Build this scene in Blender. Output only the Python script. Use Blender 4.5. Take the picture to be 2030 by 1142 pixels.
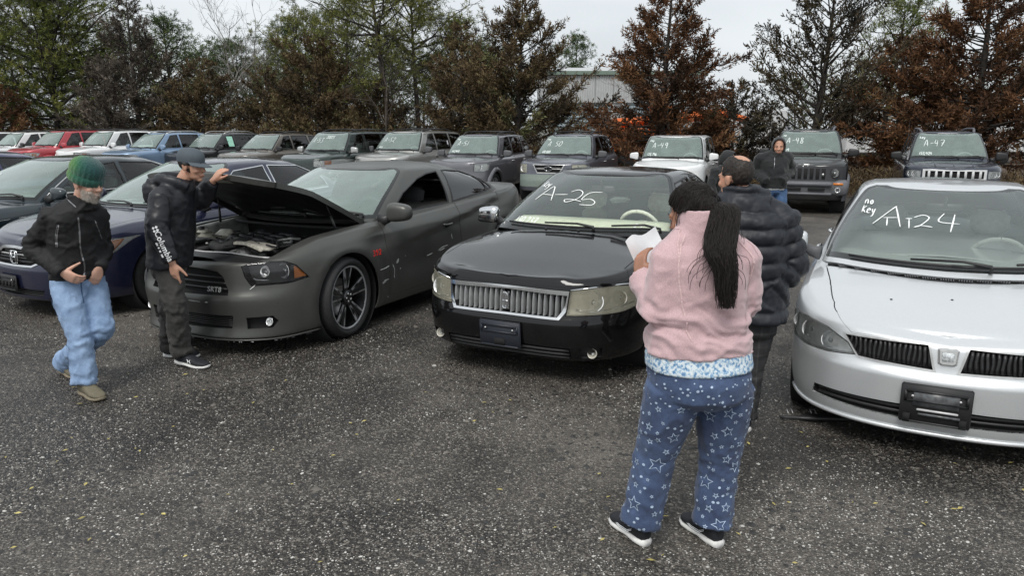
import bpy, bmesh, math, random, os
import numpy as np
from mathutils import Vector, Matrix, noise
from mathutils.bvhtree import BVHTree
R = math.radians
scene = bpy.context.scene
for o in list(bpy.data.objects):
 bpy.data.objects.remove(o)
COL = scene.collection
random.seed(7)
rng = np.random.default_rng(7)
# ------------------------------------------------------------------ camera, sky, sun, exposure
cam_data = bpy.data.cameras.new('camera')
cam = bpy.data.objects.new('camera', cam_data)
COL.objects.link(cam)
cam.location = (0, 0, 1.83)
cam.rotation_euler = (R(90 - 12.1), 0, 0)
cam_data.sensor_width = 36
cam_data.lens = 36 * 1475 / 2030
cam_data.clip_end = 2000
scene.camera = cam
SUN_EL, SUN_AZ = 52, 200
world = bpy.data.worlds.new('World')
scene.world = world
world.use_nodes = True
wn = world.node_tree.nodes
wl = world.node_tree.links
for n in list(wn):
 wn.remove(n)
w_out = wn.new('ShaderNodeOutputWorld')
w_bg = wn.new('ShaderNodeBackground')
w_sky = wn.new('ShaderNodeTexSky')
w_sky.sky_type = 'NISHITA'
w_sky.sun_disc = False
w_sky.sun_elevation = R(SUN_EL)
w_sky.sun_rotation = R(SUN_AZ)
w_sky.air_density = 1.0
w_sky.dust_density = 4.0
w_sky.ozone_density = 1.0
# overcast: one even cloud sheet covers the whole sky (pale grey, faintly mottled)
w_tc = wn.new('ShaderNodeTexCoord')
w_map = wn.new('ShaderNodeMapping'); w_map.inputs['Scale'].default_value = (1, 1, 2.5)
w_noise = wn.new('ShaderNodeTexNoise')
w_noise.inputs['Scale'].default_value = 2.2
w_noise.inputs['Detail'].default_value = 4
w_ramp = wn.new('ShaderNodeValToRGB')
w_ramp.color_ramp.elements[0].position = .25
w_ramp.color_ramp.elements[0].color = (4.7, 5.0, 5.25, 1)
w_ramp.color_ramp.elements[1].position = .8
w_ramp.color_ramp.elements[1].color = (6.5, 6.8, 7.0, 1)
w_mix = wn.new('ShaderNodeMix'); w_mix.data_type = 'RGBA'
w_mix.inputs['Factor'].default_value = .93
wl.new(w_tc.outputs['Generated'], w_map.inputs['Vector'])
wl.new(w_map.outputs['Vector'], w_noise.inputs['Vector'])
wl.new(w_noise.outputs['Fac'], w_ramp.inputs['Fac'])
wl.new(w_sky.outputs['Color'], w_mix.inputs['A'])
wl.new(w_ramp.outputs['Color'], w_mix.inputs['B'])
wl.new(w_mix.outputs['Result'], w_bg.inputs['Color'])
wl.new(w_bg.outputs['Background'], w_out.inputs['Surface'])
w_bg.inputs['Strength'].default_value = 0.10
sun_data = bpy.data.lights.new('sun', 'SUN')
sun_data.energy = 1.5
sun_data.angle = R(25)
sun_data.color = (1, .97, .93)
sun = bpy.data.objects.new('sun', sun_data)
COL.objects.link(sun)
sun.rotation_euler = (R(90 - SUN_EL), 0, R(180 - SUN_AZ))
sun.location = (0, -10, 30)
scene.view_settings.view_transform = 'Standard'
scene.view_settings.look = 'None'
scene.view_settings.gamma = 1
scene.view_settings.use_curve_mapping = False
scene.view_settings.exposure = 0.58
scene.render.engine = 'CYCLES'
scene.cycles.max_bounces = 6
scene.cycles.transparent_max_bounces = 12
scene.cycles.use_denoising = True
# ------------------------------------------------------------------ materials
def newmat(name):
 m = bpy.data.materials.new(name)
 m.use_nodes = True
 nt = m.node_tree
 b = nt.nodes['Principled BSDF']
 return m, nt, b
def N(nt, typ, **kw):
 n = nt.nodes.new(typ)
 for k, v in kw.items():
  if k in n.inputs:
   n.inputs[k].default_value = v
  else:
   setattr(n, k, v)
 return n
def ramp(nt, fac, stops, interp='LINEAR'):
 r = nt.nodes.new('ShaderNodeValToRGB')
 cr = r.color_ramp
 cr.interpolation = interp
 while len(cr.elements) < len(stops):
  cr.elements.new(.5)
 for e, (p, c) in zip(cr.elements, stops):
  e.position = p
  e.color = c if len(c) == 4 else (*c, 1)
 nt.links.new(fac, r.inputs['Fac'])
 return r.outputs['Color']
def objcoord(nt):
 return N(nt, 'ShaderNodeTexCoord').outputs['Object']
def plain(name, col, rough=.6, metal=0., var=.12, scale=30, bump=0., coat=0., spec=.5):
 m, nt, b = newmat(name)
 no = N(nt, 'ShaderNodeTexNoise', Scale=scale, Detail=5.)
 nt.links.new(objcoord(nt), no.inputs['Vector'])
 c = ramp(nt, no.outputs['Fac'], [(.3, tuple(x * (1 - var) for x in col)), (.7, tuple(min(1, x * (1 + var)) for x in col))])
 nt.links.new(c, b.inputs['Base Color'])
 b.inputs['Roughness'].default_value = rough
 b.inputs['Metallic'].default_value = metal
 b.inputs['Coat Weight'].default_value = coat
 b.inputs['Specular IOR Level'].default_value = spec
 if bump:
  bp = N(nt, 'ShaderNodeBump', Strength=bump, Distance=.01)
  nt.links.new(no.outputs['Fac'], bp.inputs['Height'])
  nt.links.new(bp.outputs['Normal'], b.inputs['Normal'])
 return m
def paint(name, col, metal=.5, rough=.35, coat=1., coat_rough=.04, dirt=.25, wet=.25, spec=.5):
 """car paint: flakes, clear coat, road film with noise of its own and fine rain beads"""
 m, nt, b = newmat(name)
 oc = objcoord(nt)
 big = N(nt, 'ShaderNodeTexNoise', Scale=3., Detail=8., Roughness=.65)
 nt.links.new(oc, big.inputs['Vector'])
 fl = N(nt, 'ShaderNodeTexNoise', Scale=900., Detail=1.)
 nt.links.new(oc, fl.inputs['Vector'])
 base = ramp(nt, fl.outputs['Fac'], [(.35, tuple(x * .85 for x in col)), (.65, tuple(min(1, x * 1.15) for x in col))])
 dust = tuple(.6 * x + .4 * y for x, y in zip(col, (.16, .15, .13)))
 mx = N(nt, 'ShaderNodeMix', data_type='RGBA')
 f = ramp(nt, big.outputs['Fac'], [(.42, (0, 0, 0)), (.75, (dirt, dirt, dirt))])
 nt.links.new(f, mx.inputs['Factor'])
 nt.links.new(base, mx.inputs['A'])
 mx.inputs['B'].default_value = (*dust, 1)
 nt.links.new(mx.outputs['Result'], b.inputs['Base Color'])
 b.inputs['Metallic'].default_value = metal
 b.inputs['Specular IOR Level'].default_value = spec
 rr = ramp(nt, big.outputs['Fac'], [(.3, (rough * .85,) * 3), (.75, (min(1, rough * 1.3),) * 3)])
 nt.links.new(rr, b.inputs['Roughness'])
 b.inputs['Coat Weight'].default_value = coat
 cr = ramp(nt, big.outputs['Fac'], [(.4, (coat_rough,) * 3), (.75, (coat_rough + .12,) * 3)])
 nt.links.new(cr, b.inputs['Coat Roughness'])
 if wet:
  vo = N(nt, 'ShaderNodeTexVoronoi', Scale=150.)
  nt.links.new(oc, vo.inputs['Vector'])
  dr = ramp(nt, vo.outputs['Distance'], [(0., (1, 1, 1)), (.42, (0, 0, 0))])
  bp = N(nt, 'ShaderNodeBump', Strength=wet, Distance=.0012)
  nt.links.new(dr, bp.inputs['Height'])
  nt.links.new(bp.outputs['Normal'], b.inputs['Coat Normal'])
  bp2 = N(nt, 'ShaderNodeBump', Strength=wet * .3, Distance=.0012)
  nt.links.new(dr, bp2.inputs['Height'])
  nt.links.new(bp2.outputs['Normal'], b.inputs['Normal'])
 return m
def glass(name, tint=(.80, .88, .84), refl=1.6, rough=.0, film=.0, fcol=(.60, .76, .70)):
 m = bpy.data.materials.new(name)
 m.use_nodes = True
 nt = m.node_tree
 nt.nodes.clear()
 out = N(nt, 'ShaderNodeOutputMaterial')
 tr = N(nt, 'ShaderNodeBsdfTransparent'); tr.inputs['Color'].default_value = (*tint, 1)
 gl = N(nt, 'ShaderNodeBsdfGlossy', Roughness=rough)
 fr = N(nt, 'ShaderNodeFresnel', IOR=1.5)
 mu = N(nt, 'ShaderNodeMath', operation='MULTIPLY', use_clamp=True); mu.inputs[1].default_value = refl
 nt.links.new(fr.outputs[0], mu.inputs[0])
 mx = N(nt, 'ShaderNodeMixShader')
 nt.links.new(mu.outputs[0], mx.inputs[0]); nt.links.new(tr.outputs[0], mx.inputs[1]); nt.links.new(gl.outputs[0], mx.inputs[2])
 last = mx.outputs[0]
 if film:   # wet, dusty film; on windshields its pale colour also paints in reflected sky
  di = N(nt, 'ShaderNodeBsdfDiffuse'); di.inputs['Color'].default_value = (*fcol, 1)
  no = N(nt, 'ShaderNodeTexNoise', Scale=5., Detail=6.)
  nt.links.new(objcoord(nt), no.inputs['Vector'])
  vo = N(nt, 'ShaderNodeTexVoronoi', Scale=110.)
  nt.links.new(objcoord(nt), vo.inputs['Vector'])
  f1 = ramp(nt, no.outputs['Fac'], [(.3, (film * .85,) * 3), (.75, (film * 1.12,) * 3)])
  f2 = ramp(nt, vo.outputs['Distance'], [(.0, (film * .5,) * 3), (.25, (0, 0, 0))])
  ad = N(nt, 'ShaderNodeMath', operation='ADD', use_clamp=True)
  nt.links.new(f1, ad.inputs[0]); nt.links.new(f2, ad.inputs[1])
  m2 = N(nt, 'ShaderNodeMixShader')
  nt.links.new(ad.outputs[0], m2.inputs[0]); nt.links.new(last, m2.inputs[1]); nt.links.new(di.outputs[0], m2.inputs[2])
  last = m2.outputs[0]
 nt.links.new(last, out.inputs['Surface'])
 return m
M = {}
M['black'] = plain('black_plastic', (.018, .018, .019), .45, bump=.05, scale=200)
M['matblack'] = plain('matt_black', (.010, .010, .011), .9)
M['trim'] = plain('window_rubber', (.014, .014, .015), .5)
M['frit'] = plain('glass_border', (.02, .022, .022), .12)
M['rubber'] = plain('tyre_rubber', (.018, .018, .019), .75, scale=60, var=.3, bump=.2)
M['chrome'] = plain('chrome', (.72, .73, .74), .12, 1., var=.05)
M['dullchrome'] = plain('dull_chrome', (.58, .58, .57), .35, .75, var=.12)
M['silverplastic'] = plain('silver_plastic', (.5, .5, .5), .4, .3)
M['alloy'] = plain('alloy', (.46, .47, .48), .32, .55)
M['bar_silver'] = plain('bar_silver', (.60, .61, .61), .28, .35)
M['darkalloy'] = plain('dark_alloy', (.035, .036, .038), .3, .6, coat=.6)
M['grey_trim'] = plain('grey_cladding', (.09, .092, .098), .55, bump=.08, scale=250)
M['amber'] = plain('amber_lens', (.62, .20, .03), .15, coat=.5)
M['clear_lens'] = glass('clear_lens', (.95, .96, .95), 1.5, .02, film=.04, fcol=(.75, .76, .75))
M['lens_new'] = glass('new_lens', (.97, .97, .97), 1.2, .02)
M['hazy_lens'] = glass('hazy_lens', (.97, .95, .86), 1.3, .05, film=.17, fcol=(.70, .68, .56))
M['reflector'] = plain('lamp_reflector', (.82, .83, .83), .15, .45, var=.15, scale=60)
M['lamp_dark'] = plain('lamp_housing_dark', (.03, .03, .032), .3, .2)
M['lamp_grey'] = plain('lamp_housing_grey', (.62, .60, .53), .35, .2)
M['windshield'] = glass('windshield_glass', (.84, .94, .90), 1.8, .0, film=.23)  # pale film carries painted sky reflection on the glass
M['windshield_clear'] = glass('clear_windshield_glass', (.95, 1., .97), 1.7, .0, film=.06)
M['side_glass'] = glass('side_glass', (.66, .77, .73), 1.6)
M['tint_glass'] = glass('tinted_glass', (.05, .055, .06), 1.7)
M['beige'] = plain('beige_leather', (.86, .84, .74), .6)
M['beige_dash'] = plain('beige_dashboard', (.80, .80, .64), .7)
M['grey_cloth'] = plain('grey_seat_cloth', (.30, .31, .30), .85)
M['dark_cloth'] = plain('dark_seat_cloth', (.03, .03, .033), .85)
M['grey_dash'] = plain('grey_dashboard', (.27, .29, .28), .7)
M['dark_dash'] = plain('dark_dashboard', (.05, .052, .052), .7)
M['paper'] = plain('paper', (.78, .79, .80), .8, var=.04, scale=12)
M['chalk_faint'] = plain('faint_marker', (.60, .66, .64), .8, var=.2, scale=60)
M['chalk'] = plain('white_marker', (.85, .87, .86), .8, var=.1, scale=150)
M['red_badge'] = plain('red_badge', (.55, .02, .02), .35)
M['bracket'] = plain('plate_bracket_navy', (.022, .026, .036), .5, bump=.1, scale=120)
M['white_scrape'] = plain('bare_scrape', (.62, .63, .62), .7)
# ------------------------------------------------------------------ object helpers
def tag(o, label=None, cat=None, group=None, kind=None):
 if label: o['label'] = label
 if cat: o['category'] = cat
 if group: o['group'] = group
 if kind: o['kind'] = kind
 return o
def empty(name, loc=(0, 0, 0), rz=0., label=None, cat=None, group=None):
 o = bpy.data.objects.new(name, None)
 o.empty_display_size = .2
 COL.objects.link(o)
 o.location = loc
 o.rotation_euler = (0, 0, rz)
 return tag(o, label, cat, group)
def link(name, me, mat, parent=None, smooth=True):
 o = bpy.data.objects.new(name, me)
 COL.objects.link(o)
 if mat is not None:
  if isinstance(mat, (list, tuple)):
   for x in mat: me.materials.append(x)
  else:
   me.materials.append(mat)
 if smooth and len(me.polygons):
  me.polygons.foreach_set('use_smooth', [True] * len(me.polygons))
 if parent is not None:
  o.parent = parent
 return o
def mesh(name, verts, faces, mat, parent=None, smooth=True):
 me = bpy.data.meshes.new(name)
 me.from_pydata([tuple(map(float, v)) for v in verts], [], [tuple(f) for f in faces])
 me.update()
 return link(name, me, mat, parent, smooth)
class MB:
 """collects simple shapes and links them as one mesh"""
 def __init__(self):
  self.v = []; self.f = []
 def add(self, v, f):
  b = len(self.v)
  self.v += [tuple(p) for p in v]
  self.f += [tuple(i + b for i in q) for q in f]
  return self
 def box(self, c, s, rot=None, bev=0.):
  sx, sy, sz = s[0] / 2, s[1] / 2, s[2] / 2
  if bev:
   bv = min(bev, .49 * min(s))
   pts = []
   for z, k in ((-sz, bv), (-sz + bv, 0), (sz - bv, 0), (sz, bv)):
    x, y = sx - k, sy - k
    b2 = bv
    pts.append([(-x + b2, -y, z), (x - b2, -y, z), (x, -y + b2, z), (x, y - b2, z), (x - b2, y, z), (-x + b2, y, z), (-x, y - b2, z), (-x, -y + b2, z)])
   v = [p for r in pts for p in r]
   f = [tuple(range(7, -1, -1)), tuple(range(24, 32))]
   for r in range(3):
    for i in range(8):
     f.append((r * 8 + i, r * 8 + (i + 1) % 8, r * 8 + 8 + (i + 1) % 8, r * 8 + 8 + i))
  else:
   v = [(x, y, z) for z in (-sz, sz) for x, y in ((-sx, -sy), (sx, -sy), (sx, sy), (-sx, sy))]
   f = [(3, 2, 1, 0), (4, 5, 6, 7), (0, 1, 5, 4), (1, 2, 6, 5), (2, 3, 7, 6), (3, 0, 4, 7)]
  if rot is not None:
   v = [rot @ Vector(p) for p in v]
  return self.add([(p[0] + c[0], p[1] + c[1], p[2] + c[2]) for p in v], f)
 def tube(self, pts, r, n=8, cap=True, flat=1.):
  pts = [Vector(p) for p in pts]
  rs = r if isinstance(r, (list, tuple)) else [r] * len(pts)
  v = []; f = []
  prev = None
  for i, p in enumerate(pts):
   t = (pts[min(i + 1, len(pts) - 1)] - pts[max(i - 1, 0)]).normalized()
   if prev is None:
    a = t.cross(Vector((0, 0, 1)))
    if a.length < .05: a = t.cross(Vector((0, 1, 0)))
   else:
    a = prev - t * prev.dot(t)
   a.normalize(); prev = a
   b = t.cross(a)
   for k in range(n):
    an = 2 * math.pi * k / n
    v.append(p + a * math.cos(an) * rs[i] + b * math.sin(an) * rs[i] * flat)
  for i in range(len(pts) - 1):
   for k in range(n):
    f.append((i * n + k, i * n + (k + 1) % n, (i + 1) * n + (k + 1) % n, (i + 1) * n + k))
  if cap:
   f.append(tuple(range(n - 1, -1, -1)))
   f.append(tuple((len(pts) - 1) * n + k for k in range(n)))
  return self.add(v, f)
 def lathe(self, prof, n=24, axis='y', c=(0, 0, 0), a0=0., a1=2 * math.pi):
  """prof: list of (r, h) revolved round an axis through c"""
  full = abs(a1 - a0 - 2 * math.pi) < 1e-6
  m = n if full else n + 1
  v = []; f = []
  for r, h in prof:
   for k in range(m):
    a = a0 + (a1 - a0) * k / n
    x, y = r * math.cos(a), r * math.sin(a)
    p = {'y': (x, h, y), 'z': (x, y, h), 'x': (h, x, y)}[axis]
    v.append((p[0] + c[0], p[1] + c[1], p[2] + c[2]))
  for i in range(len(prof) - 1):
   for k in range(n):
    k2 = (k + 1) % m
    f.append((i * m + k, i * m + k2, (i + 1) * m + k2, (i + 1) * m + k))
  return self.add(v, f)
 def xform(self, fn):
  self.v = [tuple(fn(Vector(p))) for p in self.v]
  return self
 def build(self, name, mat, parent=None, smooth=True, sharp=None):
  o = mesh(name, self.v, self.f, mat, parent, smooth)
  if smooth and sharp:
   o.data.set_sharp_from_angle(angle=R(sharp))
  return o
def wire_cage(*a):
 pass
# ------------------------------------------------------------------ car skins
def pchip_y(Y, t):
 """monotone cubic through Y (K,N,..) at uniform knots, evaluated at t (N,)"""
 K = Y.shape[0]
 d = np.diff(Y, axis=0)
 m = np.zeros_like(Y)
 a, b = d[:-1], d[1:]
 s = a + b
 with np.errstate(divide='ignore', invalid='ignore'):
  h = np.where(a * b > 0, 2 * a * b / np.where(np.abs(s) < 1e-12, 1, s), 0.)
 m[1:-1] = h
 m[0] = d[0]; m[-1] = d[-1]
 k = np.clip(np.floor(t).astype(int), 0, K - 2)
 q = (t - k)
 n = np.arange(Y.shape[1])
 if Y.ndim == 3: q = q[:, None]
 y0, y1, m0, m1 = Y[k, n], Y[k + 1, n], m[k, n], m[k + 1, n]
 q2, q3 = q * q, q * q * q
 return (2 * q3 - 3 * q2 + 1) * y0 + (q3 - 2 * q2 + q) * m0 + (-2 * q3 + 3 * q2) * y1 + (q3 - q2) * m1
def interp(xs, ys, q):
 """monotone cubic for arbitrary increasing knots"""
 xs = np.asarray(xs, float); ys = np.asarray(ys, float); q = np.asarray(q, float)
 h = np.diff(xs); d = np.diff(ys) / h
 m = np.zeros(len(xs))
 for i in range(1, len(xs) - 1):
  if d[i - 1] * d[i] > 0:
   w1 = 2 * h[i] + h[i - 1]; w2 = h[i] + 2 * h[i - 1]
   m[i] = (w1 + w2) / (w1 / d[i - 1] + w2 / d[i])
 m[0] = d[0]; m[-1] = d[-1]
 k = np.clip(np.searchsorted(xs, q) - 1, 0, len(xs) - 2)
 t = np.clip((q - xs[k]) / h[k], 0, 1)
 t2, t3 = t * t, t * t * t
 return (2 * t3 - 3 * t2 + 1) * ys[k] + (t3 - 2 * t2 + t) * h[k] * m[k] + (-2 * t3 + 3 * t2) * ys[k + 1] + (t3 - t2) * h[k] * m[k + 1]
ZU = [0, .6, 1, 1.5, 2, 2.4, 3]
class Surf:
 """half skin of a car: u runs front centre > left side > rear centre, v runs from the bottom edge up and over to the centre line"""
 def __init__(self, rings, crown, xs, xe, mf=3., mr=3., kf=.02, kr=.03, topp=2.2, mods=()):
  self.rings = rings; self.K = len(rings)
  self.cx = [c[0] for c in crown][::-1]; self.cz = [c[1] for c in crown][::-1]
  self.xs, self.xe, self.mf, self.mr, self.kf, self.kr = xs, xe, mf, mr, kf, kr
  self.topp = topp; self.mods = list(mods)
  self.arcs = []
  s = np.concatenate([np.linspace(0, .9, 80), 1 - .1 * np.linspace(1, 0, 80) ** 2.5])
  for r in rings:
   xs_, xe_ = r.get('xs', xs), r.get('xe', xe)
   xm = .5 * (xs_ + xe_)
   W = r['W']
   def taper(x, W=W, xs_=xs_, xe_=xe_, xm=xm, r=r):
    return W * (1 - r.get('kf', kf) * np.clip((x - xm) / (xs_ - xm), 0, 1.5) ** 2 - r.get('kr', kr) * np.clip((xm - x) / (xm - xe_), 0, 1.5) ** 2)
   A = []
   for x0, x1, mm in ((xs_, r['xf'], r.get('mf', mf)), (xe_, r['xr'], r.get('mr', mr))):
    ye = taper(np.array(x0))
    xx = x0 + (x1 - x0) * np.sqrt(np.clip(1 - s ** mm, 0, 1)); yy = ye * s
    L = np.concatenate([[0], np.cumsum(np.hypot(np.diff(xx), np.diff(yy)))])
    A.append((L / L[-1], xx, yy))
   self.arcs.append((A, taper, xs_, xe_))
  self._bvh = None
 def ring(self, k, u):
  (F, B), taper, xs_, xe_ = self.arcs[k]
  xs2 = xs_ + (xe_ - xs_) * (u - 1)
  x = np.where(u < 1, np.interp(u, F[0], F[1]), np.where(u > 2, np.interp(3 - u, B[0], B[1]), xs2))
  y = np.where(u < 1, np.interp(u, F[0], F[2]), np.where(u > 2, np.interp(3 - u, B[0], B[2]), taper(xs2)))
  z = interp(ZU, self.rings[k]['z'], u)
  return np.stack([x, y, z], 1)
 def eval(self, u, v, off=None):
  u = np.clip(np.asarray(u, float), 0, 3); v = np.clip(np.asarray(v, float), 0, self.K)
  Y = np.stack([self.ring(k, u) for k in range(self.K)])
  P = pchip_y(Y, np.minimum(v, self.K - 1))
  s = np.clip(self.K - v, 0, 1)
  top = v > self.K - 1
  cz = interp(self.cx, self.cz, P[:, 0])
  cr = (cz - P[:, 2]) * (1 - s ** self.topp)
  y0 = P[:, 1].copy()
  P[:, 1] = np.where(top, P[:, 1] * s, P[:, 1])
  # the crown fades in from the nose, where left and right meet
  tt = np.clip(y0 / .5, 0, 1)
  P[:, 2] = np.where(top, P[:, 2] + cr * tt * tt * (3 - 2 * tt), P[:, 2])
  for f in self.mods:
   P = f(P, u, v)
  if off is not None:
   P = P + self.normal(u, v) * np.asarray(off).reshape(-1, 1)
  return P
 def normal(self, u, v):
  u = np.clip(np.asarray(u, float), .012, 2.988); v = np.clip(np.asarray(v, float), .004, self.K - .004)
  e = .004
  du = self.eval(u + e, v) - self.eval(u - e, v)
  dv = self.eval(u, v + e) - self.eval(u, v - e)
  n = np.cross(du, dv)
  return n / np.maximum(np.linalg.norm(n, axis=1, keepdims=True), 1e-12)
 def pt(self, u, v, off=0.):
  sg = -1 if u < 0 else 1
  p = self.eval(np.array([abs(u)]), np.array([v]), np.array([off]))[0]
  return Vector((p[0], p[1] * sg, p[2]))
 def nrm(self, u, v):
  sg = -1 if u < 0 else 1
  n = self.normal(np.array([abs(u)]), np.array([v]))[0]
  return Vector((n[0], n[1] * sg, n[2]))
 def bvh(self):
  if self._bvh is None:
   us = np.concatenate([np.linspace(0, 1, 49), np.linspace(1, 2, 57)[1:], np.linspace(2, 3, 21)[1:]])
   vs = np.linspace(0, self.K, self.K * 8 + 1)
   U, V = np.meshgrid(us, vs)
   P = self.eval(U.ravel(), V.ravel())
   nu = len(us)
   F = [(j * nu + i, j * nu + i + 1, (j + 1) * nu + i + 1, (j + 1) * nu + i) for j in range(len(vs) - 1) for i in range(nu - 1)]
   T = [(a, b, c) for a, b, c, d in F] + [(a, c, d) for a, b, c, d in F]
   self._T = T; self._P = P; self._U = U.ravel(); self._V = V.ravel()
   self._bvh = BVHTree.FromPolygons([tuple(p) for p in P], T)
  return self._bvh
 def hit(self, o, d):
  b = self.bvh()
  sg = 1
  loc, nor, idx, dist = b.ray_cast(Vector(o), Vector(d))
  miss = loc is None
  if miss:
   # closest approach of the ray: sample along it
   best = None
   o = Vector(o); d = Vector(d).normalized()
   t0 = -o.dot(d)
   for k in range(-24, 25):
    q = o + d * (t0 + k * .12)
    l2, n2, i2, ds = b.find_nearest(q)
    if best is None or ds < best[0]: best = (ds, l2, i2, q)
   loc, idx = best[1], best[2]
  a, bb, c = self._T[idx]
  A, B, C = Vector(self._P[a]), Vector(self._P[bb]), Vector(self._P[c])
  v0, v1, v2 = B - A, C - A, loc - A
  d00, d01, d11, d20, d21 = v0.dot(v0), v0.dot(v1), v1.dot(v1), v2.dot(v0), v2.dot(v1)
  den = d00 * d11 - d01 * d01
  if abs(den) < 1e-14: w1 = w2 = 0
  else:
   w1 = (d11 * d20 - d01 * d21) / den; w2 = (d00 * d21 - d01 * d20) / den
  w0 = 1 - w1 - w2
  u = w0 * self._U[a] + w1 * self._U[bb] + w2 * self._U[c]
  v = w0 * self._V[a] + w1 * self._V[bb] + w2 * self._V[c]
  if miss:
   q = best[3]
   if q.z < loc.z and v < .3: v = -.35
  return u, v, miss
 def uv(self, pts, mode, dens=.06):
  """2-D outline seen from a side of the car > (u, v) outline on the skin"""
  if mode == 'uv':
   return [tuple(p) for p in pts]
  out = []
  n = len(pts)
  for i in range(n):
   p, q = pts[i], pts[(i + 1) % n]
   L = math.hypot(q[0] - p[0], q[1] - p[1])
   k = max(1, int(L / dens))
   for j in range(k):
    t = j / k
    a, b = p[0] + (q[0] - p[0]) * t, p[1] + (q[1] - p[1]) * t
    sg = 1
    if mode == 'side': u, v, _ = self.hit((a, 4, b), (0, -1, 0))
    else:
     if mode in ('front', 'rear') and a < 0: sg = -1; a = -a
     if mode == 'top' and b < 0: sg = -1; b = -b
     if mode == 'front': u, v, _ = self.hit((6, max(a, 1e-4), b), (-1, 0, 0))
     elif mode == 'rear':
      u, v, _ = self.hit((-12, max(a, 1e-4), b), (1, 0, 0))
      if sg < 0: u = 6 - u; sg = 1
     elif mode == 'top': u, v, _ = self.hit((a, max(b, 1e-4), 5), (0, 0, -1))
     elif mode == 'diag':
      # seen from 45 degrees off the front corner: a = distance along (-1, 1)/sqrt2, b = z
      s = .70711
      u, v, _ = self.hit((-a * s + 4 * s, a * s + 4 * s, b), (-s, -s, 0))
    if mode == 'top' and sg < 0: v = 2 * self.K - v
    elif sg < 0: u = -u
    out.append((u, v))
  return out
def poly_in(poly, x, y):
 c = False
 j = len(poly) - 1
 for i in range(len(poly)):
  xi, yi = poly[i]; xj, yj = poly[j]
  if (yi > y) != (yj > y) and x < (xj - xi) * (y - yi) / (yj - yi) + xi: c = not c
  j = i
 return c
class Skin:
 """a Surf laid out flat, cut along outlines, then wrapped: every region becomes a part with its own edge depth"""
 def __init__(self, surf, nu=(24, 60, 14), nv=5):
  self.s = surf
  us = np.concatenate([np.linspace(0, 1, nu[0] + 1), np.linspace(1, 2, nu[1] + 1)[1:], np.linspace(2, 3, nu[2] + 1)[1:]])
  vs = np.linspace(0, surf.K, surf.K * nv + 1)
  bm = self.bm = bmesh.new()
  self.lay = bm.faces.layers.int.new('pid')
  g = [[bm.verts.new((u, v, 0)) for u in us] for v in vs]
  for j in range(len(vs) - 1):
   for i in range(len(us) - 1):
    bm.faces.new((g[j][i], g[j][i + 1], g[j + 1][i + 1], g[j + 1][i]))
  self.parts = {0: dict(name='body')}
 def metric(self, uv):
  u = np.clip([p[0] if p[0] > 0 else -p[0] for p in uv], .02, 2.98); v = np.clip([p[1] for p in uv], .02, self.s.K - .02)
  e = .01
  a = np.linalg.norm(self.s.eval(u + e, v) - self.s.eval(u - e, v), axis=1) / (2 * e)
  b = np.linalg.norm(self.s.eval(u, v + e) - self.s.eval(u, v - e), axis=1) / (2 * e)
  return np.maximum(a, .05), np.maximum(b, .05)
 def grow(self, poly, d):
  """outline moved outward by d metres"""
  a, b = self.metric(poly)
  a[:] = a.mean(); b[:] = b.mean()
  P = np.array(poly) * np.stack([a, b], 1)
  n = len(P)
  x, y = P[:, 0], P[:, 1]
  area = .5 * np.sum(x * np.roll(y, -1) - np.roll(x, -1) * y)
  sg = 1 if area > 0 else -1
  e = np.roll(P, -1, 0) - P
  L = np.maximum(np.linalg.norm(e, axis=1, keepdims=True), 1e-9)
  nr = np.stack([e[:, 1], -e[:, 0]], 1) / L * sg
  pn = np.roll(nr, 1, 0)
  mid = nr + pn
  mid /= np.maximum(np.sum(mid * nr, 1, keepdims=True), .45)
  Q = P + mid * d
  return [tuple(q) for q in Q / np.stack([a, b], 1)]
 def imprint(self, poly, pid):
  bm = self.bm
  us = [p[0] for p in poly]; vs = [p[1] for p in poly]
  u0, u1, v0, v1 = min(us), max(us), min(vs), max(vs)
  def bb(f):
   c = [w.co for w in f.verts]
   xs_ = [q.x for q in c]; ys_ = [q.y for q in c]
   return min(xs_), max(xs_), min(ys_), max(ys_)
  cand = set()
  for f in bm.faces:
   a, b, c, d = bb(f)
   if b >= u0 and a <= u1 and d >= v0 and c <= v1: cand.add(f)
  n = len(poly)
  for i in range(n):
   p, q = poly[i], poly[(i + 1) % n]
   dx, dy = q[0] - p[0], q[1] - p[1]
   L = math.hypot(dx, dy)
   if L < 1e-6: continue
   nx, ny = dy / L, -dx / L
   sx0, sx1, sy0, sy1 = min(p[0], q[0]), max(p[0], q[0]), min(p[1], q[1]), max(p[1], q[1])
   sel = []
   for f in cand:
    a, b, c, d = bb(f)
    if b < sx0 - 1e-5 or a > sx1 + 1e-5 or d < sy0 - 1e-5 or c > sy1 + 1e-5: continue
    ds = [(w.co.x - p[0]) * nx + (w.co.y - p[1]) * ny for w in f.verts]
    if min(ds) < -1e-5 and max(ds) > 1e-5: sel.append(f)
   if not sel: continue
   es = set(e for f in sel for e in f.edges); vv = set(w for f in sel for w in f.verts)
   r = bmesh.ops.bisect_plane(bm, geom=sel + list(es) + list(vv), plane_co=(p[0], p[1], 0), plane_no=(nx, ny, 0), dist=1e-6)
   cand = set(f for f in cand if f.is_valid)
   cand.update(x for x in r['geom'] if isinstance(x, bmesh.types.BMFace))
  for f in cand:
   c = f.calc_center_median()
   if poly_in(poly, c.x, c.y): f[self.lay] = pid
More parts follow.
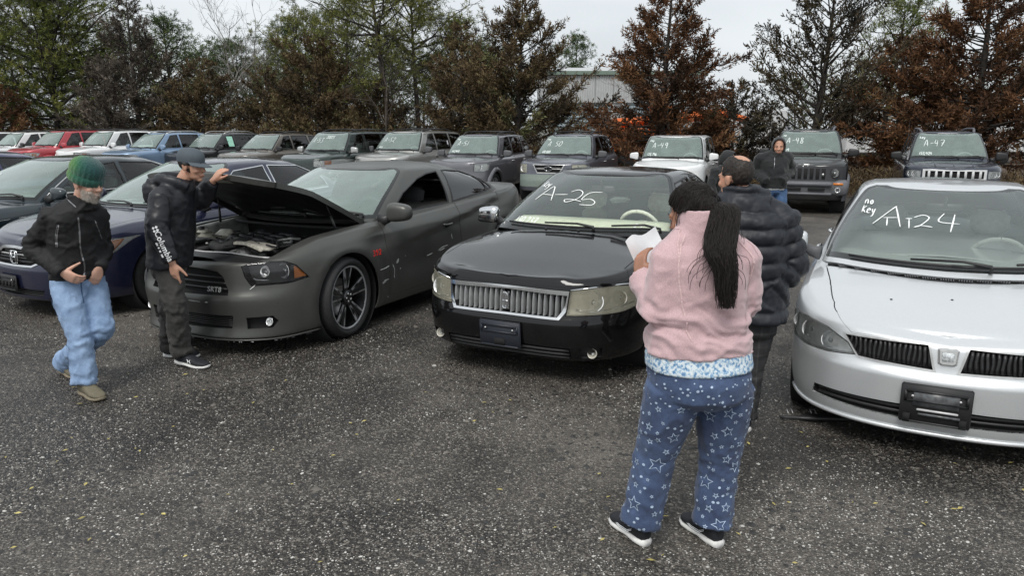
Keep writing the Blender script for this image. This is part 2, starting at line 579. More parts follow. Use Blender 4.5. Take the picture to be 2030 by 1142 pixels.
 def cut(self, name, pts, mode='side', mat=None, off=0., skirt=.012, gap=0., center=False, gapoff=-.012, parent=None, delete=False, rim=0., rimmat=None, rimoff=.003, rimname=None, dens=.06, label=None, floor=None, grow=0.):
  poly = self.s.uv(pts, mode, dens)
  if grow: poly = self.grow(poly, grow)
  if rim:
   pid = len(self.parts)
   self.parts[pid] = dict(name=rimname or name + '_frame', mat=rimmat or M['trim'], off=rimoff, skirt=.01, center=center, parent=parent)
   self.imprint(self.grow(poly, rim), pid)
  if gap:
   pid = len(self.parts)
   self.parts[pid] = dict(name='gap', off=gapoff, skirt=0, gap=True)
   self.imprint(self.grow(poly, gap), pid)
  pid = len(self.parts)
  self.parts[pid] = dict(name=name, mat=mat, off=off, skirt=skirt, center=center, parent=parent, delete=delete, label=label)
  self.imprint(poly, pid)
  return pid, poly
 def region(self, pids):
  pids = set(pids)
  return [f for f in self.bm.faces if f[self.lay] in pids]
 def arrays(self, faces, off, skirt, sign_both):
  """wrapped verts, faces, normals of a set of flat faces; sign_both: mirror into one mesh"""
  idx = {}; uv = []
  F = []
  for f in faces:
   q = []
   for w in f.verts:
    if w not in idx:
     idx[w] = len(uv); uv.append((w.co.x, w.co.y))
    q.append(idx[w])
   F.append(tuple(q))
  uv = np.array(uv)
  offs = off if callable(off) else (lambda u, v: np.full(len(u), off))
  P = self.s.eval(uv[:, 0], uv[:, 1], offs(uv[:, 0], uv[:, 1]))
  Nn = self.s.normal(uv[:, 0], uv[:, 1])
  V = P; NN = Nn
  if skirt:
   cnt = {}
   for q in F:
    for i in range(len(q)):
     a, b = q[i], q[(i + 1) % len(q)]
     k = (a, b) if a < b else (b, a)
     cnt.setdefault(k, []).append((a, b))
   bd = [e[0] for e in cnt.values() if len(e) == 1]
   K = self.s.K
   bd = [(a, b) for a, b in bd if not ((abs(uv[a, 0]) < 1e-6 and abs(uv[b, 0]) < 1e-6) or (uv[a, 0] > 3 - 1e-6 and uv[b, 0] > 3 - 1e-6) or (uv[a, 1] > K - 1e-6 and uv[b, 1] > K - 1e-6))]
   ex_t = {}; ex_b = {}
   VV = [P]; base = len(P); add = []
   for a, b in bd:
    for w in (a, b):
     if w not in ex_t:
      ex_t[w] = base + len(add); add.append(P[w])
      ex_b[w] = base + len(add); add.append(P[w] - Nn[w] * skirt)
    F.append((ex_t[b], ex_t[a], ex_b[a], ex_b[b]))
   if add:
    V = np.concatenate([P, np.array(add)]); NN = np.concatenate([Nn, np.zeros((len(add), 3))])
  return V, F, NN
 def emit(self, root, mats_body, nameprefix='', lod=False):
  """link every region as a part; returns {pid: [objects]}"""
  res = {}
  body_pids = [p for p, d in self.parts.items() if p == 0 or d.get('gap')]
  # body and its dark panel gaps: one mesh, two materials
  by = {}
  for f in self.bm.faces: by.setdefault(f[self.lay], []).append(f)
  Vs = []; Fs = []; Ns = []; mi = []
  for p in body_pids:
   fs = by.get(p)
   if not fs: continue
   V, F, Nn = self.arrays(fs, self.parts[p].get('off', 0.), .012 if p == 0 else 0, True)
   b = sum(len(x) for x in Vs)
   Vs.append(V); Ns.append(Nn); Fs += [tuple(i + b for i in q) for q in F]; mi += [0 if p == 0 else 1] * len(F)
  V = np.concatenate(Vs); Nn = np.concatenate(Ns)
  n = len(V)
  V2 = V * (1, -1, 1); N2 = Nn * (1, -1, 1)
  allF = Fs + [tuple(i + n for i in q[::-1]) for q in Fs]
  o = self._link(nameprefix + 'body', np.concatenate([V, V2]), allF, np.concatenate([Nn, N2]), mats_body, root)
  o.data.polygons.foreach_set('material_index', mi + mi)
  res[0] = [o]
  for p, d in self.parts.items():
   if p == 0 or d.get('gap') or d.get('delete') or p not in by: continue
   V, F, Nn = self.arrays(by[p], d['off'], d['skirt'], d['center'])
   n = len(V)
   V2 = V * (1, -1, 1); N2 = Nn * (1, -1, 1); F2 = [q[::-1] for q in F]
   par = root
   if d['center']:
    ob = [self._link(d['name'], np.concatenate([V, V2]), F + [tuple(i + n for i in q) for q in F2], np.concatenate([Nn, N2]), d['mat'], par)]
   else:
    ob = [self._link(d['name'], V, F, Nn, d['mat'], par), self._link(d['name'], V2, F2, N2, d['mat'], par)]
   if d.get('label'):
    for x in ob: x['label'] = d['label']
   res[p] = ob
  self.bm.free()
  for p, d in self.parts.items():
   if d.get('parent') is not None and p in res and d['parent'] in res:
    for i, o in enumerate(res[p]):
     o.parent = res[d['parent']][min(i, len(res[d['parent']]) - 1)]
  return res
 def _link(self, name, V, F, Nn, mat, root):
  me = bpy.data.meshes.new(name)
  me.from_pydata(V.tolist(), [], F)
  o = link(name, me, mat, root)
  me.normals_split_custom_set_from_vertices(Nn.tolist())
  return o
# ------------------------------------------------------------------ body recipes
def lower_surf(p):
 g = p.get
 fo, wb, ro, W, zs = p['fo'], p['wb'], p['ro'], p['W'], p['zs']
 xr = -(wb + ro)
 zfb, zrb = g('zfb', zs), g('zrb', zs + .05)
 zl, zn, zb = p['zlamp'], p['znose'], p['zbelt']
 zd = g('zdeck', zb + .03)
 zh = g('zhood', zb - .06)     # fender top over the front axle
 s5 = g('sh', .085)            # shoulder below the belt
 n0, n1 = g('nose', .12), g('nose1', .05)
 rings = [
  dict(xf=fo - .10, W=W - .10, xr=xr + .10, z=[zfb, zfb, zs, zs - .005, zs, zrb, zrb]),
  dict(xf=fo - g('chin', .03), W=W - g('sill_in', .035), xr=xr + .03, z=[zfb + .015, zfb + .015, zs + .015, zs + .01, zs + .015, zrb + .01, zrb + .01]),
  dict(xf=fo - g('low_in', .008), W=W - .008, xr=xr + .005, z=[zfb + .12, zfb + .12, zs + .13, zs + .13, zs + .13, zrb + .1, zrb + .1]),
  dict(xf=fo, W=W, xr=xr, z=[g('zmid', .46), g('zmid', .46) + .01, .49, .5, .5, .52, .52]),
  dict(xf=fo - g('lampin', .02), W=W - .002, xr=xr + .02, z=[zl, zl + g('zl1', .03), (zl + zh) / 2, .70, .72, .72, .72]),
  dict(xf=fo - n1, W=W - g('sh_in', .02), xr=xr + .06, z=[zn - g('lip', .035), zn + g('nrise', .05) - .05, zh - s5 * .8, zb - s5 - .01, zb - s5 + .02, zd - .10, zd - .11]),
  dict(xf=fo - n0, W=W - g('belt_in', .08), xr=xr + g('tail', .10), z=[zn, zn + g('nrise', .05), zh, zb, zb + g('brise', .03), zd, zd - .01]),
 ]
 for r, ex in zip(rings, g('ring_over', [{}] * 7)):
  r.update(ex)
 return Surf(rings, p['hood'], g('xs', .25), g('xe', -wb - .15), g('mf', 3.), g('mr', 3.4), g('kf', .025), g('kr', .035), g('topp', 2.4), g('mods', ()))
def green_surf(p):
 g = p.get
 c = p['cab']
 zb = p['zbelt']
 br = p.get('brise', .03)
 sink = .03
 rings = [
  dict(xf=c['wf'], W=c['wb'], xr=c['rr'], xs=c['wfs'], xe=c['rrs'], z=[c['zw'] - sink, c['zw'] - sink + .01, zb - sink, zb - sink + br * .3, zb - sink + br * .8, c['zr'] - sink, c['zr'] - sink]),
  dict(xf=.66 * c['wf'] + .34 * c['tf'], W=.66 * c['wb'] + .34 * c['wt'] + c.get('bulge', .018), xr=.66 * c['rr'] + .34 * c['tr'] - .02, xs=.66 * c['wfs'] + .34 * c['tfs'], xe=.66 * c['rrs'] + .34 * c['trs'],
    z=[.66 * c['zw'] + .34 * c['ztf'] + .012, .66 * c['zw'] + .34 * c['ztf'] + .012, .66 * zb + .34 * c['zts'][0], .66 * (zb + br * .3) + .34 * c['zts'][1], .66 * (zb + br) + .34 * c['zts'][2], .66 * c['zr'] + .34 * c['ztr'], .66 * c['zr'] + .34 * c['ztr']]),
  dict(xf=.30 * c['wf'] + .70 * c['tf'], W=.30 * c['wb'] + .70 * c['wt'] + c.get('bulge', .018) * 1.2, xr=.30 * c['rr'] + .70 * c['tr'] - .02, xs=.30 * c['wfs'] + .70 * c['tfs'], xe=.30 * c['rrs'] + .70 * c['trs'],
    z=[.30 * c['zw'] + .70 * c['ztf'] + .012, .30 * c['zw'] + .70 * c['ztf'] + .012, .30 * zb + .70 * c['zts'][0], .30 * (zb + br * .3) + .70 * c['zts'][1], .30 * (zb + br) + .70 * c['zts'][2], .30 * c['zr'] + .70 * c['ztr'], .30 * c['zr'] + .70 * c['ztr']]),
  dict(xf=c['tf'], W=c['wt'], xr=c['tr'], xs=c['tfs'], xe=c['trs'], z=[c['ztf'], c['ztf'] - .004, c['zts'][0], c['zts'][1], c['zts'][2], c['ztr'] - .004, c['ztr']]),
  dict(xf=c['tf'] - c.get('re', .07), W=c['wt'] - c.get('re', .07), xr=c['tr'] + c.get('re', .07), xs=c['tfs'] - .03, xe=c['trs'] + .03, z=[c['ztf'] + .022, c['ztf'] + .022, c['zts'][0] + .026, c['zts'][1] + .028, c['zts'][2] + .026, c['ztr'] + .02, c['ztr'] + .02]),
 ]
 return Surf(rings, c['roof'], c['wfs'], c['rrs'], c.get('mf', 2.6), c.get('mr', 2.8), c.get('kf', .03), c.get('kr', .05), 2.2, c.get('mods', ()))
# ------------------------------------------------------------------ car parts
def make_wheel(car, x, y, r, w, style='seven', steer=0., rim_r=None, rim_mat=None, lod=1):
 sg = 1 if y > 0 else -1
 wh = bpy.data.objects.new('wheel', None); COL.objects.link(wh); wh.parent = car
 wh.empty_display_size = .1
 wh.location = (x, y, r); wh.rotation_euler = (0, 0, steer)
 if sg < 0: wh.rotation_euler = (0, 0, math.pi + steer)
 rr = rim_r or r * .68
 n = 40 if lod else 22
 t = MB()   # local: outer face towards +y
 hw = w / 2
 prof = [(rr - .008, -hw * .82), (rr + .012, -hw * .95), ((r + rr) / 2, -hw), (r - .02, -hw * .93), (r - .004, -hw * .72), (r, -hw * .3), (r, hw * .3), (r - .004, hw * .72), (r - .02, hw * .93), ((r + rr) / 2, hw * 1.02), (rr + .016, hw * .97), (rr + .004, hw * .86), (rr - .008, hw * .80)]
 t.lathe(prof, n, 'y')
 if lod:
  for k in range(n):      # tread blocks: shallow cross grooves
   a = 2 * math.pi * k / n
 t.build('tyre', M['rubber'], wh)
 rm = rim_mat or M['alloy']
 b = MB()
 b.lathe([(rr - .01, hw * .80), (rr - .002, hw * .86), (rr - .012, hw * .88), (rr - .022, hw * .80), (rr - .03, hw * .2), (rr - .04, -hw * .7)], n, 'y')
 yo = hw * .70
 def spoke(a, r0, r1, w0, w1, y0, y1, th=.02):
  ca, sa = math.cos(a), math.sin(a)
  v = []
  for rad, ww, yy in ((r0, w0, y0), ((r0 + r1) / 2, (w0 + w1) / 2, (y0 + y1) / 2 + .006), (r1, w1, y1)):
   for tt, dy in ((-1, -.006), (-.55, 0), (.55, 0), (1, -.006), (1, -th), (-1, -th)):
    v.append((ca * rad - sa * tt * ww / 2, yy + dy, sa * rad + ca * tt * ww / 2))
  f = []
  for i in range(2):
   for k in range(6): f.append((i * 6 + k, i * 6 + (k + 1) % 6, i * 6 + 6 + (k + 1) % 6, i * 6 + 6 + k))
  f += [tuple(range(5, -1, -1)), tuple(range(12, 18))]
  b.add(v, f)
 if style == 'twin5':
  for k in range(5):
   a = 2 * math.pi * k / 5 + .30
   for d in (-1, 1):
    spoke(a + d * .15, .055, rr - .012, .040, .066, yo - .012, yo + .012)
 elif style == 'cover':
  b.lathe([(rr - .02, yo), (rr - .05, yo + .012), (rr * .55, yo + .02), (.06, yo + .03), (.001, yo + .032)], n, 'y')
  for k in range(9):
   spoke(2 * math.pi * k / 9, .08, rr - .03, .03, .07, yo + .03, yo + .012, .01)
 else:
  ns = {'seven': 7, 'five': 5, 'ten': 10, 'six': 6}[style]
  for k in range(ns):
   spoke(2 * math.pi * k / ns + .2, .05, rr - .02, .05 * 5 / ns + .02, .075 * 5 / ns + .012, yo + .0, yo + .01)
 b.lathe([(.001, yo + .012), (.05, yo + .012), (.062, yo + .0), (.066, yo - .04)], 16, 'y')
 rim = b.build('rim', rm, wh, sharp=35)
 if style == 'twin5':
  mach = MB()
  for k in range(5):
   a = 2 * math.pi * k / 5 + .30
   for d in (-1, 1):
    aa = a + d * .215
    ca, sa = math.cos(a + d * .15), math.sin(a + d * .15)
    px, pz = -sa * d, ca * d
    v = []
    for rad, o2, yy in ((.09, .019, yo - .009), (rr - .02, .032, yo + .0115)):
     v += [(ca * rad + px * (o2 - .028), yy + .006, sa * rad + pz * (o2 - .014)), (ca * rad + px * o2, yy + .002, sa * rad + pz * o2)]
    mach.add(v, [(0, 1, 3, 2), (2, 3, 1, 0)][:1])
  mach.build('machined_edge', M['alloy'], rim)
  mach2 = MB().lathe([(rr - .004, hw * .87), (rr - .013, hw * .888), (rr - .020, hw * .82)], 60, 'y')
  mach2.build('rim_lip', M['alloy'], rim)
  br = MB().lathe([(.17, -.02), (.17, -.035), (.02, -.035)], 32, 'y')
  br.build('brake_disc', M['dullchrome'], wh)
  nb = MB()
  for k in range(5):
   a = 2 * math.pi * k / 5
   nb.lathe([(.0095, yo + .0), (.0095, yo + .016), (.001, yo + .018)], 6, 'y', (math.cos(a) * .036, 0, math.sin(a) * .036))
  nb.build('wheel_nuts', M['dullchrome'], rim)
 else:
  MB().lathe([(rr - .03, -.03), (.02, -.03)], 24, 'y').build('brake_disc', M['matblack'], wh)
 return wh
def wheel_liner(car, x, W, r, side, name='wheel_well', depth=.34):
 m = MB().lathe([(r - .004, W - .035), (r + .008, W - .07), (r + .012, W - depth), (.02, W - depth)], 28, 'y', (x, 0, r * 0 + wheel_liner.z))
 if side < 0: m.xform(lambda p: Vector((p.x, -p.y, p.z)))
 m.build(name, M['matblack'], car)
def seat(car, x, y, mat, w=.50, tilt=.32, hr=True, z=.30, scale=1.):
 m = MB()
 m.box((x, y, z + .10), (.50, w, .20), bev=.05)
 rot = Matrix.Rotation(-tilt, 3, 'Y')
 m.box((x - .30, y, z + .45), (.15, w, .62), rot, bev=.06)
 m.box((x - .20, y + w * .42, z + .42), (.14, .09, .50), rot, bev=.04)
 m.box((x - .20, y - w * .42, z + .42), (.14, .09, .50), rot, bev=.04)
 s = m.build('seat', mat, car)
 if hr:
  h = MB().box((x - .43, y, z + .86), (.11, .27, .19), rot, bev=.045)
  for d in (-.06, .06):
   h.tube([(x - .40, y + d, z + .72), (x - .42, y + d, z + .80)], .007, 6)
  h.build('headrest', mat, s)
 return s
def interior(car, p, green):
 c = p['cab']
 sm = M[p.get('seatmat', 'grey_cloth')]; dm = M[p.get('dashmat', 'grey_dash')]
 zb = p['zbelt']; W = c['wb']
 # tub: floor, inner door cards, rear shelf
 t = MB()
 x0, x1 = c['wf'] + .05, c['rr'] + .10
 t.add([(x0, -W + .06, .30), (x0, W - .06, .30), (x1, W - .06, .30), (x1, -W + .06, .30)], [(0, 1, 2, 3)])
 for s in (-1, 1):
  y = s * (W - .055)
  n = 8
  v = []
  for i in range(n + 1):
   x = c['wfs'] + .1 + (c['rrs'] - c['wfs'] - .1) * i / n
   v += [(x, y, .30), (x, y * 1.0, zb - .035)]
  t.add(v, [(2 * i, 2 * i + 1, 2 * i + 3, 2 * i + 2) for i in range(n)])
 t.build('cabin_lining', dm, car, smooth=False)
 # dash follows the windshield base
 n = 16
 v = []; f = []
 for i in range(n + 1):
  u = -.93 + 1.86 * i / n
  b = green.pt(u, .35, -.03)
  if u < 0: pass
  zt = min(b.z - .0, zb + .035) + p.get('dash_dz', 0)
  v += [(b.x - .02, b.y * .985, b.z - .02), (b.x - .30, b.y * .96, zt + .0), (c['wfs'] - .36, b.y * .9 if abs(b.y) < .3 else math.copysign(min(abs(b.y) * .95, W - .07), b.y), zt - .015), (c['wfs'] - .42, math.copysign(min(abs(b.y) * .95, W - .07), b.y), zt - .09), (c['wfs'] - .36, math.copysign(min(abs(b.y) * .95, W - .07), b.y), .35)]
 for i in range(n):
  for k in range(4):
   f.append((i * 5 + k, i * 5 + k + 1, i * 5 + 6 + k, i * 5 + 5 + k))
 mesh('dashboard', v, f, dm, car)
 sx = c['wfs'] - .78 + p.get('seat_dx', 0)
 sz = p.get('seat_z', .24)
 for y in (-.36, .36):
  seat(car, sx, y, sm, z=sz)
 rx = sx - .88
 rb = MB().box((rx, 0, sz + .10), (.46, 1.22, .2), bev=.05)
 rb.box((rx - .27, 0, sz + .42), (.15, 1.24, .56), Matrix.Rotation(-.35, 3, 'Y'), bev=.05)
 bench = rb.build('rear_seat', sm, car)
 for y in (-.36, .36):
  MB().box((rx - .38, y, sz + .76), (.10, .25, .14), Matrix.Rotation(-.3, 3, 'Y'), bev=.04).build('headrest', sm, bench)
 # steering wheel on the car's left
 sw = MB()
 cx, cy, cz = c['wfs'] - .50, .36, zb + p.get('wheel_dz', -.03)
 rot = Matrix.Rotation(R(-62), 3, 'Y')
 ring = [rot @ Vector((.185 * math.cos(a), .185 * math.sin(a), 0)) + Vector((cx, cy, cz)) for a in np.linspace(0, 2 * math.pi, 25)]
 sw.tube(ring, .017, 8, cap=False)
 sw.box((cx, cy, cz), (.17, .19, .05), rot, bev=.02)
 sw.box((cx, cy, cz), (.03, .34, .025), rot)
 sw.tube([(cx, cy, cz), (cx + .25, cy, cz - .12)], .035, 8)
 sw.build('steering_wheel', M[p.get('swmat', p.get('seatmat', 'grey_cloth'))], car)
 # rear view mirror under the header
 q = green.pt(0, green.K - 1.9, -.07)
 MB().box((q.x - .02, 0, q.z - .035), (.03, .23, .065), bev=.012).tube([(q.x, 0, q.z - .03), (q.x + .04, 0, q.z + .045)], .012, 6).build('rear_view_mirror', M['black'], car)
def superell(c, s, e=.7, n=14, m=10, cut=None):
 v = []; f = []
 def pw(a, k): return math.copysign(abs(a) ** k, a)
 for j in range(m + 1):
  la = -math.pi / 2 + math.pi * j / m
  for i in range(n):
   lo = 2 * math.pi * i / n
   v.append((c[0] + s[0] * pw(math.cos(la), e) * pw(math.cos(lo), e), c[1] + s[1] * pw(math.cos(la), e) * pw(math.sin(lo), e), c[2] + s[2] * pw(math.sin(la), e)))
 for j in range(m):
  for i in range(n):
   f.append((j * n + i, j * n + (i + 1) % n, (j + 1) * n + (i + 1) % n, (j + 1) * n + i))
 return v, f
def side_mirrors(car, p, low, mat, mat2=None):
 g = p.get
 mx, my, mz = p['mirror']       # centre of the housing, car's left
 sx, sy, sz = g('mirror_s', (.06, .115, .075))
 for s in (1, -1):
  v, f = superell((0, 0, 0), (sx, sy, sz), g('mirror_e', .60), 20, 14)
  # taper towards the door and pull the back face flat
  v = [(x if x > -.3 * sx else -.3 * sx + (x + .3 * sx) * .25, y, z * (1 - .18 * (y / sy)) - (.012 if y > 0 else 0) * 0) for x, y, z in v]
  v = [(mx + x - .25 * y * .3, s * (my + y), mz + z) for x, y, z in v]
  if s < 0: f = [q[::-1] for q in f]
  o = mesh('mirror', v, f, mat, car)
  gl = [(mx - .3 * sx - .012, s * (my + sy * .86 * math.cos(a)), mz + sz * .82 * math.sin(a)) for a in np.linspace(0, 2 * math.pi, 16, endpoint=False)]
  mesh('mirror_glass', gl, [tuple(range(16))[::s * -1]], M['chrome'], o, False)
  if mat2 is not None:
   lo = MB().add(*superell((mx - .004, s * my, mz - sz * .70), (sx * .98, sy * .98, sz * .36), .6, 16, 8)).build('mirror_base', mat2, o)
  a = MB().tube([(mx - .0, s * (my - sy * .8), mz - sz * .55), (mx + .02, s * (my - sy - .03), mz - sz * .9), (mx + .04, s * (my - sy - .09), mz - sz * 1.0)], [sz * .32, sz * .36, sz * .5], 10, flat=1.5)
  a.build('mirror_arm', M['black'] if mat2 is None else mat2, o)
def wipers(car, green, spec=((-.60, .18), (.02, .72)), v0=.24, v1=.28, off=.018):
 """two wipers parked on the glass: blade from u0 to u1 (negative u = the car's right), pivot at the inner end"""
 for u0, u1 in spec:
  pts = [green.pt(u0 + (u1 - u0) * t, v0 + (v1 - v0) * t * .4, off) for t in np.linspace(0, 1, 9)]
  m = MB().tube(pts, .009, 6)
  pv = green.pt(u1 + .05, .14, .012)
  mid = pts[4] + Vector((.0, 0, .022))
  m.tube([pv, pv + Vector((.0, 0, .035)), (pts[7] + Vector((0, 0, .03))), mid], [.016, .012, .010, .008], 6)
  m.build('wiper', M['black'], car)
# stroke lettering (unit cell 0..1 wide, 0..1.4 high), hand-written with a paint marker
FONT = {
 '0': [[(.5, 1.4), (.1, 1.1), (.05, .5), (.35, 0), (.75, .2), (.95, .8), (.8, 1.3), (.5, 1.4)]],
 '1': [[(.5, 1.4), (.45, 0)]],
 '2': [[(.05, 1.05), (.35, 1.4), (.8, 1.3), (.8, .9), (.3, .3), (.05, .1), (.3, .2), (1., .02)]],
 '3': [[(.1, 1.35), (.8, 1.3), (.4, .8), (.85, .6), (.7, .1), (.1, .05)]],
 '4': [[(.25, 1.4), (.1, .7), (.9, .72)], [(.75, 1.35), (.65, 0)]],
 '5': [[(.95, 1.38), (.3, 1.35), (.2, .8), (.75, .75), (.8, .2), (.1, .02)]],
 '6': [[(.7, 1.4), (.2, .8), (.1, .3), (.5, 0), (.85, .3), (.6, .65), (.15, .45)]],
 '7': [[(.05, 1.3), (.95, 1.35), (.4, 0)], [(.3, .7), (.85, .75)]],
 '8': [[(.8, 1.2), (.4, 1.4), (.2, 1.05), (.75, .5), (.6, .05), (.15, .2), (.3, .65), (.8, 1.2)]],
 '9': [[(.85, 1.2), (.4, 1.4), (.15, .95), (.6, .75), (.85, 1.2), (.7, 0)]],
 'A': [[(0, 0), (.55, 1.4), (.85, 0)], [(.25, .45), (.8, .5)]],
 '-': [[(.1, .65), (.9, .7)]],
 ',': [[(.4, .1), (.25, -.25)]],
 'K': [[(.2, 1.35), (.1, 0)], [(.85, 1.3), (.18, .65), (.9, .05)]],
 'k': [[(.2, 1.35), (.1, 0)], [(.75, .9), (.18, .45), (.8, .05)]],
 'e': [[(.15, .45), (.8, .5), (.6, .9), (.2, .75), (.15, .25), (.5, 0), (.9, .15)]],
 'y': [[(.1, .85), (.35, .3), (.75, .3)], [(.85, .9), (.5, -.4), (.1, -.5)]],
 'n': [[(.1, .85), (.1, 0)], [(.1, .6), (.5, .9), (.8, .6), (.85, 0)]],
 'o': [[(.5, .9), (.1, .5), (.4, 0), (.85, .35), (.5, .9)]],
 'u': [[(.1, .9), (.15, .15), (.6, .05), (.85, .4)], [(.85, .9), (.85, 0)]],
 'm': [[(.05, .85), (.05, 0)], [(.05, .6), (.3, .9), (.48, .6), (.5, 0)], [(.5, .6), (.75, .9), (.95, .6), (.98, 0)]],
 'i': [[(.45, .85), (.45, 0)]], 'l': [[(.45, 1.4), (.45, 0)]],
 's': [[(.8, .8), (.3, .85), (.25, .5), (.75, .4), (.7, .05), (.15, .05)]],
 'r': [[(.15, .85), (.15, 0)], [(.15, .55), (.5, .88), (.85, .8)]],
 't': [[(.45, 1.2), (.45, .1), (.8, .05)], [(.1, .85), (.8, .88)]],
 'T': [[(.0, 1.35), (1., 1.38)], [(.5, 1.36), (.45, 0)]],
 '/': [[(.9, 1.3), (.1, 0)]],
 'R': [[(.1, 0), (.15, 1.35), (.75, 1.3), (.75, .8), (.15, .7), (.9, 0)]],
 'S': [[(.85, 1.2), (.4, 1.4), (.15, 1.0), (.8, .5), (.6, .05), (.1, .15)]],
 'I': [[(.5, 1.35), (.5, 0)]], 'F': [[(.1, 0), (.15, 1.35), (.9, 1.38)], [(.15, .7), (.7, .72)]],
 'O': [[(.5, 1.4), (.08, .9), (.1, .4), (.5, 0), (.9, .4), (.92, .9), (.5, 1.4)]],
 'J': [[(.8, 1.4), (.8, .3), (.5, 0), (.15, .2)]], 'C': [[(.9, 1.2), (.5, 1.4), (.1, .9), (.15, .3), (.5, 0), (.9, .2)]],
 'b': [[(.12, 1.4), (.12, 0)], [(.12, .6), (.5, .9), (.88, .5), (.5, 0), (.12, .2)]],
 'a': [[(.8, .8), (.4, .9), (.1, .45), (.4, 0), (.8, .3)], [(.82, .9), (.85, 0)]],
 ' ': [],
}
def text_strokes(s, x, y, h, sp=1.12, slant=.12, wob=.03):
 """strokes of a line of writing: lower left corner (x, y), digit height h"""
 out = []
 k = h / 1.4
 rr = random.Random(s)
 for ch in s:
  wv = .55 if ch in '1,iIl' else (.8 if ch == '-' else 1.)
  for st in FONT.get(ch, []):
   out.append([(x + k * ((a - (.25 if wv < .6 else 0)) * .85 + slant * b) + rr.uniform(-wob, wob) * k, y + k * b + rr.uniform(-wob, wob) * k) for a, b in st])
  x += k * sp * .9 * wv
 return out
def smooth_line(pts, n=4):
 out = []
 for i in range(len(pts) - 1):
  p0 = pts[max(i - 1, 0)]; p1 = pts[i]; p2 = pts[i + 1]; p3 = pts[min(i + 2, len(pts) - 1)]
  for j in range(n):
   t = j / n
   out.append(tuple(.5 * (2 * b + (c - a) * t + (2 * a - 5 * b + 4 * c - d) * t * t + (3 * b - a - 3 * c + d) * t ** 3) for a, b, c, d in zip(p0, p1, p2, p3)))
 out.append(pts[-1])
 return out
def ribbon(strokes3, width, mb):
 """flat brush strokes: each stroke a list of (point, normal)"""
 for st in strokes3:
  if len(st) < 2: continue
  v = []; n = len(st)
  for i, (p, nn) in enumerate(st):
   t = (st[min(i + 1, n - 1)][0] - st[max(i - 1, 0)][0])
   if t.length < 1e-6: t = Vector((1, 0, 0))
   s = nn.cross(t.normalized()).normalized()
   w = width * (.5 if i in (0, n - 1) else 1) * (.8 + .35 * random.random())
   v += [p + s * w / 2, p - s * w / 2]
  mb.add(v, [(2 * i, 2 * i + 1, 2 * i + 3, 2 * i + 2) for i in range(n - 1)])
def write_glass(car, surf, strokes, width=.010, name='windshield_writing', mat=None, mode='front', off=.004):
 """strokes drawn on the windshield: 2-D = (seen left to right, up) as one reads them standing in front of the car"""
 mb = MB()
 out = []
 for st in strokes:
  st = smooth_line(st) if len(st) > 2 else [tuple(np.array(st[0]) + (np.array(st[1]) - np.array(st[0])) * t) for t in np.linspace(0, 1, 4)]
  q = []
  for a, b in st:      # the reader's right is the car's left
   p, nn = _ray(surf, (6, max(abs(a), 1e-4), b), (-1, 0, 0), -1 if a < 0 else 1, off)
   q.append((p, nn))
  out.append(q)
 ribbon(out, width, mb)
 if mb.v:
  return mb.build(name, mat or M['chalk'], car, smooth=False)
def arch_poly(x, zc, r, low=-.1, n=26):
 pts = [(x + r * math.cos(a), zc + r * math.sin(a)) for a in np.linspace(R(-25), R(205), n)]
 return pts + [(x - r, low), (x + r, low)]
def hood_len(pts, dens):
 return sum(max(1, int(math.hypot(q[0] - p[0], q[1] - p[1]) / dens)) for p, q in zip(pts, pts[1:])) + 1
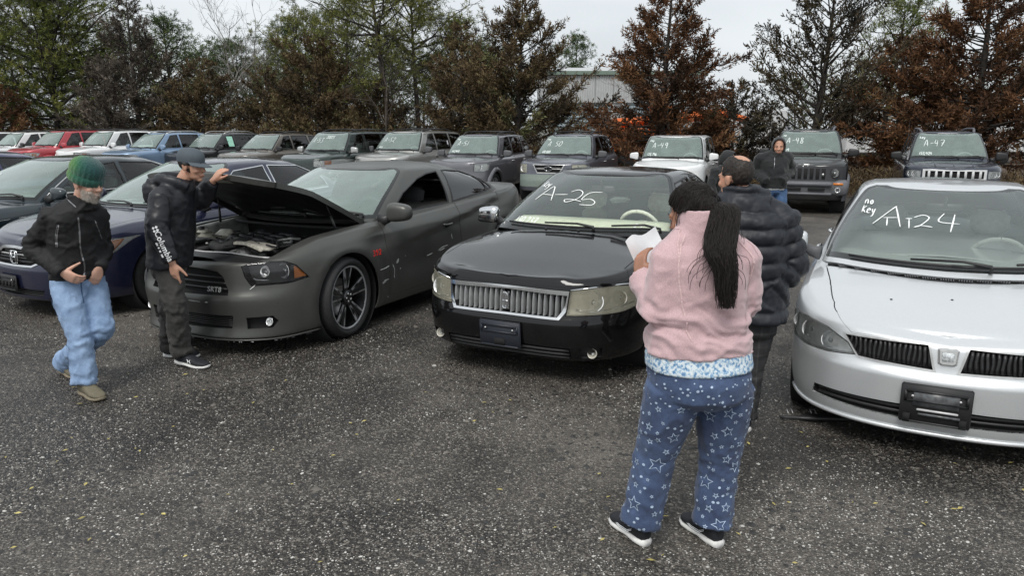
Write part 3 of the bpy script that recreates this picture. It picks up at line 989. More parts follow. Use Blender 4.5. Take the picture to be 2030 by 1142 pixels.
def make_car(p, name, label, cat, group=None, lod=1):
 g = p.get
 a = R(p['yaw'])
 X, Y = p['pos']
 car = empty(name, (X, Y, g('gz', 0.)), math.atan2(-math.cos(a), -math.sin(a)), label, cat, group)
 low = lower_surf(p); gr = green_surf(p)
 K = low.K; c = p['cab']
 res = (22, 64, 12) if lod else (10, 30, 6)
 sk = Skin(low, res, 4 if lod else 2)
 pm = p['paint']
 wb, r = p['wb'], p['tyre']
 ar = g('arch', r + .045)
 # cabin opening
 uu = np.linspace(0, 3, 25 if lod else 13)
 ob = gr.eval(uu, np.zeros(len(uu)))[:, :2]
 ctr = np.array([(c['wf'] + c['rr']) / 2, 0.])
 ob = [(x - math.copysign(.05, x - ctr[0]), max(y - .05, 0)) for x, y in ob]
 openp = ob + [(x, -y) for x, y in ob[::-1]][1:-1]
 hx = {}
 # hood
 if g('hood_cut'):
  front, sides = p['hood_cut']        # front edge in (u, v), side line in top view (x, y) front > rear
  su = low.uv(sides, 'top', .08)
  su = [q for q in su if q[1] <= low.K + 1e-6]
  su = su[:hood_len(sides, .08)]
  xe_, ye_ = sides[-1]
  bow = g('hood_bow', .1)
  par = [(xe_ + bow * (1 - (1 - k / 8) ** 2), ye_ * (1 - k / 8)) for k in range(9)]
  rear = [q for q in (low.uv([q_, (q_[0], q_[1] + .001)], 'top', 9)[0] for q_ in par[1:])]
  poly = [(-.3, front[0][1])] + list(front) + su + [(q[0], min(q[1], low.K)) for q in rear] + [(rear[-1][0], low.K + .4), (-.3, low.K + .4)]
  hx['hood'] = sk.cut('hood', poly, 'uv', pm, gap=.006, center=True, skirt=g('hood_skirt', .02))[0]
  if g('cowl', True):
   w_ = g('cowl_w', .10)
   cw = [(x - .012, y) for x, y in par] + [(x - .012, -y) for x, y in par[::-1][1:]] + [(x - w_, -y) for x, y in par[:-1]] + [(x - w_, y) for x, y in par[::-1]]
   sk.cut('cowl_panel', cw, 'top', M['black'], off=-.010, center=True, skirt=.02, dens=.2)
 pc, _ = sk.cut('opening', openp, 'top', delete=True, dens=.3)
 # doors
 for i, d in enumerate(g('doors', [])):
  pid, _ = sk.cut('door', d, 'side', pm, gap=.005, dens=.10)
  hx['door%d' % i] = pid
 for e in g('cuts', []):
  kw = dict(e)
  nm = kw.pop('name'); pts = kw.pop('pts')
  m_ = kw.pop('mat', None)
  key = kw.pop('key', None)
  pr = kw.pop('in_', None)
  if pr: kw['parent'] = hx[pr]
  if isinstance(m_, str): m_ = M[m_]
  if isinstance(kw.get('rimmat'), str): kw['rimmat'] = M[kw['rimmat']]
  pid, poly = sk.cut(nm, pts, mat=m_ if m_ is not None else pm, **kw)
  if key: hx[key] = pid
 for x in (0, -wb):
  sk.cut('arch', arch_poly(x, r + g('arch_dz', .0), ar if x == 0 else g('arch_r', ar)), 'side', delete=True, dens=.3)
 objs = sk.emit(car, [pm, M['matblack']])
 # greenhouse
 gk = Skin(gr, (16, 40, 12) if lod else (8, 20, 6), 4 if lod else 2)
 KG = gr.K
 ws = g('ws', (.845, .34, .80, KG - 1.08))     # half width in u below, v below, half width above, v above
 wsp = [(-.3, ws[1]), (ws[0] * .5, ws[1] - .0), (ws[0], ws[1] + .0), (ws[2] + (ws[0] - ws[2]) * .5, (ws[1] + ws[3]) / 2), (ws[2], ws[3] - .12), (ws[2] - .03, ws[3]), (-.3, ws[3])]
 gk.cut('windshield', wsp, 'uv', p.get('ws_mat', M['windshield']), off=-.002, skirt=0, center=True, rim=g('frit', .045), rimmat=M['frit'], rimoff=-.002, rimname='windshield_border')
 for wdw in p['windows']:
  kw = dict(wdw)
  pts = kw.pop('pts'); m_ = kw.pop('mat', 'side_glass')
  gk.cut(kw.pop('name', 'window'), pts, kw.pop('mode', 'side'), M[m_], off=-.006, skirt=0, rim=kw.pop('rim', .022), rimmat=M[kw.pop('rimmat', 'trim')], rimoff=.002, dens=.12, **kw)
 rw = g('rw', (2.22, .7, 2.26, KG - 1.2))
 gk.cut('rear_window', [(3.3, rw[1]), (rw[0], rw[1]), (rw[2], rw[3]), (3.3, rw[3])], 'uv', M[g('rear_glass', 'side_glass')], off=-.002, skirt=0, center=True, rim=.03, rimmat=M['frit'], rimoff=-.002)
 for e in g('gcuts', []):
  kw = dict(e); nm = kw.pop('name'); pts = kw.pop('pts'); m_ = kw.pop('mat', None)
  gk.cut(nm, pts, mat=M[m_] if isinstance(m_, str) else (m_ or pm), **kw)
 gob = gk.emit(car, [g('roof_paint', pm), M['matblack']])
 gob[0][0].name = 'roof'
 # underside, wells, wheels
 fo, ro = p['fo'], p['ro']
 W = p['W']
 MB().box(((fo - wb - ro) / 2, 0, p['zs'] + .07), (fo + wb + ro - .5, 2 * W - .62, .05)).build('underbody', M['matblack'], car, False)
 MB().box((-wb / 2, 0, p['zs'] + .06), (wb - 2 * ar - .02, 2 * W - .12, .03)).build('underbody', M['matblack'], car, False)
 wheel_liner.z = r + g('arch_dz', .0)
 for x in (0, -wb):
  for s in (1, -1):
   wheel_liner(car, x, W, (ar if x == 0 else g('arch_r', ar)), s)
   make_wheel(car, x, s * (W - g('wheel_in', .03) - p['tw'] / 2), r, p['tw'], g('rim', 'seven'), R(g('steer', 0)) if x == 0 else 0, g('rim_r'), g('rim_mat'), lod)
 interior(car, p, gr)
 if 'mirror' in p:
  side_mirrors(car, p, low, g('mirror_mat', pm), g('mirror_mat2'))
 if g('wiper', True):
  wipers(car, gr, *(g('wiper_spec', ()),) if g('wiper_spec') else ())
 car_parts = dict(car=car, low=low, gr=gr, objs=objs, gob=gob, hx=hx)
 return car_parts
def C_(name, pts, mat, mode='front', **k):
 return dict(name=name, pts=pts, mat=mat, mode=mode, **k)
def mirror_pts(h):
 """half outline (y >= 0, listed from the top centre outward and back to the bottom centre) > closed outline across the centre line"""
 return [(-.06, h[0][1])] + h + [(-.06, h[-1][1])]
MKZ_CUTS = [
 C_('grille', mirror_pts([(0, .700), (.47, .685), (.46, .62), (.41, .525), (0, .525)]), 'matblack', off=-.055, skirt=-.055, center=True, rim=.026, rimmat='chrome', rimoff=.012, rimname='grille_surround', key='grille'),
 C_('headlight', [(.49, .715), (.62, .735), (.78, .745), (.868, .725), (.89, .66), (.865, .585), (.75, .555), (.47, .545)], 'hazy_lens', off=.002, skirt=.01, gap=.007, key='lamp'),
 C_('lower_intake', mirror_pts([(0, .315), (.50, .305), (.50, .215), (0, .205)]), 'matblack', off=-.04, skirt=-.04, center=True),
 C_('fog_light_recess', [(.56, .315), (.70, .31), (.69, .225), (.56, .215)], 'black', off=-.03, skirt=-.03),
]
def mkz_mod(P, u, v):
 x, y = P[:, 0], P[:, 1]
 t = np.clip((.85 - x) / 1.2, 0, 1)
 yc = .46 + .06 * t
 m = (v > 5.02) & (x > -.5)
 fade = np.clip((v - 5.02) / .5, 0, 1) * np.clip((x + .5) / .1, 0, 1)
 dz = .012 / (1 + np.exp(-(yc - y) / .011)) + .006 * np.exp(-((y - .055) / .018) ** 2)
 P[:, 2] = np.where(m, P[:, 2] + dz * fade, P[:, 2])
 return P
CHARGER_CUTS = [
 C_('grille', mirror_pts([(0, .72), (.20, .715), (.33, .70), (.385, .66), (.43, .56), (.44, .515), (0, .505)]), 'matblack', off=-.06, skirt=-.06, center=True, key='grille'),
 C_('headlight', [(.54, .745), (.60, .775), (.70, .785), (.79, .78), (.85, .735), (.895, .635), (.84, .612), (.61, .600), (.565, .67)], 'lens_new', off=.002, skirt=.01, gap=.007, key='lamp'),
 C_('lower_intake', mirror_pts([(0, .345), (.47, .35), (.45, .24), (0, .23)]), 'matblack', off=-.05, skirt=-.05, center=True),
 C_('fog_light_recess', [(.57, .335), (.74, .345), (.765, .30), (.73, .245), (.57, .24)], 'matblack', off=-.05, skirt=-.05),
]
def charger_mod(P, u, v):
 x, y, z = P[:, 0].copy(), P[:, 1].copy(), P[:, 2].copy()
 # scalloped side: the panel falls away under a rising crease
 zc = .70 + .30 * np.clip((-x - .70) / 2.3, 0, 1.1)
 f = np.clip((-x - .62) / .6, 0, 1) * np.clip((x + 3.3) / .5, 0, 1)
 below = zc - z
 d = .034 * (1 / (1 + np.exp(-below / .010))) * np.exp(-np.clip(below, 0, 9) / .30) * f
 # knocked-in door and fender
 d += .030 * np.exp(-((x + 1.15) / .33) ** 2 - ((z - .52) / .13) ** 2)
 d += .022 * np.exp(-((x + .46) / .14) ** 2 - ((z - .80) / .08) ** 2)
 d -= .012 * np.exp(-((x + .60) / .05) ** 2 - ((z - .50) / .18) ** 2)
 side = (v < 6) & (v > .5)
 P[:, 1] = np.where(side & (y > .5), y - d, P[:, 1])
 # flared wheel arches
 for xa in (0, -3.052):
  rr = np.hypot(x - xa, z - .36)
  P[:, 1] += np.where(side & (y > .5), .016 * np.exp(-((rr - .43) / .07) ** 2), 0)
 # bulged hood
 m = (v > 6.0) & (x > -.5)
 P[:, 2] += np.where(m, .02 * np.exp(-(y / .34) ** 6) * np.clip((v - 6.0) / .3, 0, 1) * np.clip((x + .5) / .15, 0, 1), 0)
 return P
CIVIC_CUTS = [
 C_('grille', [(.52, .655), (.10, .665), (.065, .535), (.44, .548)], 'matblack', off=-.03, skirt=-.03, rim=.012, rimmat='dullchrome', rimoff=.004, rimname='grille_surround', key='grille'),
 C_('headlight', [(.50, .605), (.626, .668), (.75, .692), (.846, .692), (.873, .60), (.83, .54), (.737, .530), (.612, .532), (.462, .553)], 'clear_lens', off=.002, skirt=.01, gap=.006, key='lamp'),
 C_('lower_intake', mirror_pts([(0, .325), (.40, .318), (.67, .312), (.68, .25), (.40, .238), (0, .235)]), 'matblack', off=-.04, skirt=-.04, center=True),
]
ACCORD_CUTS = [
 C_('grille', mirror_pts([(0, .685), (.20, .675), (.33, .61), (.33, .56), (.27, .535), (0, .53)]), 'matblack', off=-.05, skirt=-.05, center=True, rim=.024, rimmat='chrome', rimoff=.008, rimname='grille_surround'),
 C_('headlight', [(.50, .64), (.60, .725), (.80, .770), (.895, .785), (.885, .72), (.86, .655), (.80, .605), (.58, .59)], 'clear_lens', off=.002, skirt=.01, gap=.007),
 C_('lower_intake', mirror_pts([(0, .305), (.40, .30), (.36, .235), (0, .23)]), 'matblack', off=-.05, skirt=-.05, center=True),
 C_('fog_light_recess', [(.55, .31), (.74, .33), (.72, .245), (.56, .24)], 'matblack', off=-.03, skirt=-.03),
]
# ------------------------------------------------------------------ the five sedans of the front row
MKZ = dict(pos=(.39, 6.12), yaw=27, fo=1.0, wb=2.728, ro=1.10, W=.917, zs=.19, zlamp=.56, znose=.765, zbelt=.955, zdeck=1.06, tyre=.325, tw=.215,
 nose=.085, nose1=.055, mf=4.2, lampin=.04, chin=.07, low_in=.02, zhood=.88,
 hood=[(1.0, .765), (.88, .782), (.5, .858), (0, .948), (-.35, .99), (-2.9, 1.05), (-3.3, 1.09), (-3.75, 1.07), (-3.9, 1.02)],
 cab=dict(wf=-.12, wfs=-.55, wb=.868, rr=-3.15, rrs=-2.65, tf=-.98, tfs=-1.28, wt=.60, tr=-2.35, trs=-2.1, zw=.985, ztf=1.375, zts=(1.40, 1.405, 1.385), zr=1.06, ztr=1.385,
    roof=[(-.9, 1.40), (-1.2, 1.435), (-1.6, 1.453), (-2.1, 1.44), (-2.4, 1.41)]),
 paint=paint('black_paint', (.004, .004, .0045), .0, .35, wet=.04, dirt=.05, spec=.02), ws_mat=M['windshield_clear'], seatmat='beige', dashmat='beige_dash', dash_dz=.035,
 windows=[dict(pts=[(-.72, 1.01), (-1.18, 1.33), (-1.62, 1.365), (-1.64, 1.02)]), dict(pts=[(-1.74, 1.02), (-1.72, 1.365), (-2.2, 1.35), (-2.5, 1.2), (-2.55, 1.04)])],
 doors=[[(-.52, .26), (-.50, .90), (-.62, 1.2), (-1.70, 1.2), (-1.70, .26)], [(-1.72, .26), (-1.72, 1.2), (-2.6, 1.2), (-2.62, .9), (-2.35, .5), (-2.28, .26)]],
 hood_cut=([(0., 4.95), (.42, 4.95), (.60, 5.0), (.72, 5.2)], [(.55, .75), (.2, .765), (-.42, .775)]), mirror=(-.62, 1.0, 1.03), mirror_mat=M['chrome'], mirror_mat2=M['black'], ws=(.89, .30, .85, 3.92), cuts=MKZ_CUTS, mods=[mkz_mod])
CHARGER = dict(pos=(-2.27, 6.85), yaw=26.5, fo=.97, wb=3.052, ro=1.06, W=.953, zs=.17, zfb=.15, zlamp=.55, znose=.77, zbelt=1.0, brise=.09, zdeck=1.12, tyre=.362, tw=.255, arch=.405,
 nose=.12, nose1=.06, mf=3.0, lampin=.04, chin=-.005, low_in=.025, wheel_in=.015, rim='twin5', rim_r=.288, rim_mat=M['darkalloy'], steer=6, zhood=.93, sh=.12, belt_in=.10, kr=.05,
 hood=[(.97, .77), (.84, .79), (.5, .875), (0, .965), (-.35, 1.0), (-3.2, 1.08), (-3.5, 1.14), (-3.95, 1.12), (-4.1, 1.06)],
 cab=dict(wf=-.22, wfs=-.68, wb=.83, rr=-3.55, rrs=-3.0, tf=-1.12, tfs=-1.45, wt=.60, tr=-2.65, trs=-2.3, zw=1.00, ztf=1.385, zts=(1.41, 1.41, 1.375), zr=1.11, ztr=1.385,
    roof=[(-1.05, 1.41), (-1.4, 1.455), (-1.8, 1.478), (-2.35, 1.455), (-2.75, 1.41)]),
 paint=paint('satin_grey_paint', (.076, .078, .072), .4, .36, coat=.28, coat_rough=.28, wet=.0, dirt=.35), seatmat='dark_cloth', dashmat='dark_dash', rear_glass='tint_glass',
 windows=[dict(name='window_opening', pts=[(-.86, 1.02), (-1.155, 1.19), (-1.50, 1.31), (-1.70, 1.35), (-1.92, 1.365), (-1.88, 1.05)], delete=True), dict(pts=[(-2.0, 1.055), (-2.06, 1.37), (-2.2, 1.37), (-2.5, 1.345), (-2.72, 1.285), (-2.82, 1.105)], mat='tint_glass'), dict(pts=[(-2.87, 1.115), (-2.79, 1.255), (-2.92, 1.19), (-3.0, 1.13)], mat='tint_glass')],
 doors=[[(-.58, .27), (-.56, .95), (-.70, 1.2), (-1.95, 1.2), (-1.95, .27)], [(-1.97, .27), (-1.97, 1.2), (-2.95, 1.2), (-3.0, .95), (-2.70, .58), (-2.62, .27)]],
 hood_cut=([(0., 5.7), (.28, 5.66), (.40, 5.4), (.50, 5.2)], [(.72, .66), (.62, .695), (.2, .74), (-.47, .77)]), cuts=CHARGER_CUTS, hood_skirt=.045, mods=[charger_mod], mirror=(-.66, 1.03, 1.06), mirror_s=(.075, .125, .085))
CIVIC = dict(pos=(2.75, 4.62), yaw=27, fo=.88, wb=2.70, ro=.92, W=.876, zs=.18, zfb=.16, zlamp=.52, znose=.70, zbelt=.93, brise=.06, zdeck=1.06, tyre=.315, tw=.205,
 nose=.14, nose1=.06, mf=2.5, lampin=.03, zhood=.865,
 hood=[(.88, .70), (.74, .73), (.45, .812), (.1, .905), (-.2, .955), (-2.7, 1.05), (-3.0, 1.08), (-3.45, 1.06), (-3.6, 1.02)],
 cab=dict(wf=.07, wfs=-.44, wb=.79, rr=-3.05, rrs=-2.5, tf=-.93, tfs=-1.25, wt=.57, tr=-2.25, trs=-2.0, zw=.95, ztf=1.36, zts=(1.385, 1.39, 1.36), zr=1.06, ztr=1.36,
    roof=[(-.85, 1.385), (-1.15, 1.418), (-1.55, 1.435), (-2.0, 1.425), (-2.35, 1.385)], mf=2.4),
 paint=paint('silver_paint', (.66, .68, .69), .55, .38, wet=.05, dirt=.06), ws_mat=M['windshield_clear'], seatmat='grey_cloth', dashmat='grey_dash',
 windows=[dict(pts=[(-.50, .98), (-1.10, 1.31), (-1.55, 1.35), (-1.57, 1.0)]), dict(pts=[(-1.66, 1.0), (-1.64, 1.35), (-2.1, 1.33), (-2.4, 1.18), (-2.45, 1.03)])],
 doors=[[(-.45, .25), (-.43, .86), (-.55, 1.15), (-1.62, 1.15), (-1.62, .25)], [(-1.64, .25), (-1.64, 1.15), (-2.5, 1.15), (-2.55, .9), (-2.3, .5), (-2.22, .25)]],
 hood_cut=([(0., 5.05), (.25, 5.02), (.44, 4.85)], [(.60, .58), (.4, .63), (0., .69), (-.14, .71)]), hood_bow=.28, cowl_w=.12, mirror_mat2=M['grey_trim'], mirror_e=.45, mirror_s=(.065,.12,.07), cuts=CIVIC_CUTS, mirror=(-.30, .98, 1.04))
ACCORD = dict(pos=(-4.41, 8.04), yaw=28, fo=1.0, wb=2.80, ro=1.12, W=.923, zs=.18, zlamp=.58, znose=.79, zbelt=.97, brise=.07, zdeck=1.09, tyre=.325, tw=.215,
 nose=.13, nose1=.06, mf=2.8, lampin=.03,
 hood=[(1.0, .79), (.86, .81), (.5, .90), (0, .975), (-.35, 1.01), (-2.9, 1.07), (-3.3, 1.12), (-3.75, 1.10), (-3.95, 1.05)],
 cab=dict(wf=-.12, wfs=-.56, wb=.83, rr=-3.30, rrs=-2.75, tf=-1.02, tfs=-1.32, wt=.60, tr=-2.45, trs=-2.15, zw=.99, ztf=1.395, zts=(1.42, 1.425, 1.40), zr=1.09, ztr=1.40,
    roof=[(-.95, 1.42), (-1.25, 1.455), (-1.7, 1.476), (-2.2, 1.46), (-2.5, 1.425)]),
 paint=paint('dark_blue_paint', (.012, .015, .044), .4, .3, wet=.08), seatmat='grey_cloth', dashmat='grey_dash',
 windows=[dict(pts=[(-.75, 1.02), (-1.22, 1.34), (-1.68, 1.385), (-1.70, 1.04)], rimmat='chrome', rim=.018), dict(pts=[(-1.78, 1.045), (-1.76, 1.385), (-2.3, 1.36), (-2.62, 1.22), (-2.68, 1.08)], rimmat='chrome', rim=.018)],
 doors=[[(-.54, .26), (-.52, .92), (-.62, 1.2), (-1.74, 1.2), (-1.74, .26)], [(-1.76, .26), (-1.76, 1.2), (-2.7, 1.2), (-2.72, .9), (-2.45, .5), (-2.38, .26)]],
 hood_cut=([(0., 5.0), (.30, 5.0), (.50, 5.05)], [(.62, .68), (.3, .73), (-.42, .76)]), mirror=(-.64, 1.02, 1.05), cuts=ACCORD_CUTS, steer=-4, rim='cover', rim_r=.215, rim_mat=M['silverplastic'])
TEAL = dict(ACCORD, pos=(-6.72, 9.0), yaw=27, paint=paint('dark_teal_paint', (.014, .026, .034), .4, .3, wet=.10), rim='ten', rim_mat=M['alloy'],
 windows=[dict(pts=[(-.75, 1.02), (-1.22, 1.34), (-1.68, 1.385), (-1.70, 1.04)]), dict(pts=[(-1.78, 1.045), (-1.76, 1.385), (-2.3, 1.36), (-2.62, 1.22), (-2.68, 1.08)])])
HERO = [('MKZ', MKZ), ('CHARGER', CHARGER), ('CIVIC', CIVIC), ('ACCORD', ACCORD), ('TEAL', TEAL)]
# ------------------------------------------------------------------ small car fittings
def _ray(S, o, d, side, off):
 """point (and normal) of a skin met by a ray from outside; side -1: the car's right half"""
 o = Vector(o); d = Vector(d)
 loc, n, i, ds = S.bvh().ray_cast(o, d)
 if loc is None:
  u, v, m = S.hit(o, d)
  loc = S.pt(u, max(v, 0)); n = S.nrm(u, max(v, 0))
 elif n.dot(d) > 0: n = -n
 p = loc + n * off
 if side < 0: p = Vector((p.x, -p.y, p.z)); n = Vector((n.x, -n.y, n.z))
 return p, n
def fpt(S, y, z, off=0.):
 """point on the nose seen from the front"""
 return _ray(S, (6, max(abs(y), 1e-4), z), (-1, 0, 0), -1 if y < 0 else 1, off)[0]
def spt(S, x, z, off=0., side=1):
 return _ray(S, (x, 4, z), (0, -1, 0), side, off)[0]
def snrm(S, x, z, side=1):
 return _ray(S, (x, 4, z), (0, -1, 0), side, 0)[1]
def tpt(S, x, y, off=0.):
 return _ray(S, (x, max(abs(y), 1e-4), 5), (0, 0, -1), -1 if y < 0 else 1, off)[0]
def aim(n):
 """rotation taking local +x to n, z kept up"""
 n = Vector(n).normalized()
 y = Vector((0, 0, 1)).cross(n).normalized()
 z = n.cross(y)
 return Matrix((n, y, z)).transposed()
def backing(lens, depth, mat, name='lamp_housing'):
 """housing behind a lamp lens: the same outline pushed in, with its walls"""
 me = lens.data
 vs = [v.co.copy() for v in me.vertices]
 nn = [v.vector.copy() for v in me.vertex_normals]
 cx = sum((v.x for v in vs)) / len(vs)
 F = [tuple(p.vertices) for p in me.polygons]
 # only the front faces (the skirt is found as the faces added last with 4 verts past the first boundary copy)
 n0 = lens.get('nface', len(F))
 front = F[:n0]
 used = sorted(set(i for f in front for i in f)); ix = {k: j for j, k in enumerate(used)}
 V = [vs[k] - Vector((depth, 0, 0)) - Vector((0, math.copysign(.006, vs[k].y), 0)) for k in used]
 f2 = [tuple(ix[k] for k in f) for f in front]
 cnt = {}
 for q in f2:
  for i in range(len(q)):
   a, b = q[i], q[(i + 1) % len(q)]
   cnt.setdefault((min(a, b), max(a, b)), []).append((a, b))
 top = {}
 for e in cnt.values():
  if len(e) == 1:
   a, b = e[0]
   for w in (a, b):
    if w not in top:
     top[w] = len(V); V.append(vs[used[w]] - Vector((.004, 0, 0)))
   f2.append((a, b, top[b], top[a]))
 o = mesh(name, V, f2, mat, None, False)
 o.parent = lens
 return o
def bowl(S, y, z, r, parent, off=-.035, mat=None, name='lamp_reflector', bulb=True, sq=1., dirn=(1, 0, .28), depth=.03):
 p = fpt(S, y, z, 0) + Vector((off, 0, 0))
 rot = aim((dirn[0], math.copysign(dirn[1], y) if y else 0, dirn[2]))
 m = MB()
 m.lathe([(r * 1.06, .004), (r, .006), (r * .92, -depth * .15), (r * .7, -depth * .6), (r * .38, -depth * .9), (.004, -depth)], 22, 'x')
 m.xform(lambda q: rot @ Vector((q.x, q.y * sq, q.z)) + p)
 o = m.build(name, mat or M['reflector'], parent)
 if bulb:
  b = MB().lathe([(r * .30, -depth * .8), (r * .32, -depth * .3), (r * .22, -depth * .08), (.002, -.0)], 14, 'x')
  b.xform(lambda q: rot @ q + p)
  b.build('lamp_bulb', M['clear_bulb'], o)
 return o
M['clear_bulb'] = plain('bulb_cap', (.6, .62, .63), .1, .6)
def font_mesh(text, size, extrude=.002, bold=0., shear=0., res=3, space=1.05):
 cu = bpy.data.curves.new('lettering', 'FONT')
 cu.body = text; cu.size = size; cu.extrude = extrude; cu.offset = bold; cu.shear = shear; cu.space_character = space
 cu.align_x = 'CENTER'; cu.align_y = 'CENTER'; cu.resolution_u = res
 o = bpy.data.objects.new('lettering', cu)
 COL.objects.link(o)
 dg = bpy.context.evaluated_depsgraph_get()
 me = bpy.data.meshes.new_from_object(o.evaluated_get(dg))
 V = np.array([v.co for v in me.vertices]).reshape(-1, 3); F = [tuple(p.vertices) for p in me.polygons]
 bpy.data.objects.remove(o); bpy.data.curves.remove(cu); bpy.data.meshes.remove(me)
 return V, F
def text_on(car, name, text, size, mat, place, **k):
 """lettering wrapped on a skin: place(a, b) > (point, normal) for text coordinates a (reading direction), b (up)"""
 V, F = font_mesh(text, size, **k)
 out = []
 for a, b, c in V:
  p, n = place(a, b)
  out.append(p + n * (c + .003))
 return mesh(name, out, F, mat, car, False)
def plate_bracket(car, S, y, z, w, h, mat, tilt=0., off=.012, slot=True, name='licence_plate_bracket', bar=None, thick=.018):
 p = fpt(S, y, z, off + .01)
 n = fpt(S, y + .1, z) - fpt(S, y - .1, z)
 yaw = math.atan2(-n.x, n.y)
 rot = Matrix.Rotation(yaw, 3, 'Z') @ Matrix.Rotation(tilt, 3, 'Y')
 m = MB()
 m.box((0, 0, 0), (thick, w, h), bev=.012)
 m.box((thick / 2 + .003, 0, h * .33), (.012, w * .86, .014)).box((thick / 2 + .003, 0, h * .08), (.012, w * .86, .010))
 for s in (-1, 1):
  m.box((thick / 2 + .003, s * w * .43, h * .2), (.012, .014, h * .28))
 m.box((thick / 2 + .002, 0, -h * .46), (.014, w * .9, .012), bev=.003)
 o = m.xform(lambda q: rot @ q + p).build(name, mat, car)
 d = MB()
 if slot:
  d.box((thick / 2 + .002, 0, -h * .30), (.012, w * .26, h * .26))
  d.xform(lambda q: rot @ q + p).build('bracket_slot', M['matblack'], o)
 s_ = MB()
 for s in (-1, 1):
  s_.lathe([(.008, thick / 2 + .006), (.007, thick / 2 + .012), (.001, thick / 2 + .013)], 8, 'x', (0, s * w * .33, h * .2))
 s_.xform(lambda q: rot @ q + p).build('bracket_screws', M['dullchrome'], o)
 return o, rot, p
def door_handles(car, S, spots, mat, w=.20):
 for i, (x, z) in enumerate(spots):
  for s in (1, -1):
   n = snrm(S, x, z, s)
   p = spt(S, x, z, .0, s)
   cup = MB().add(*superell((0, 0, 0), (.055, .008, .038), .9, 14, 8)).xform(lambda q: q + p + n * -.003)
   c = cup.build('door_handle', M['matblack'], car)
   pts = [p + Vector((dx, 0, .008)) + n * o for dx, o in ((w / 2, .002), (w * .38, .018), (0, .022), (-w * .38, .018), (-w / 2, .002))]
   MB().tube(pts, [.011, .014, .015, .014, .011], 8, flat=.8).build('handle_grip', mat, c)
def bars(car, S, y0, y1, zs, mat, name='grille_bar', off=-.02, r=.008, n=16, par=None, flat=1.4):
 for z in zs:
  pts = [fpt(S, y0 + (y1 - y0) * i / n, z, 0) + Vector((off, 0, 0)) for i in range(n + 1)]
  MB().tube(pts, r, 6, flat=flat).build(name, mat, par or car)
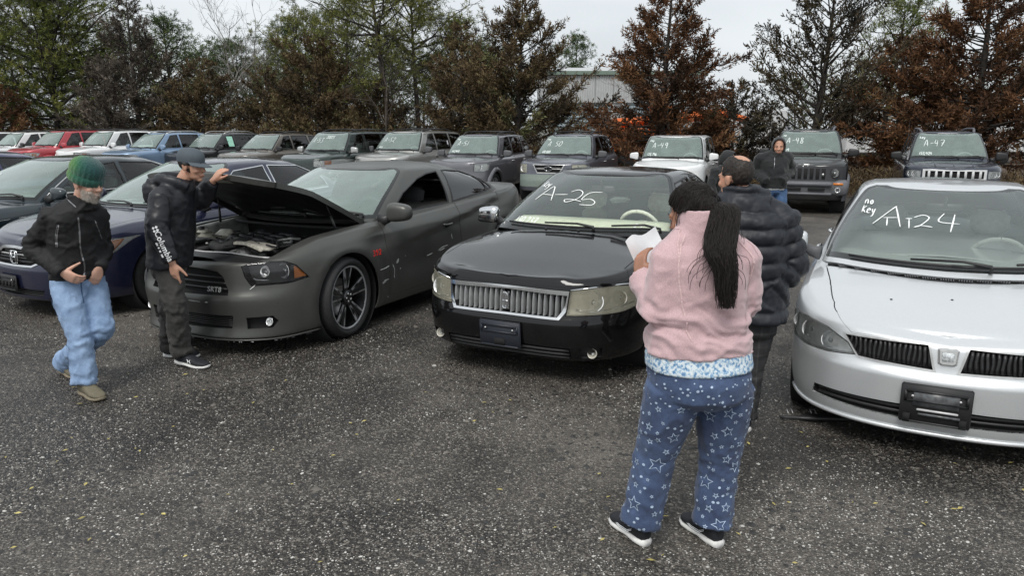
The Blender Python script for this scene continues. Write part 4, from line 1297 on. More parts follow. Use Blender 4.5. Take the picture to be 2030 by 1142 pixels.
# ------------------------------------------------------------------ build the front row
HERO_LABEL = {
 'MKZ': 'black sedan with a chrome vertical-bar grille and A-25 written on its windshield',
 'CHARGER': 'matt grey muscle sedan with its hood open and a scraped, dented door',
 'CIVIC': 'silver compact sedan with no key A-24 written on its windshield',
 'ACCORD': 'dark blue sedan with a chrome horizontal-bar grille beside the open-hood car',
 'TEAL': 'dark teal sedan half hidden behind the man in the green knit hat',
}
BUILT = {}
for key_, p_ in HERO:
 BUILT[key_] = make_car(p_, 'sedan', HERO_LABEL[key_], 'car', 'cars in the front row')
def finish_mkz():
 B = BUILT['MKZ']; car, S, G = B['car'], B['low'], B['gr']
 gr = B['objs'][B['hx']['grille']][0]
 blade = M['bar_silver']
 n = 21
 for i in range(n):
  y = -.435 + .87 * i / (n - 1)
  if abs(y) < .03: continue
  zt = .693; zb = .530 if abs(y) < .40 else .530 + (abs(y) - .40) * 1.0
  m = MB(); v = []
  for j in range(7):
   z = zt + (zb - zt) * j / 6
   p = fpt(S, y, z, 0)
   bulge = .008 + .012 * math.sin(math.pi * j / 6)
   for dx, dy in ((bulge, 0), (bulge - .012, .0055), (-.05, .0045), (-.05, -.0045), (bulge - .012, -.0055)):
    v.append((p.x + dx - .006, p.y + dy, p.z))
  f = [(j * 5 + k, j * 5 + (k + 1) % 5, j * 5 + 5 + (k + 1) % 5, j * 5 + 5 + k) for j in range(6) for k in range(5)] + [(4, 3, 2, 1, 0), (30, 31, 32, 33, 34)]
  m.add(v, f).build('grille_bar', blade, gr, sharp=30)
 # emblem: upright rounded frame with a cross star
 p = fpt(S, 0, .612, .018)
 e = MB()
 w, h = .022, .058
 e.tube([p + Vector((0, w * math.copysign(abs(math.cos(a)) ** .5, math.cos(a)), h * math.copysign(abs(math.sin(a)) ** .6, math.sin(a)))) for a in np.linspace(0, 2 * math.pi, 29)], .0045, 6, cap=False)
 e.tube([p + Vector((.002, 0, -h * .9)), p + Vector((.004, 0, 0)), p + Vector((.002, 0, h * .9))], [.0015, .006, .0015], 6)
 e.tube([p + Vector((.002, -w, 0)), p + Vector((.004, 0, 0)), p + Vector((.002, w, 0))], [.0015, .006, .0015], 6)
 for s in (-1, 1):
  e.tube([p + Vector((-.008, s * w * .62, -h * .8)), p + Vector((-.008, s * w * .62, h * .8))], .003, 6)
 e.box(tuple(p + Vector((-.02, 0, 0))), (.006, .052, .13))
 e.build('emblem', M['chrome'], gr, sharp=35)
 for lens in B['objs'][B['hx']['lamp']]:
  s = 1 if lens.data.vertices[0].co.y > 0 else -1
  backing(lens, .05, M['lamp_grey'])
  bowl(S, s * .62, .635, .070, lens, -.045, sq=1.15)
  bowl(S, s * .77, .650, .050, lens, -.045, M['lamp_grey'], dirn=(1, .25, 0))
  pts = [fpt(S, s * y, z, 0) + Vector((-.03, 0, 0)) for y, z in ((.52, .58), (.56, .575), (.62, .565), (.70, .575), (.77, .585), (.84, .61))]
  MB().tube(pts, .006, 6).build('lamp_trim', M['chrome'], lens)
  a = [fpt(S, s * y, z, 0) + Vector((-.022, -s * .004, 0)) for y, z in ((.825, .72), (.862, .70), (.868, .665), (.83, .675))]
  mesh('turn_signal', a + [q - Vector((.01, 0, 0)) for q in a], [(0, 1, 2, 3), (4, 7, 6, 5)], M['amber'], lens, False)
  # chrome strip over the lamp
  top = [fpt(S, s * y, z, .004) for y, z in ((.49, .722), (.62, .742), (.78, .752), (.86, .735))]
  MB().tube(top, .006, 6).build('lamp_brow', M['chrome'], lens)
  f = bowl(S, s * .635, .262, .034, car, -.02, M['lamp_grey'], 'fog_light')
 bars(car, S, -.49, .49, (.285, .255, .228), M['black'], 'intake_bar', -.012, .009)
 plate_bracket(car, S, -.02, .375, .335, .195, M['bracket'], R(4))
 # side vents moulded into the bumper corners, washer nozzles
 for y in (-.20, .10):
  q = tpt(S, -.18, y, .004)
  MB().add(*superell(q, (.014, .012, .009), .8, 10, 6)).build('washer_nozzle', M['black'], car)
 door_handles(car, S, [(-1.50, .86), (-2.50, .88)], M['chrome'])
 write_glass(car, G, text_strokes('Key', -.565, 1.283, .046, slant=.3) + text_strokes('130,237', -.555, 1.012, .046, slant=.2, sp=1.28) + text_strokes('F I', .54, 1.012, .035) +
  [[(-.505, 1.186), (-.43, 1.285), (-.39, 1.28), (-.325, 1.19)], [(-.47, 1.232), (-.355, 1.23)], [(-.336, 1.235), (-.205, 1.241)],
   [(-.192, 1.261), (-.129, 1.279), (-.068, 1.257), (-.081, 1.215), (-.166, 1.185), (-.194, 1.203), (-.122, 1.206), (-.028, 1.194)],
   [(.112, 1.267), (-.001, 1.26), (-.037, 1.209), (.039, 1.215), (.10, 1.195), (.086, 1.172), (-.027, 1.172)]], .009)
def finish_charger():
 B = BUILT['CHARGER']; car, S, G = B['car'], B['low'], B['gr']
 gr = B['objs'][B['hx']['grille']][0]
 for z in (.645, .60, .555):
  bars(car, S, -.40, .40, (z,), M['black'], 'grille_bar', -.035, .007, par=gr)
 q0_ = fpt(S, .30, .555, 0); tg_ = (fpt(S, .36, .555) - fpt(S, .24, .555)).normalized()
 def on_grille(a, b):
  return q0_ + tg_ * a + Vector((.002, 0, b)), Vector((1, 0, 0))
 text_on(gr, 'badge', 'SRT8', .062, M['bar_silver'], on_grille, bold=.0002, shear=.2)
 for lens in B['objs'][B['hx']['lamp']]:
  s = 1 if lens.data.vertices[0].co.y > 0 else -1
  backing(lens, .07, M['lamp_dark'])
  bowl(S, s * .675, .700, .046, lens, -.04, sq=1.0)
  bowl(S, s * .775, .700, .060, lens, -.05, sq=.85, dirn=(1, .1, 0))
  a = [fpt(S, s * y, z, 0) + Vector((-.006, -s * .004, 0)) for y, z in ((.838, .735), (.860, .70), (.884, .645), (.845, .635))]
  mesh('turn_signal', a + [q - Vector((.02, 0, 0)) for q in a], [(0, 1, 2, 3), (4, 7, 6, 5), (0, 4, 5, 1), (1, 5, 6, 2), (2, 6, 7, 3), (3, 7, 4, 0)], M['amber'], lens, False)
  pts = [fpt(S, s * y, z, 0) + Vector((-.03, 0, 0)) for y, z in ((.58, .665), (.62, .64), (.68, .632), (.72, .64))]
  MB().tube(pts, .004, 6).build('lamp_trim', M['chrome'], lens)
  bowl(S, s * .705, .292, .034, car, -.02, None, 'fog_light')
 # honeycomb mesh reads as fine bars low down
 bars(car, S, -.45, .45, tuple(np.linspace(.255, .335, 6)), M['black'], 'intake_bar', -.03, .004)
 # splitter lip
 pts = [S.pt(u, .75, .012) for u in np.linspace(-.93, .93, 41)]
 MB().tube(pts, .013, 8, flat=.6).build('splitter', CHARGER['paint'], car)
 mb = MB(); rr = random.Random(4); st = []
 for k in range(18):
  u = rr.uniform(-.2, .9); L = rr.uniform(.004, .022)
  st.append([(S.pt(u + L * t, .72 + .06 * t, .027), S.nrm(u, 1.)) for t in (0, .5, 1)])
 # scrapes on bumper, fender and doors
 def side_st(pts, off=.004): return [(spt(S, x, z, off), snrm(S, x, z)) for x, z in smooth_line(pts, 3)]
 for q in ([(-.42, .545), (-.50, .545), (-.57, .560)], [(-.44, .415), (-.50, .432), (-.56, .432)], [(-.45, .405), (-.52, .425)],
     [(-.62, .565), (-.65, .52), (-.655, .48), (-.64, .44)], [(-.64, .455), (-.655, .425)], [(-.70, .58), (-.74, .60), (-.73, .57), (-.70, .565)], [(-.70, .57), (-.735, .585)],
     [(-1.28, .545), (-1.38, .56)], [(-1.48, .575), (-1.56, .60), (-1.66, .605)], [(-1.50, .565), (-1.60, .585)], [(-1.75, .72), (-1.76, .66)],
     [(-.76, .50), (-.775, .50)], [(-.86, .61), (-.875, .61)], [(-.545, .27), (-.56, .25)]):
  st.append(side_st(q))
 st.append([(fpt(S, y, .452 - .01 * abs(y), .003), Vector((1, 0, 0))) for y in (.05, .10, .14, .18)])
 st.append([(fpt(S, y, .452, .003), Vector((1, 0, 0))) for y in (.23, .245, .26)])
 st.append([(fpt(S, y, z, .003), Vector((1, 0, 0))) for y, z in ((.60, .565), (.62, .585), (.635, .60))])
 ribbon(st, .007, mb)
 mb.build('paint_scrapes', M['white_scrape'], car, False)
 def on_fender(a, b):
  q = (-.40 - a, .705 + b)
  return spt(S, *q), snrm(S, *q)
 text_on(car, 'badge', '392', .078, M['red_badge'], on_fender, bold=.0, shear=.25, space=1.25)
 door_handles(car, S, [(-1.68, .83), (-2.72, .905)], CHARGER['paint'], .17)
 # fuel door outline is on the far side; hood lifted about its rear hinge
 hood = B['objs'][B['hx']['hood']][0]
 hg = Vector((-.50, 0, 1.0))
 A = Matrix.Rotation(R(-29.5), 3, 'Y')
 me = hood.data
 fr = [hg + A @ (v.co - hg) for v in me.vertices]
 F = [tuple(p.vertices) for p in me.polygons]
 norms = [A @ n.vector for n in me.corner_normals]
 for v, c in zip(me.vertices, fr): v.co = c
 me.normals_split_custom_set([tuple(n) for n in norms])
 # inner panel: a dark liner a little inside the skin, with its pressed frame edge
 out = [(u, v) for u, v in []]
 g = []
 nx, ny = 14, 18
 for i in range(nx + 1):
  for j in range(ny + 1):
   x = .60 - 1.02 * i / nx
   yw = .585 + .07 * i / nx
   y = -yw + 2 * yw * j / ny
   q = tpt(S, x, y, 0)
   e = min(i, nx - i, j, ny - j)
   dz = -.012 if e == 0 else (-.05 if e == 1 else -.035 - .012 * (((i // 3) + (j // 3)) % 2))
   q = Vector((q.x, q.y, q.z + dz))
   g.append(hg + A @ (q - hg))
 ff = [(a * (ny + 1) + b, (a + 1) * (ny + 1) + b, (a + 1) * (ny + 1) + b + 1, a * (ny + 1) + b + 1) for a in range(nx) for b in range(ny)]
 ln = mesh('hood_liner', g, ff, M['black'], hood)
 # inner front lip, its grey lightened to paint in light, and the latch loop
 lip = []
 for j in range(9):
  y = -.18 + .42 * j / 8
  for x, dz in ((.80, -.022), (.62, -.05)):
   q = tpt(S, x, y, 0); q = Vector((q.x, q.y, q.z + dz - .006)); lip.append(hg + A @ (q - hg))
 mesh('hood_lip', lip, [(2 * j, 2 * j + 1, 2 * j + 3, 2 * j + 2) for j in range(8)], M['lip_grey'], hood)
 q0 = hg + A @ (Vector((.62, .03, .735)) - hg)
 MB().tube([q0 + Vector((0, -.03, .05)), q0 + Vector((.01, -.03, -.02)), q0 + Vector((.01, .03, -.02)), q0 + Vector((0, .03, .05))], .006, 6).build('hood_latch', M['dullchrome'], hood)
 for s in (-1, 1):
  a0 = Vector((-.12, s * .72, .92)); a1 = hg + A @ (Vector((-.02, s * .66, .95)) - hg)
  sm = MB().tube([a0, a0 + (a1 - a0) * .55], .012, 8).tube([a0 + (a1 - a0) * .5, a1], .006, 6)
  sm.build('hood_strut', M['black'], car)
  h0 = Vector((-.50, s * .70, .97)); h1 = hg + A @ (Vector((-.30, s * .69, .965)) - hg)
  MB().tube([h0, h0 + Vector((.06, 0, .05)), h1], [.02, .018, .016], 6, flat=.5).build('hood_hinge', M['silverplastic'], car)
 engine_bay(car, S)
 # rolled-down glass leaves the far-side headrest in view
 write_glass(car, G, text_strokes('12,449', -.36, 1.045, .045, slant=.2), .009)
M['lip_grey'] = plain('lit_hood_lip', (.33, .33, .29), .5, var=.4, scale=25)  # light falling on the lip is put into this grey
M['engine_grey'] = plain('engine_grey', (.16, .16, .15), .5, .4, var=.5, scale=25)
M['alum'] = plain('cast_aluminium', (.40, .40, .38), .45, .6, var=.4, scale=30)
M['tank_white'] = plain('reservoir_plastic', (.48, .47, .40), .5, var=.3, scale=20)
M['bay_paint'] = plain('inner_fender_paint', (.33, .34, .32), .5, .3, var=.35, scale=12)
def engine_bay(car, S):
 t = MB()
 xs_ = (.70, -.44)
 t.add([(.72, -.78, .45), (.72, .78, .45), (-.44, .78, .45), (-.44, -.78, .45)], [(0, 1, 2, 3)])
 t.add([(-.44, -.80, .45), (-.44, .80, .45), (-.44, .80, .90), (-.44, -.80, .90)], [(0, 1, 2, 3)])
 t.build('engine_bay', M['matblack'], car, False)
 for s in (-1, 1):
  v = []
  n = 10
  for i in range(n + 1):
   x = .68 - 1.12 * i / n
   yy = .70 + .045 * i / n
   q = tpt(S, x, s * (yy + .0), -.006)
   v += [(q.x, q.y, q.z - .004), (q.x, q.y - s * .05, q.z - .03), (q.x, q.y - s * .06, q.z - .16), (q.x, q.y - s * .10, .46)]
  f = [(i * 4 + k, i * 4 + k + 1, i * 4 + 5 + k, i * 4 + 4 + k) for i in range(n) for k in range(3)]
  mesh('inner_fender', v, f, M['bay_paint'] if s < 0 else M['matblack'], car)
 # radiator support with a pale upper rail
 v = []; n = 20
 for j in range(n + 1):
  y = -.66 + 1.32 * j / n
  q = fpt(S, y, .70, 0)
  bx = min(.84, q.x - .03)
  v += [(bx, y, tpt(S, bx, y).z - .015), (.66, y, .795), (.62, y, .79), (.62, y, .46)]
 f = [(j * 4 + k, j * 4 + k + 1, j * 4 + 5 + k, j * 4 + 4 + k) for j in range(n) for k in range(3)]
 mesh('radiator_cover', v, f, M['black'], car)
 MB().tube([(.635, -.64 + 1.28 * k / 12, .800 + .006 * math.sin(k)) for k in range(13)], .012, 6, flat=.6).build('radiator_rail', M['silverplastic'], car)
 # cowl and wiper tray
 v = []
 for j in range(17):
  y = -.74 + 1.48 * j / 16
  v += [(-.40 + .10 * (1 - (y / .74) ** 2), y, .955), (-.47 + .10 * (1 - (y / .74) ** 2), y, .985), (-.56 + .22 * (1 - (y / .74) ** 2), y, .975)]
 mesh('cowl_tray', v, [(j * 3 + k, j * 3 + k + 1, j * 3 + 4 + k, j * 3 + 3 + k) for j in range(16) for k in range(2)], M['black'], car)
 # weather strip across the rear of the bay
 MB().tube([(-.31 + .08 * (1 - (y / .72) ** 2), y, .93) for y in np.linspace(-.70, .70, 15)], .016, 8).build('bay_seal', M['rubber'], car)
 # engine: block, cast intake runners, black cover, belts and hoses
 e = MB().box((.12, 0, .66), (.56, .52, .26), bev=.04)
 eng = e.build('engine', M['engine_grey'], car)
 c = MB().box((.06, .02, .825), (.42, .44, .045), bev=.02)
 for k in range(4):
  for s in (-1, 1):
   c.tube([(.24 - .12 * k, s * .05, .85), (.24 - .12 * k, s * .20, .855), (.24 - .12 * k, s * .29, .80)], .028, 8)
 c.build('intake_manifold', M['black'], eng)
 for s in (-1, 1):
  vc = MB().box((.06, s * .31, .775), (.48, .14, .08), Matrix.Rotation(s * -.4, 3, 'X'), bev=.02)
  for k in range(4): vc.box((.24 - .12 * k, s * .34, .81), (.05, .06, .04), bev=.008)
  vc.build('valve_cover', M['black'], eng)
 pl = MB()
 for y, z, r in ((-.16, .70, .075), (.14, .72, .085), (.0, .60, .10), (.30, .64, .06)):
  pl.lathe([(.001, .045), (r * .5, .045), (r * .55, .03), (r, .03), (r, -.02)], 18, 'x', (.43, y, z))
 pl.build('pulleys', M['alum'], eng)
 h = MB()
 h.tube([(.40, -.22, .80), (.52, -.30, .78), (.58, -.36, .70)], .026, 8)
 h.tube([(.35, .10, .86), (.46, .04, .84), (.50, -.06, .80), (.46, -.18, .82), (.40, -.22, .80)], .045, 10)
 rr = random.Random(3)
 for k in range(22):
  x, y = rr.uniform(-.25, .45), rr.uniform(-.45, .5)
  pts = [(x, y, rr.uniform(.82, .88))]
  for j in range(4):
   pts.append((pts[-1][0] + rr.uniform(-.12, .12), pts[-1][1] + rr.uniform(-.12, .12), rr.uniform(.80, .88)))
  h.tube(smooth_line(pts), rr.uniform(.005, .012), 5)
 h.build('hoses', M['rubber'], eng)
 cl = MB()
 for k in range(10):
  cl.box((rr.uniform(-.2, .45), rr.uniform(-.5, .5), rr.uniform(.81, .87)), (.03, .03, .02), Matrix.Rotation(rr.uniform(0, 3), 3, 'Z'), bev=.004)
 cl.box((.16, .40, .85), (.10, .07, .04), Matrix.Rotation(.5, 3, 'Z'), bev=.01).tube([(.05, .44, .86), (.14, .40, .875), (.22, .34, .86)], .014, 8)
 cl.build('engine_fittings', M['alum'], eng)
 # air box (car's right front), white reservoir behind it
 ab = MB().box((.44, -.50, .72), (.26, .28, .22), Matrix.Rotation(.1, 3, 'Z'), bev=.025)
 ab.box((.44, -.50, .84), (.27, .29, .03), Matrix.Rotation(.1, 3, 'Z'), bev=.01)
 ab.build('air_filter_box', M['black'], car)
 tk = MB().box((.20, -.60, .80), (.26, .16, .16), bev=.05).box((.20, -.60, .885), (.10, .10, .05), bev=.02).box((.02, -.50, .84), (.16, .20, .10), Matrix.Rotation(.3, 3, 'Z'), bev=.04)
 tk.build('reservoir', M['tank_white'], car)
 MB().lathe([(.03, .0), (.03, .025), (.001, .03)], 12, 'z', (.22, -.60, .91)).build('reservoir_cap', M['black'], car)
 # a folded paper lying on the front of the engine
 v = [];
 for i in range(9):
  for j in range(7):
   a, b = i / 8, j / 6
   x, y = .50 - .17 * b + .05 * a, .10 + .36 * a + .03 * b
   v.append((x, y, .862 + .018 * math.sin(a * 3.0 + .6) * (1 - b) - .030 * max(0, a - .6) + .006 * math.sin(9 * b)))
 n0 = len(v)
 v += [(x, y, z - .022) for x, y, z in v]
 f = [(i * 7 + j, i * 7 + j + 1, i * 7 + 8 + j, i * 7 + 7 + j) for i in range(8) for j in range(6)]
 edge = [i * 7 for i in range(9)] + [56 + j for j in range(1, 7)] + [i * 7 + 6 for i in range(7, -1, -1)] + [j for j in range(5, 0, -1)]
 f += [(a, b, b + n0, a + n0) for a, b in zip(edge, edge[1:] + edge[:1])]
 pp = mesh('newspaper', v, f, M['newsprint'], None)
 pp.location = car.location; pp.rotation_euler = car.rotation_euler
 tag(pp, 'folded sheet of old paper lying on the engine of the open-hood car', 'newspaper')
M['newsprint'] = plain('newsprint', (.50, .47, .40), .85, var=.35, scale=45)
def finish_civic():
 B = BUILT['CIVIC']; car, S, G = B['car'], B['low'], B['gr']
 for gr in B['objs'][B['hx']['grille']]:
  s = 1 if gr.data.vertices[0].co.y > 0 else -1
  n = 17
  rr = random.Random(8)
  for i in range(n):
   y = .085 + .40 * i / (n - 1)
   zt, zb_ = .655, .545
   if y > .44: zb_ = .545 + (y - .44) * 1.2
   m = MB()
   pts = [fpt(S, s * (y + .003 * math.sin(j * 1.3 + i)), zt + (zb_ - zt) * j / 4, 0) + Vector((-.012 + .004 * rr.random(), 0, 0)) for j in range(5)]
   m.tube(pts, .010, 6, flat=.7).build('grille_rib', M['black'], gr)
 for lens in B['objs'][B['hx']['lamp']]:
  s = 1 if lens.data.vertices[0].co.y > 0 else -1
  backing(lens, .045, M['lamp_silver'])
  bowl(S, s * .600, .590, .052, lens, -.035)
  bowl(S, s * .715, .615, .062, lens, -.045, dirn=(1, .25, .05))
  bowl(S, s * .805, .635, .040, lens, -.04, M['lamp_silver'], dirn=(1, .5, .1), bulb=False)
  a = [fpt(S, s * y, z, 0) + Vector((-.012, -s * .006, 0)) for y, z in ((.82, .685), (.846, .68), (.862, .61), (.84, .56))]
  mesh('turn_signal', a, [(0, 1, 2, 3)], M['side_amber'], lens, False)
 # centre badge holder: a clear block in a silver wedge
 c = [(.052, .652), (.046, .575), (.030, .565), (-.030, .565), (-.046, .575), (-.052, .652), (-.04, .66), (.04, .66)]
 v = [fpt(S, y, z, .004) for y, z in c] + [fpt(S, y * .8, .612 + (z - .612) * .82, .016) for y, z in c]
 f = [(k, (k + 1) % 8, 8 + (k + 1) % 8, 8 + k) for k in range(8)] + [tuple(range(8, 16))]
 e = mesh('emblem', v, f, M['dullchrome'], car, False)
 bb = MB().box((0, 0, 0), (.012, .062, .055), bev=.008)
 q = fpt(S, 0, .612, .016)
 bb.xform(lambda w: w + q).build('emblem_block', M['frosted'], e)
 # bumper: dark lower band, silver lip below
 o, rot, p = plate_bracket(car, S, -.035, .350, .345, .225, M['black'], R(2), slot=False)
 MB().box((.014, .02, -.055), (.012, .20, .012)).box((.013, .0, .035), (.010, .22, .085)).xform(lambda q: rot @ q + p).build('bracket_window', M['plate_grey'], o)
 MB().box((.016, .01, -.030), (.012, .20, .014), bev=.004).xform(lambda q: rot @ q + p).build('bracket_strip', M['silverplastic'], o)
 for s in (-1, 1):
  MB().box((.012, s * .135, -.085), (.012, .035, .05)).xform(lambda q: rot @ q + p).build('bracket_slot', M['matblack'], o)
 for z in (.30, .27): bars(car, S, -.64, .64, (z,), M['black'], 'intake_bar', -.02, .007)
 pts = [S.pt(u, .95, .008) for u in np.linspace(-.97, .97, 41)]
 MB().tube(pts, .014, 8).build('bumper_lip', CIVIC['paint'], car)
 # cowl vent: slotted strips under the glass
 cw = MB(); sl = MB()
 for k in range(13):
  y = -.60 + 1.2 * k / 12
  x = -.19 + .28 * (1 - (y / .71) ** 2)
  q = Vector((x, y, 0)); q.z = tpt(S, x, y, 0).z + .004
  dx = -.56 * y / .504
  rot2 = Matrix.Rotation(math.atan2(-dx, 1) * -1, 3, 'Z') @ Matrix.Rotation(.22, 3, 'Y')
  for j in range(6):
   o2 = rot2 @ Vector((0, -.034 + .0136 * j, .0))
   sl.box(tuple(q + o2), (.045, .006, .006), rot2)
 sl.build('cowl_vent_slats', M['grey_trim'], car)['kind'] = 'stuff'
 door_handles(car, S, [(-1.42, .84), (-2.40, .86)], CIVIC['paint'])
 for x, y in ((.42, -.30), (.36, .02)):
  q = tpt(S, x, y, .002)
  MB().add(*superell(q, (.006, .008, .003), .9, 8, 5)).build('paint_chip', M['matblack'], car)
 write_glass(car, G, text_strokes('no', -.533, 1.275, .040, sp=1.35, slant=.1) + text_strokes('Key', -.545, 1.222, .044, slant=.15) +
  [[(-.460, 1.165), (-.335, 1.263), (-.318, 1.261), (-.285, 1.160)], [(-.40, 1.204), (-.296, 1.211)], [(-.371, 1.206), (-.369, 1.161)],
   [(-.256, 1.208), (-.214, 1.210)], [(-.234, 1.209), (-.231, 1.157)],
   [(-.204, 1.217), (-.148, 1.233), (-.111, 1.218), (-.161, 1.177), (-.200, 1.164), (-.161, 1.175), (-.091, 1.170)],
   [(-.019, 1.247), (-.053, 1.202), (.070, 1.194)], [(.045, 1.244), (.016, 1.149)]], .009)
M['lamp_silver'] = plain('lamp_housing_silver', (.80, .81, .80), .3, .15)
M['frosted'] = plain('frosted_block', (.62, .65, .66), .25, .2, var=.45, scale=90, coat=.6)
M['plate_grey'] = plain('bracket_window_grey', (.10, .105, .11), .35, var=.5, scale=30)
M['side_amber'] = plain('faint_amber', (.45, .33, .16), .2, coat=.5)
def finish_accord():
 B = BUILT['ACCORD']; car, S, G = B['car'], B['low'], B['gr']
 for z in (.655, .625, .595, .565):
  w = .19 if z > .65 else .29
  bars(car, S, -w, w, (z,), M['black'] if z != .625 else M['dullchrome'], 'grille_bar', -.012, .008)
 p = fpt(S, 0, .60, .012)
 e = MB()
 def fr(a): return p + Vector((0, .058 * math.copysign(abs(math.cos(a)) ** .45, math.cos(a)) * (1 + .12 * math.sin(a)), .062 * math.copysign(abs(math.sin(a)) ** .45, math.sin(a))))
 e.tube([fr(a) for a in np.linspace(0, 2 * math.pi, 33)], .007, 6, cap=False)
 for s in (-1, 1):
  e.tube([p + Vector((.004, s * .036, .052)), p + Vector((.004, s * .026, 0)), p + Vector((.004, s * .036, -.052))], .0075, 6)
 e.tube([p + Vector((.004, -.027, 0)), p + Vector((.004, .027, 0))], .0085, 6)
 e.build('emblem', M['chrome'], car)
 for lens in [o for o in car.children if o.name.startswith('headlight')]:
  s = 1 if lens.data.vertices[0].co.y > 0 else -1
  backing(lens, .06, M['lamp_silver'])
  bowl(S, s * .62, .66, .05, lens, -.04)
  bowl(S, s * .72, .675, .05, lens, -.05, dirn=(1, .2, 0))
  pts = [(.775, .745), (.875, .772), (.868, .72), (.85, .665), (.80, .625), (.765, .66)]
  a = [fpt(S, s * y, z, 0) + Vector((-.006, -s * .004, 0)) for y, z in pts]
  mesh('turn_signal', a + [q - Vector((.02, 0, 0)) for q in a], [(0, 1, 2, 3, 4, 5)[::s]] + [(k, (k + 1) % 6, 6 + (k + 1) % 6, 6 + k) for k in range(6)], M['amber'], lens, False)
 o, rot, q = plate_bracket(car, S, -.10, .355, .34, .15, M['black'], 0, slot=False)
 hb = MB()
 for k in range(5):
  hb.box((.014, -.12 + .06 * k, -.015), (.008, .034, .045))
 hb.xform(lambda w: rot @ w + q).build('bracket_slot', M['matblack'], o)
 bars(car, S, -.38, .38, (.285, .265, .245), M['black'], 'intake_bar', -.03, .005)
 door_handles(car, S, [(-1.55, .88), (-2.56, .91)], M['chrome'])
 write_glass(car, G, text_strokes('A-27', -.05, 1.19, .085, slant=.3), .010)
 # chrome strip along the belt and the A pillar
 pts = [spt(G, x, z, .012) for x, z in ((-.72, 1.03), (-1.3, 1.035), (-1.75, 1.05), (-2.3, 1.07), (-2.7, 1.09))]
 MB().tube(pts, .007, 6).build('window_trim', M['chrome'], car)
def finish_teal():
 B = BUILT['TEAL']; car, S, G = B['car'], B['low'], B['gr']
 for lens in [o for o in car.children if o.name.startswith('headlight')]:
  backing(lens, .05, M['lamp_silver'])
 pts = [G.pt(.97, v, .008) for v in np.linspace(.4, 3.6, 12)]
 MB().tube(pts, .008, 6).build('pillar_trim', M['dullchrome'], car)
 pts = [spt(G, x, z, .012) for x, z in ((-.72, 1.03), (-1.3, 1.035), (-1.75, 1.05), (-2.3, 1.07), (-2.7, 1.09))]
 MB().tube(pts, .008, 6).build('window_trim', M['dullchrome'], car)
 door_handles(car, S, [(-1.55, .88), (-2.56, .91)], M['dullchrome'])
 st = [[(spt(S, x, z, .003), snrm(S, x, z)) for x, z in q] for q in ([(-.20, .80), (-.32, .808), (-.44, .812)], [(.02, .785), (-.10, .793)], [(-.60, .845), (-.63, .85)])]
 mb = MB(); ribbon(st, .006, mb); mb.build('paint_scrapes', M['white_scrape'], car, False)
 write_glass(car, G, text_strokes('A-28', -.45, 1.17, .09, slant=.2), .010)
finish_mkz(); finish_charger(); finish_civic(); finish_accord(); finish_teal()
# ------------------------------------------------------------------ the back row
M['white_plastic'] = plain('white_grille', (.58, .59, .59), .35)
M['grey_green'] = plain('green_grey_bumper', (.20, .24, .215), .5)
M['flare_dark'] = plain('dark_front_panel', (.035, .036, .040), .5)
M['notice'] = plain('pale_green_notice', (.42, .78, .62), .8)
M['flare_grey'] = plain('grey_flare', (.12, .122, .135), .5)
def P_(name, col, **k): return paint(name, col, **dict(dict(metal=.4, rough=.32, wet=0, dirt=.2), **k))
SUV_PAINT = dict(
 navy=P_('navy_paint', (.018, .024, .042)), black=P_('jet_paint', (.008, .008, .009), metal=.1), white=P_('white_paint', (.72, .73, .73), metal=0),
 steel=P_('steel_grey_paint', (.11, .115, .14)), grey=P_('mid_grey_paint', (.13, .13, .145)), silver=P_('light_silver_paint', (.40, .40, .38), metal=.6),
 green=P_('dark_green_paint', (.010, .024, .020)), taupe=P_('taupe_paint', (.16, .145, .125)), charcoal=P_('charcoal_paint', (.020, .021, .023)),
 lightblue=P_('light_blue_paint', (.20, .30, .44)), red=P_('red_paint', (.42, .035, .05), metal=.2), blue=P_('indigo_paint', (.03, .034, .10)))
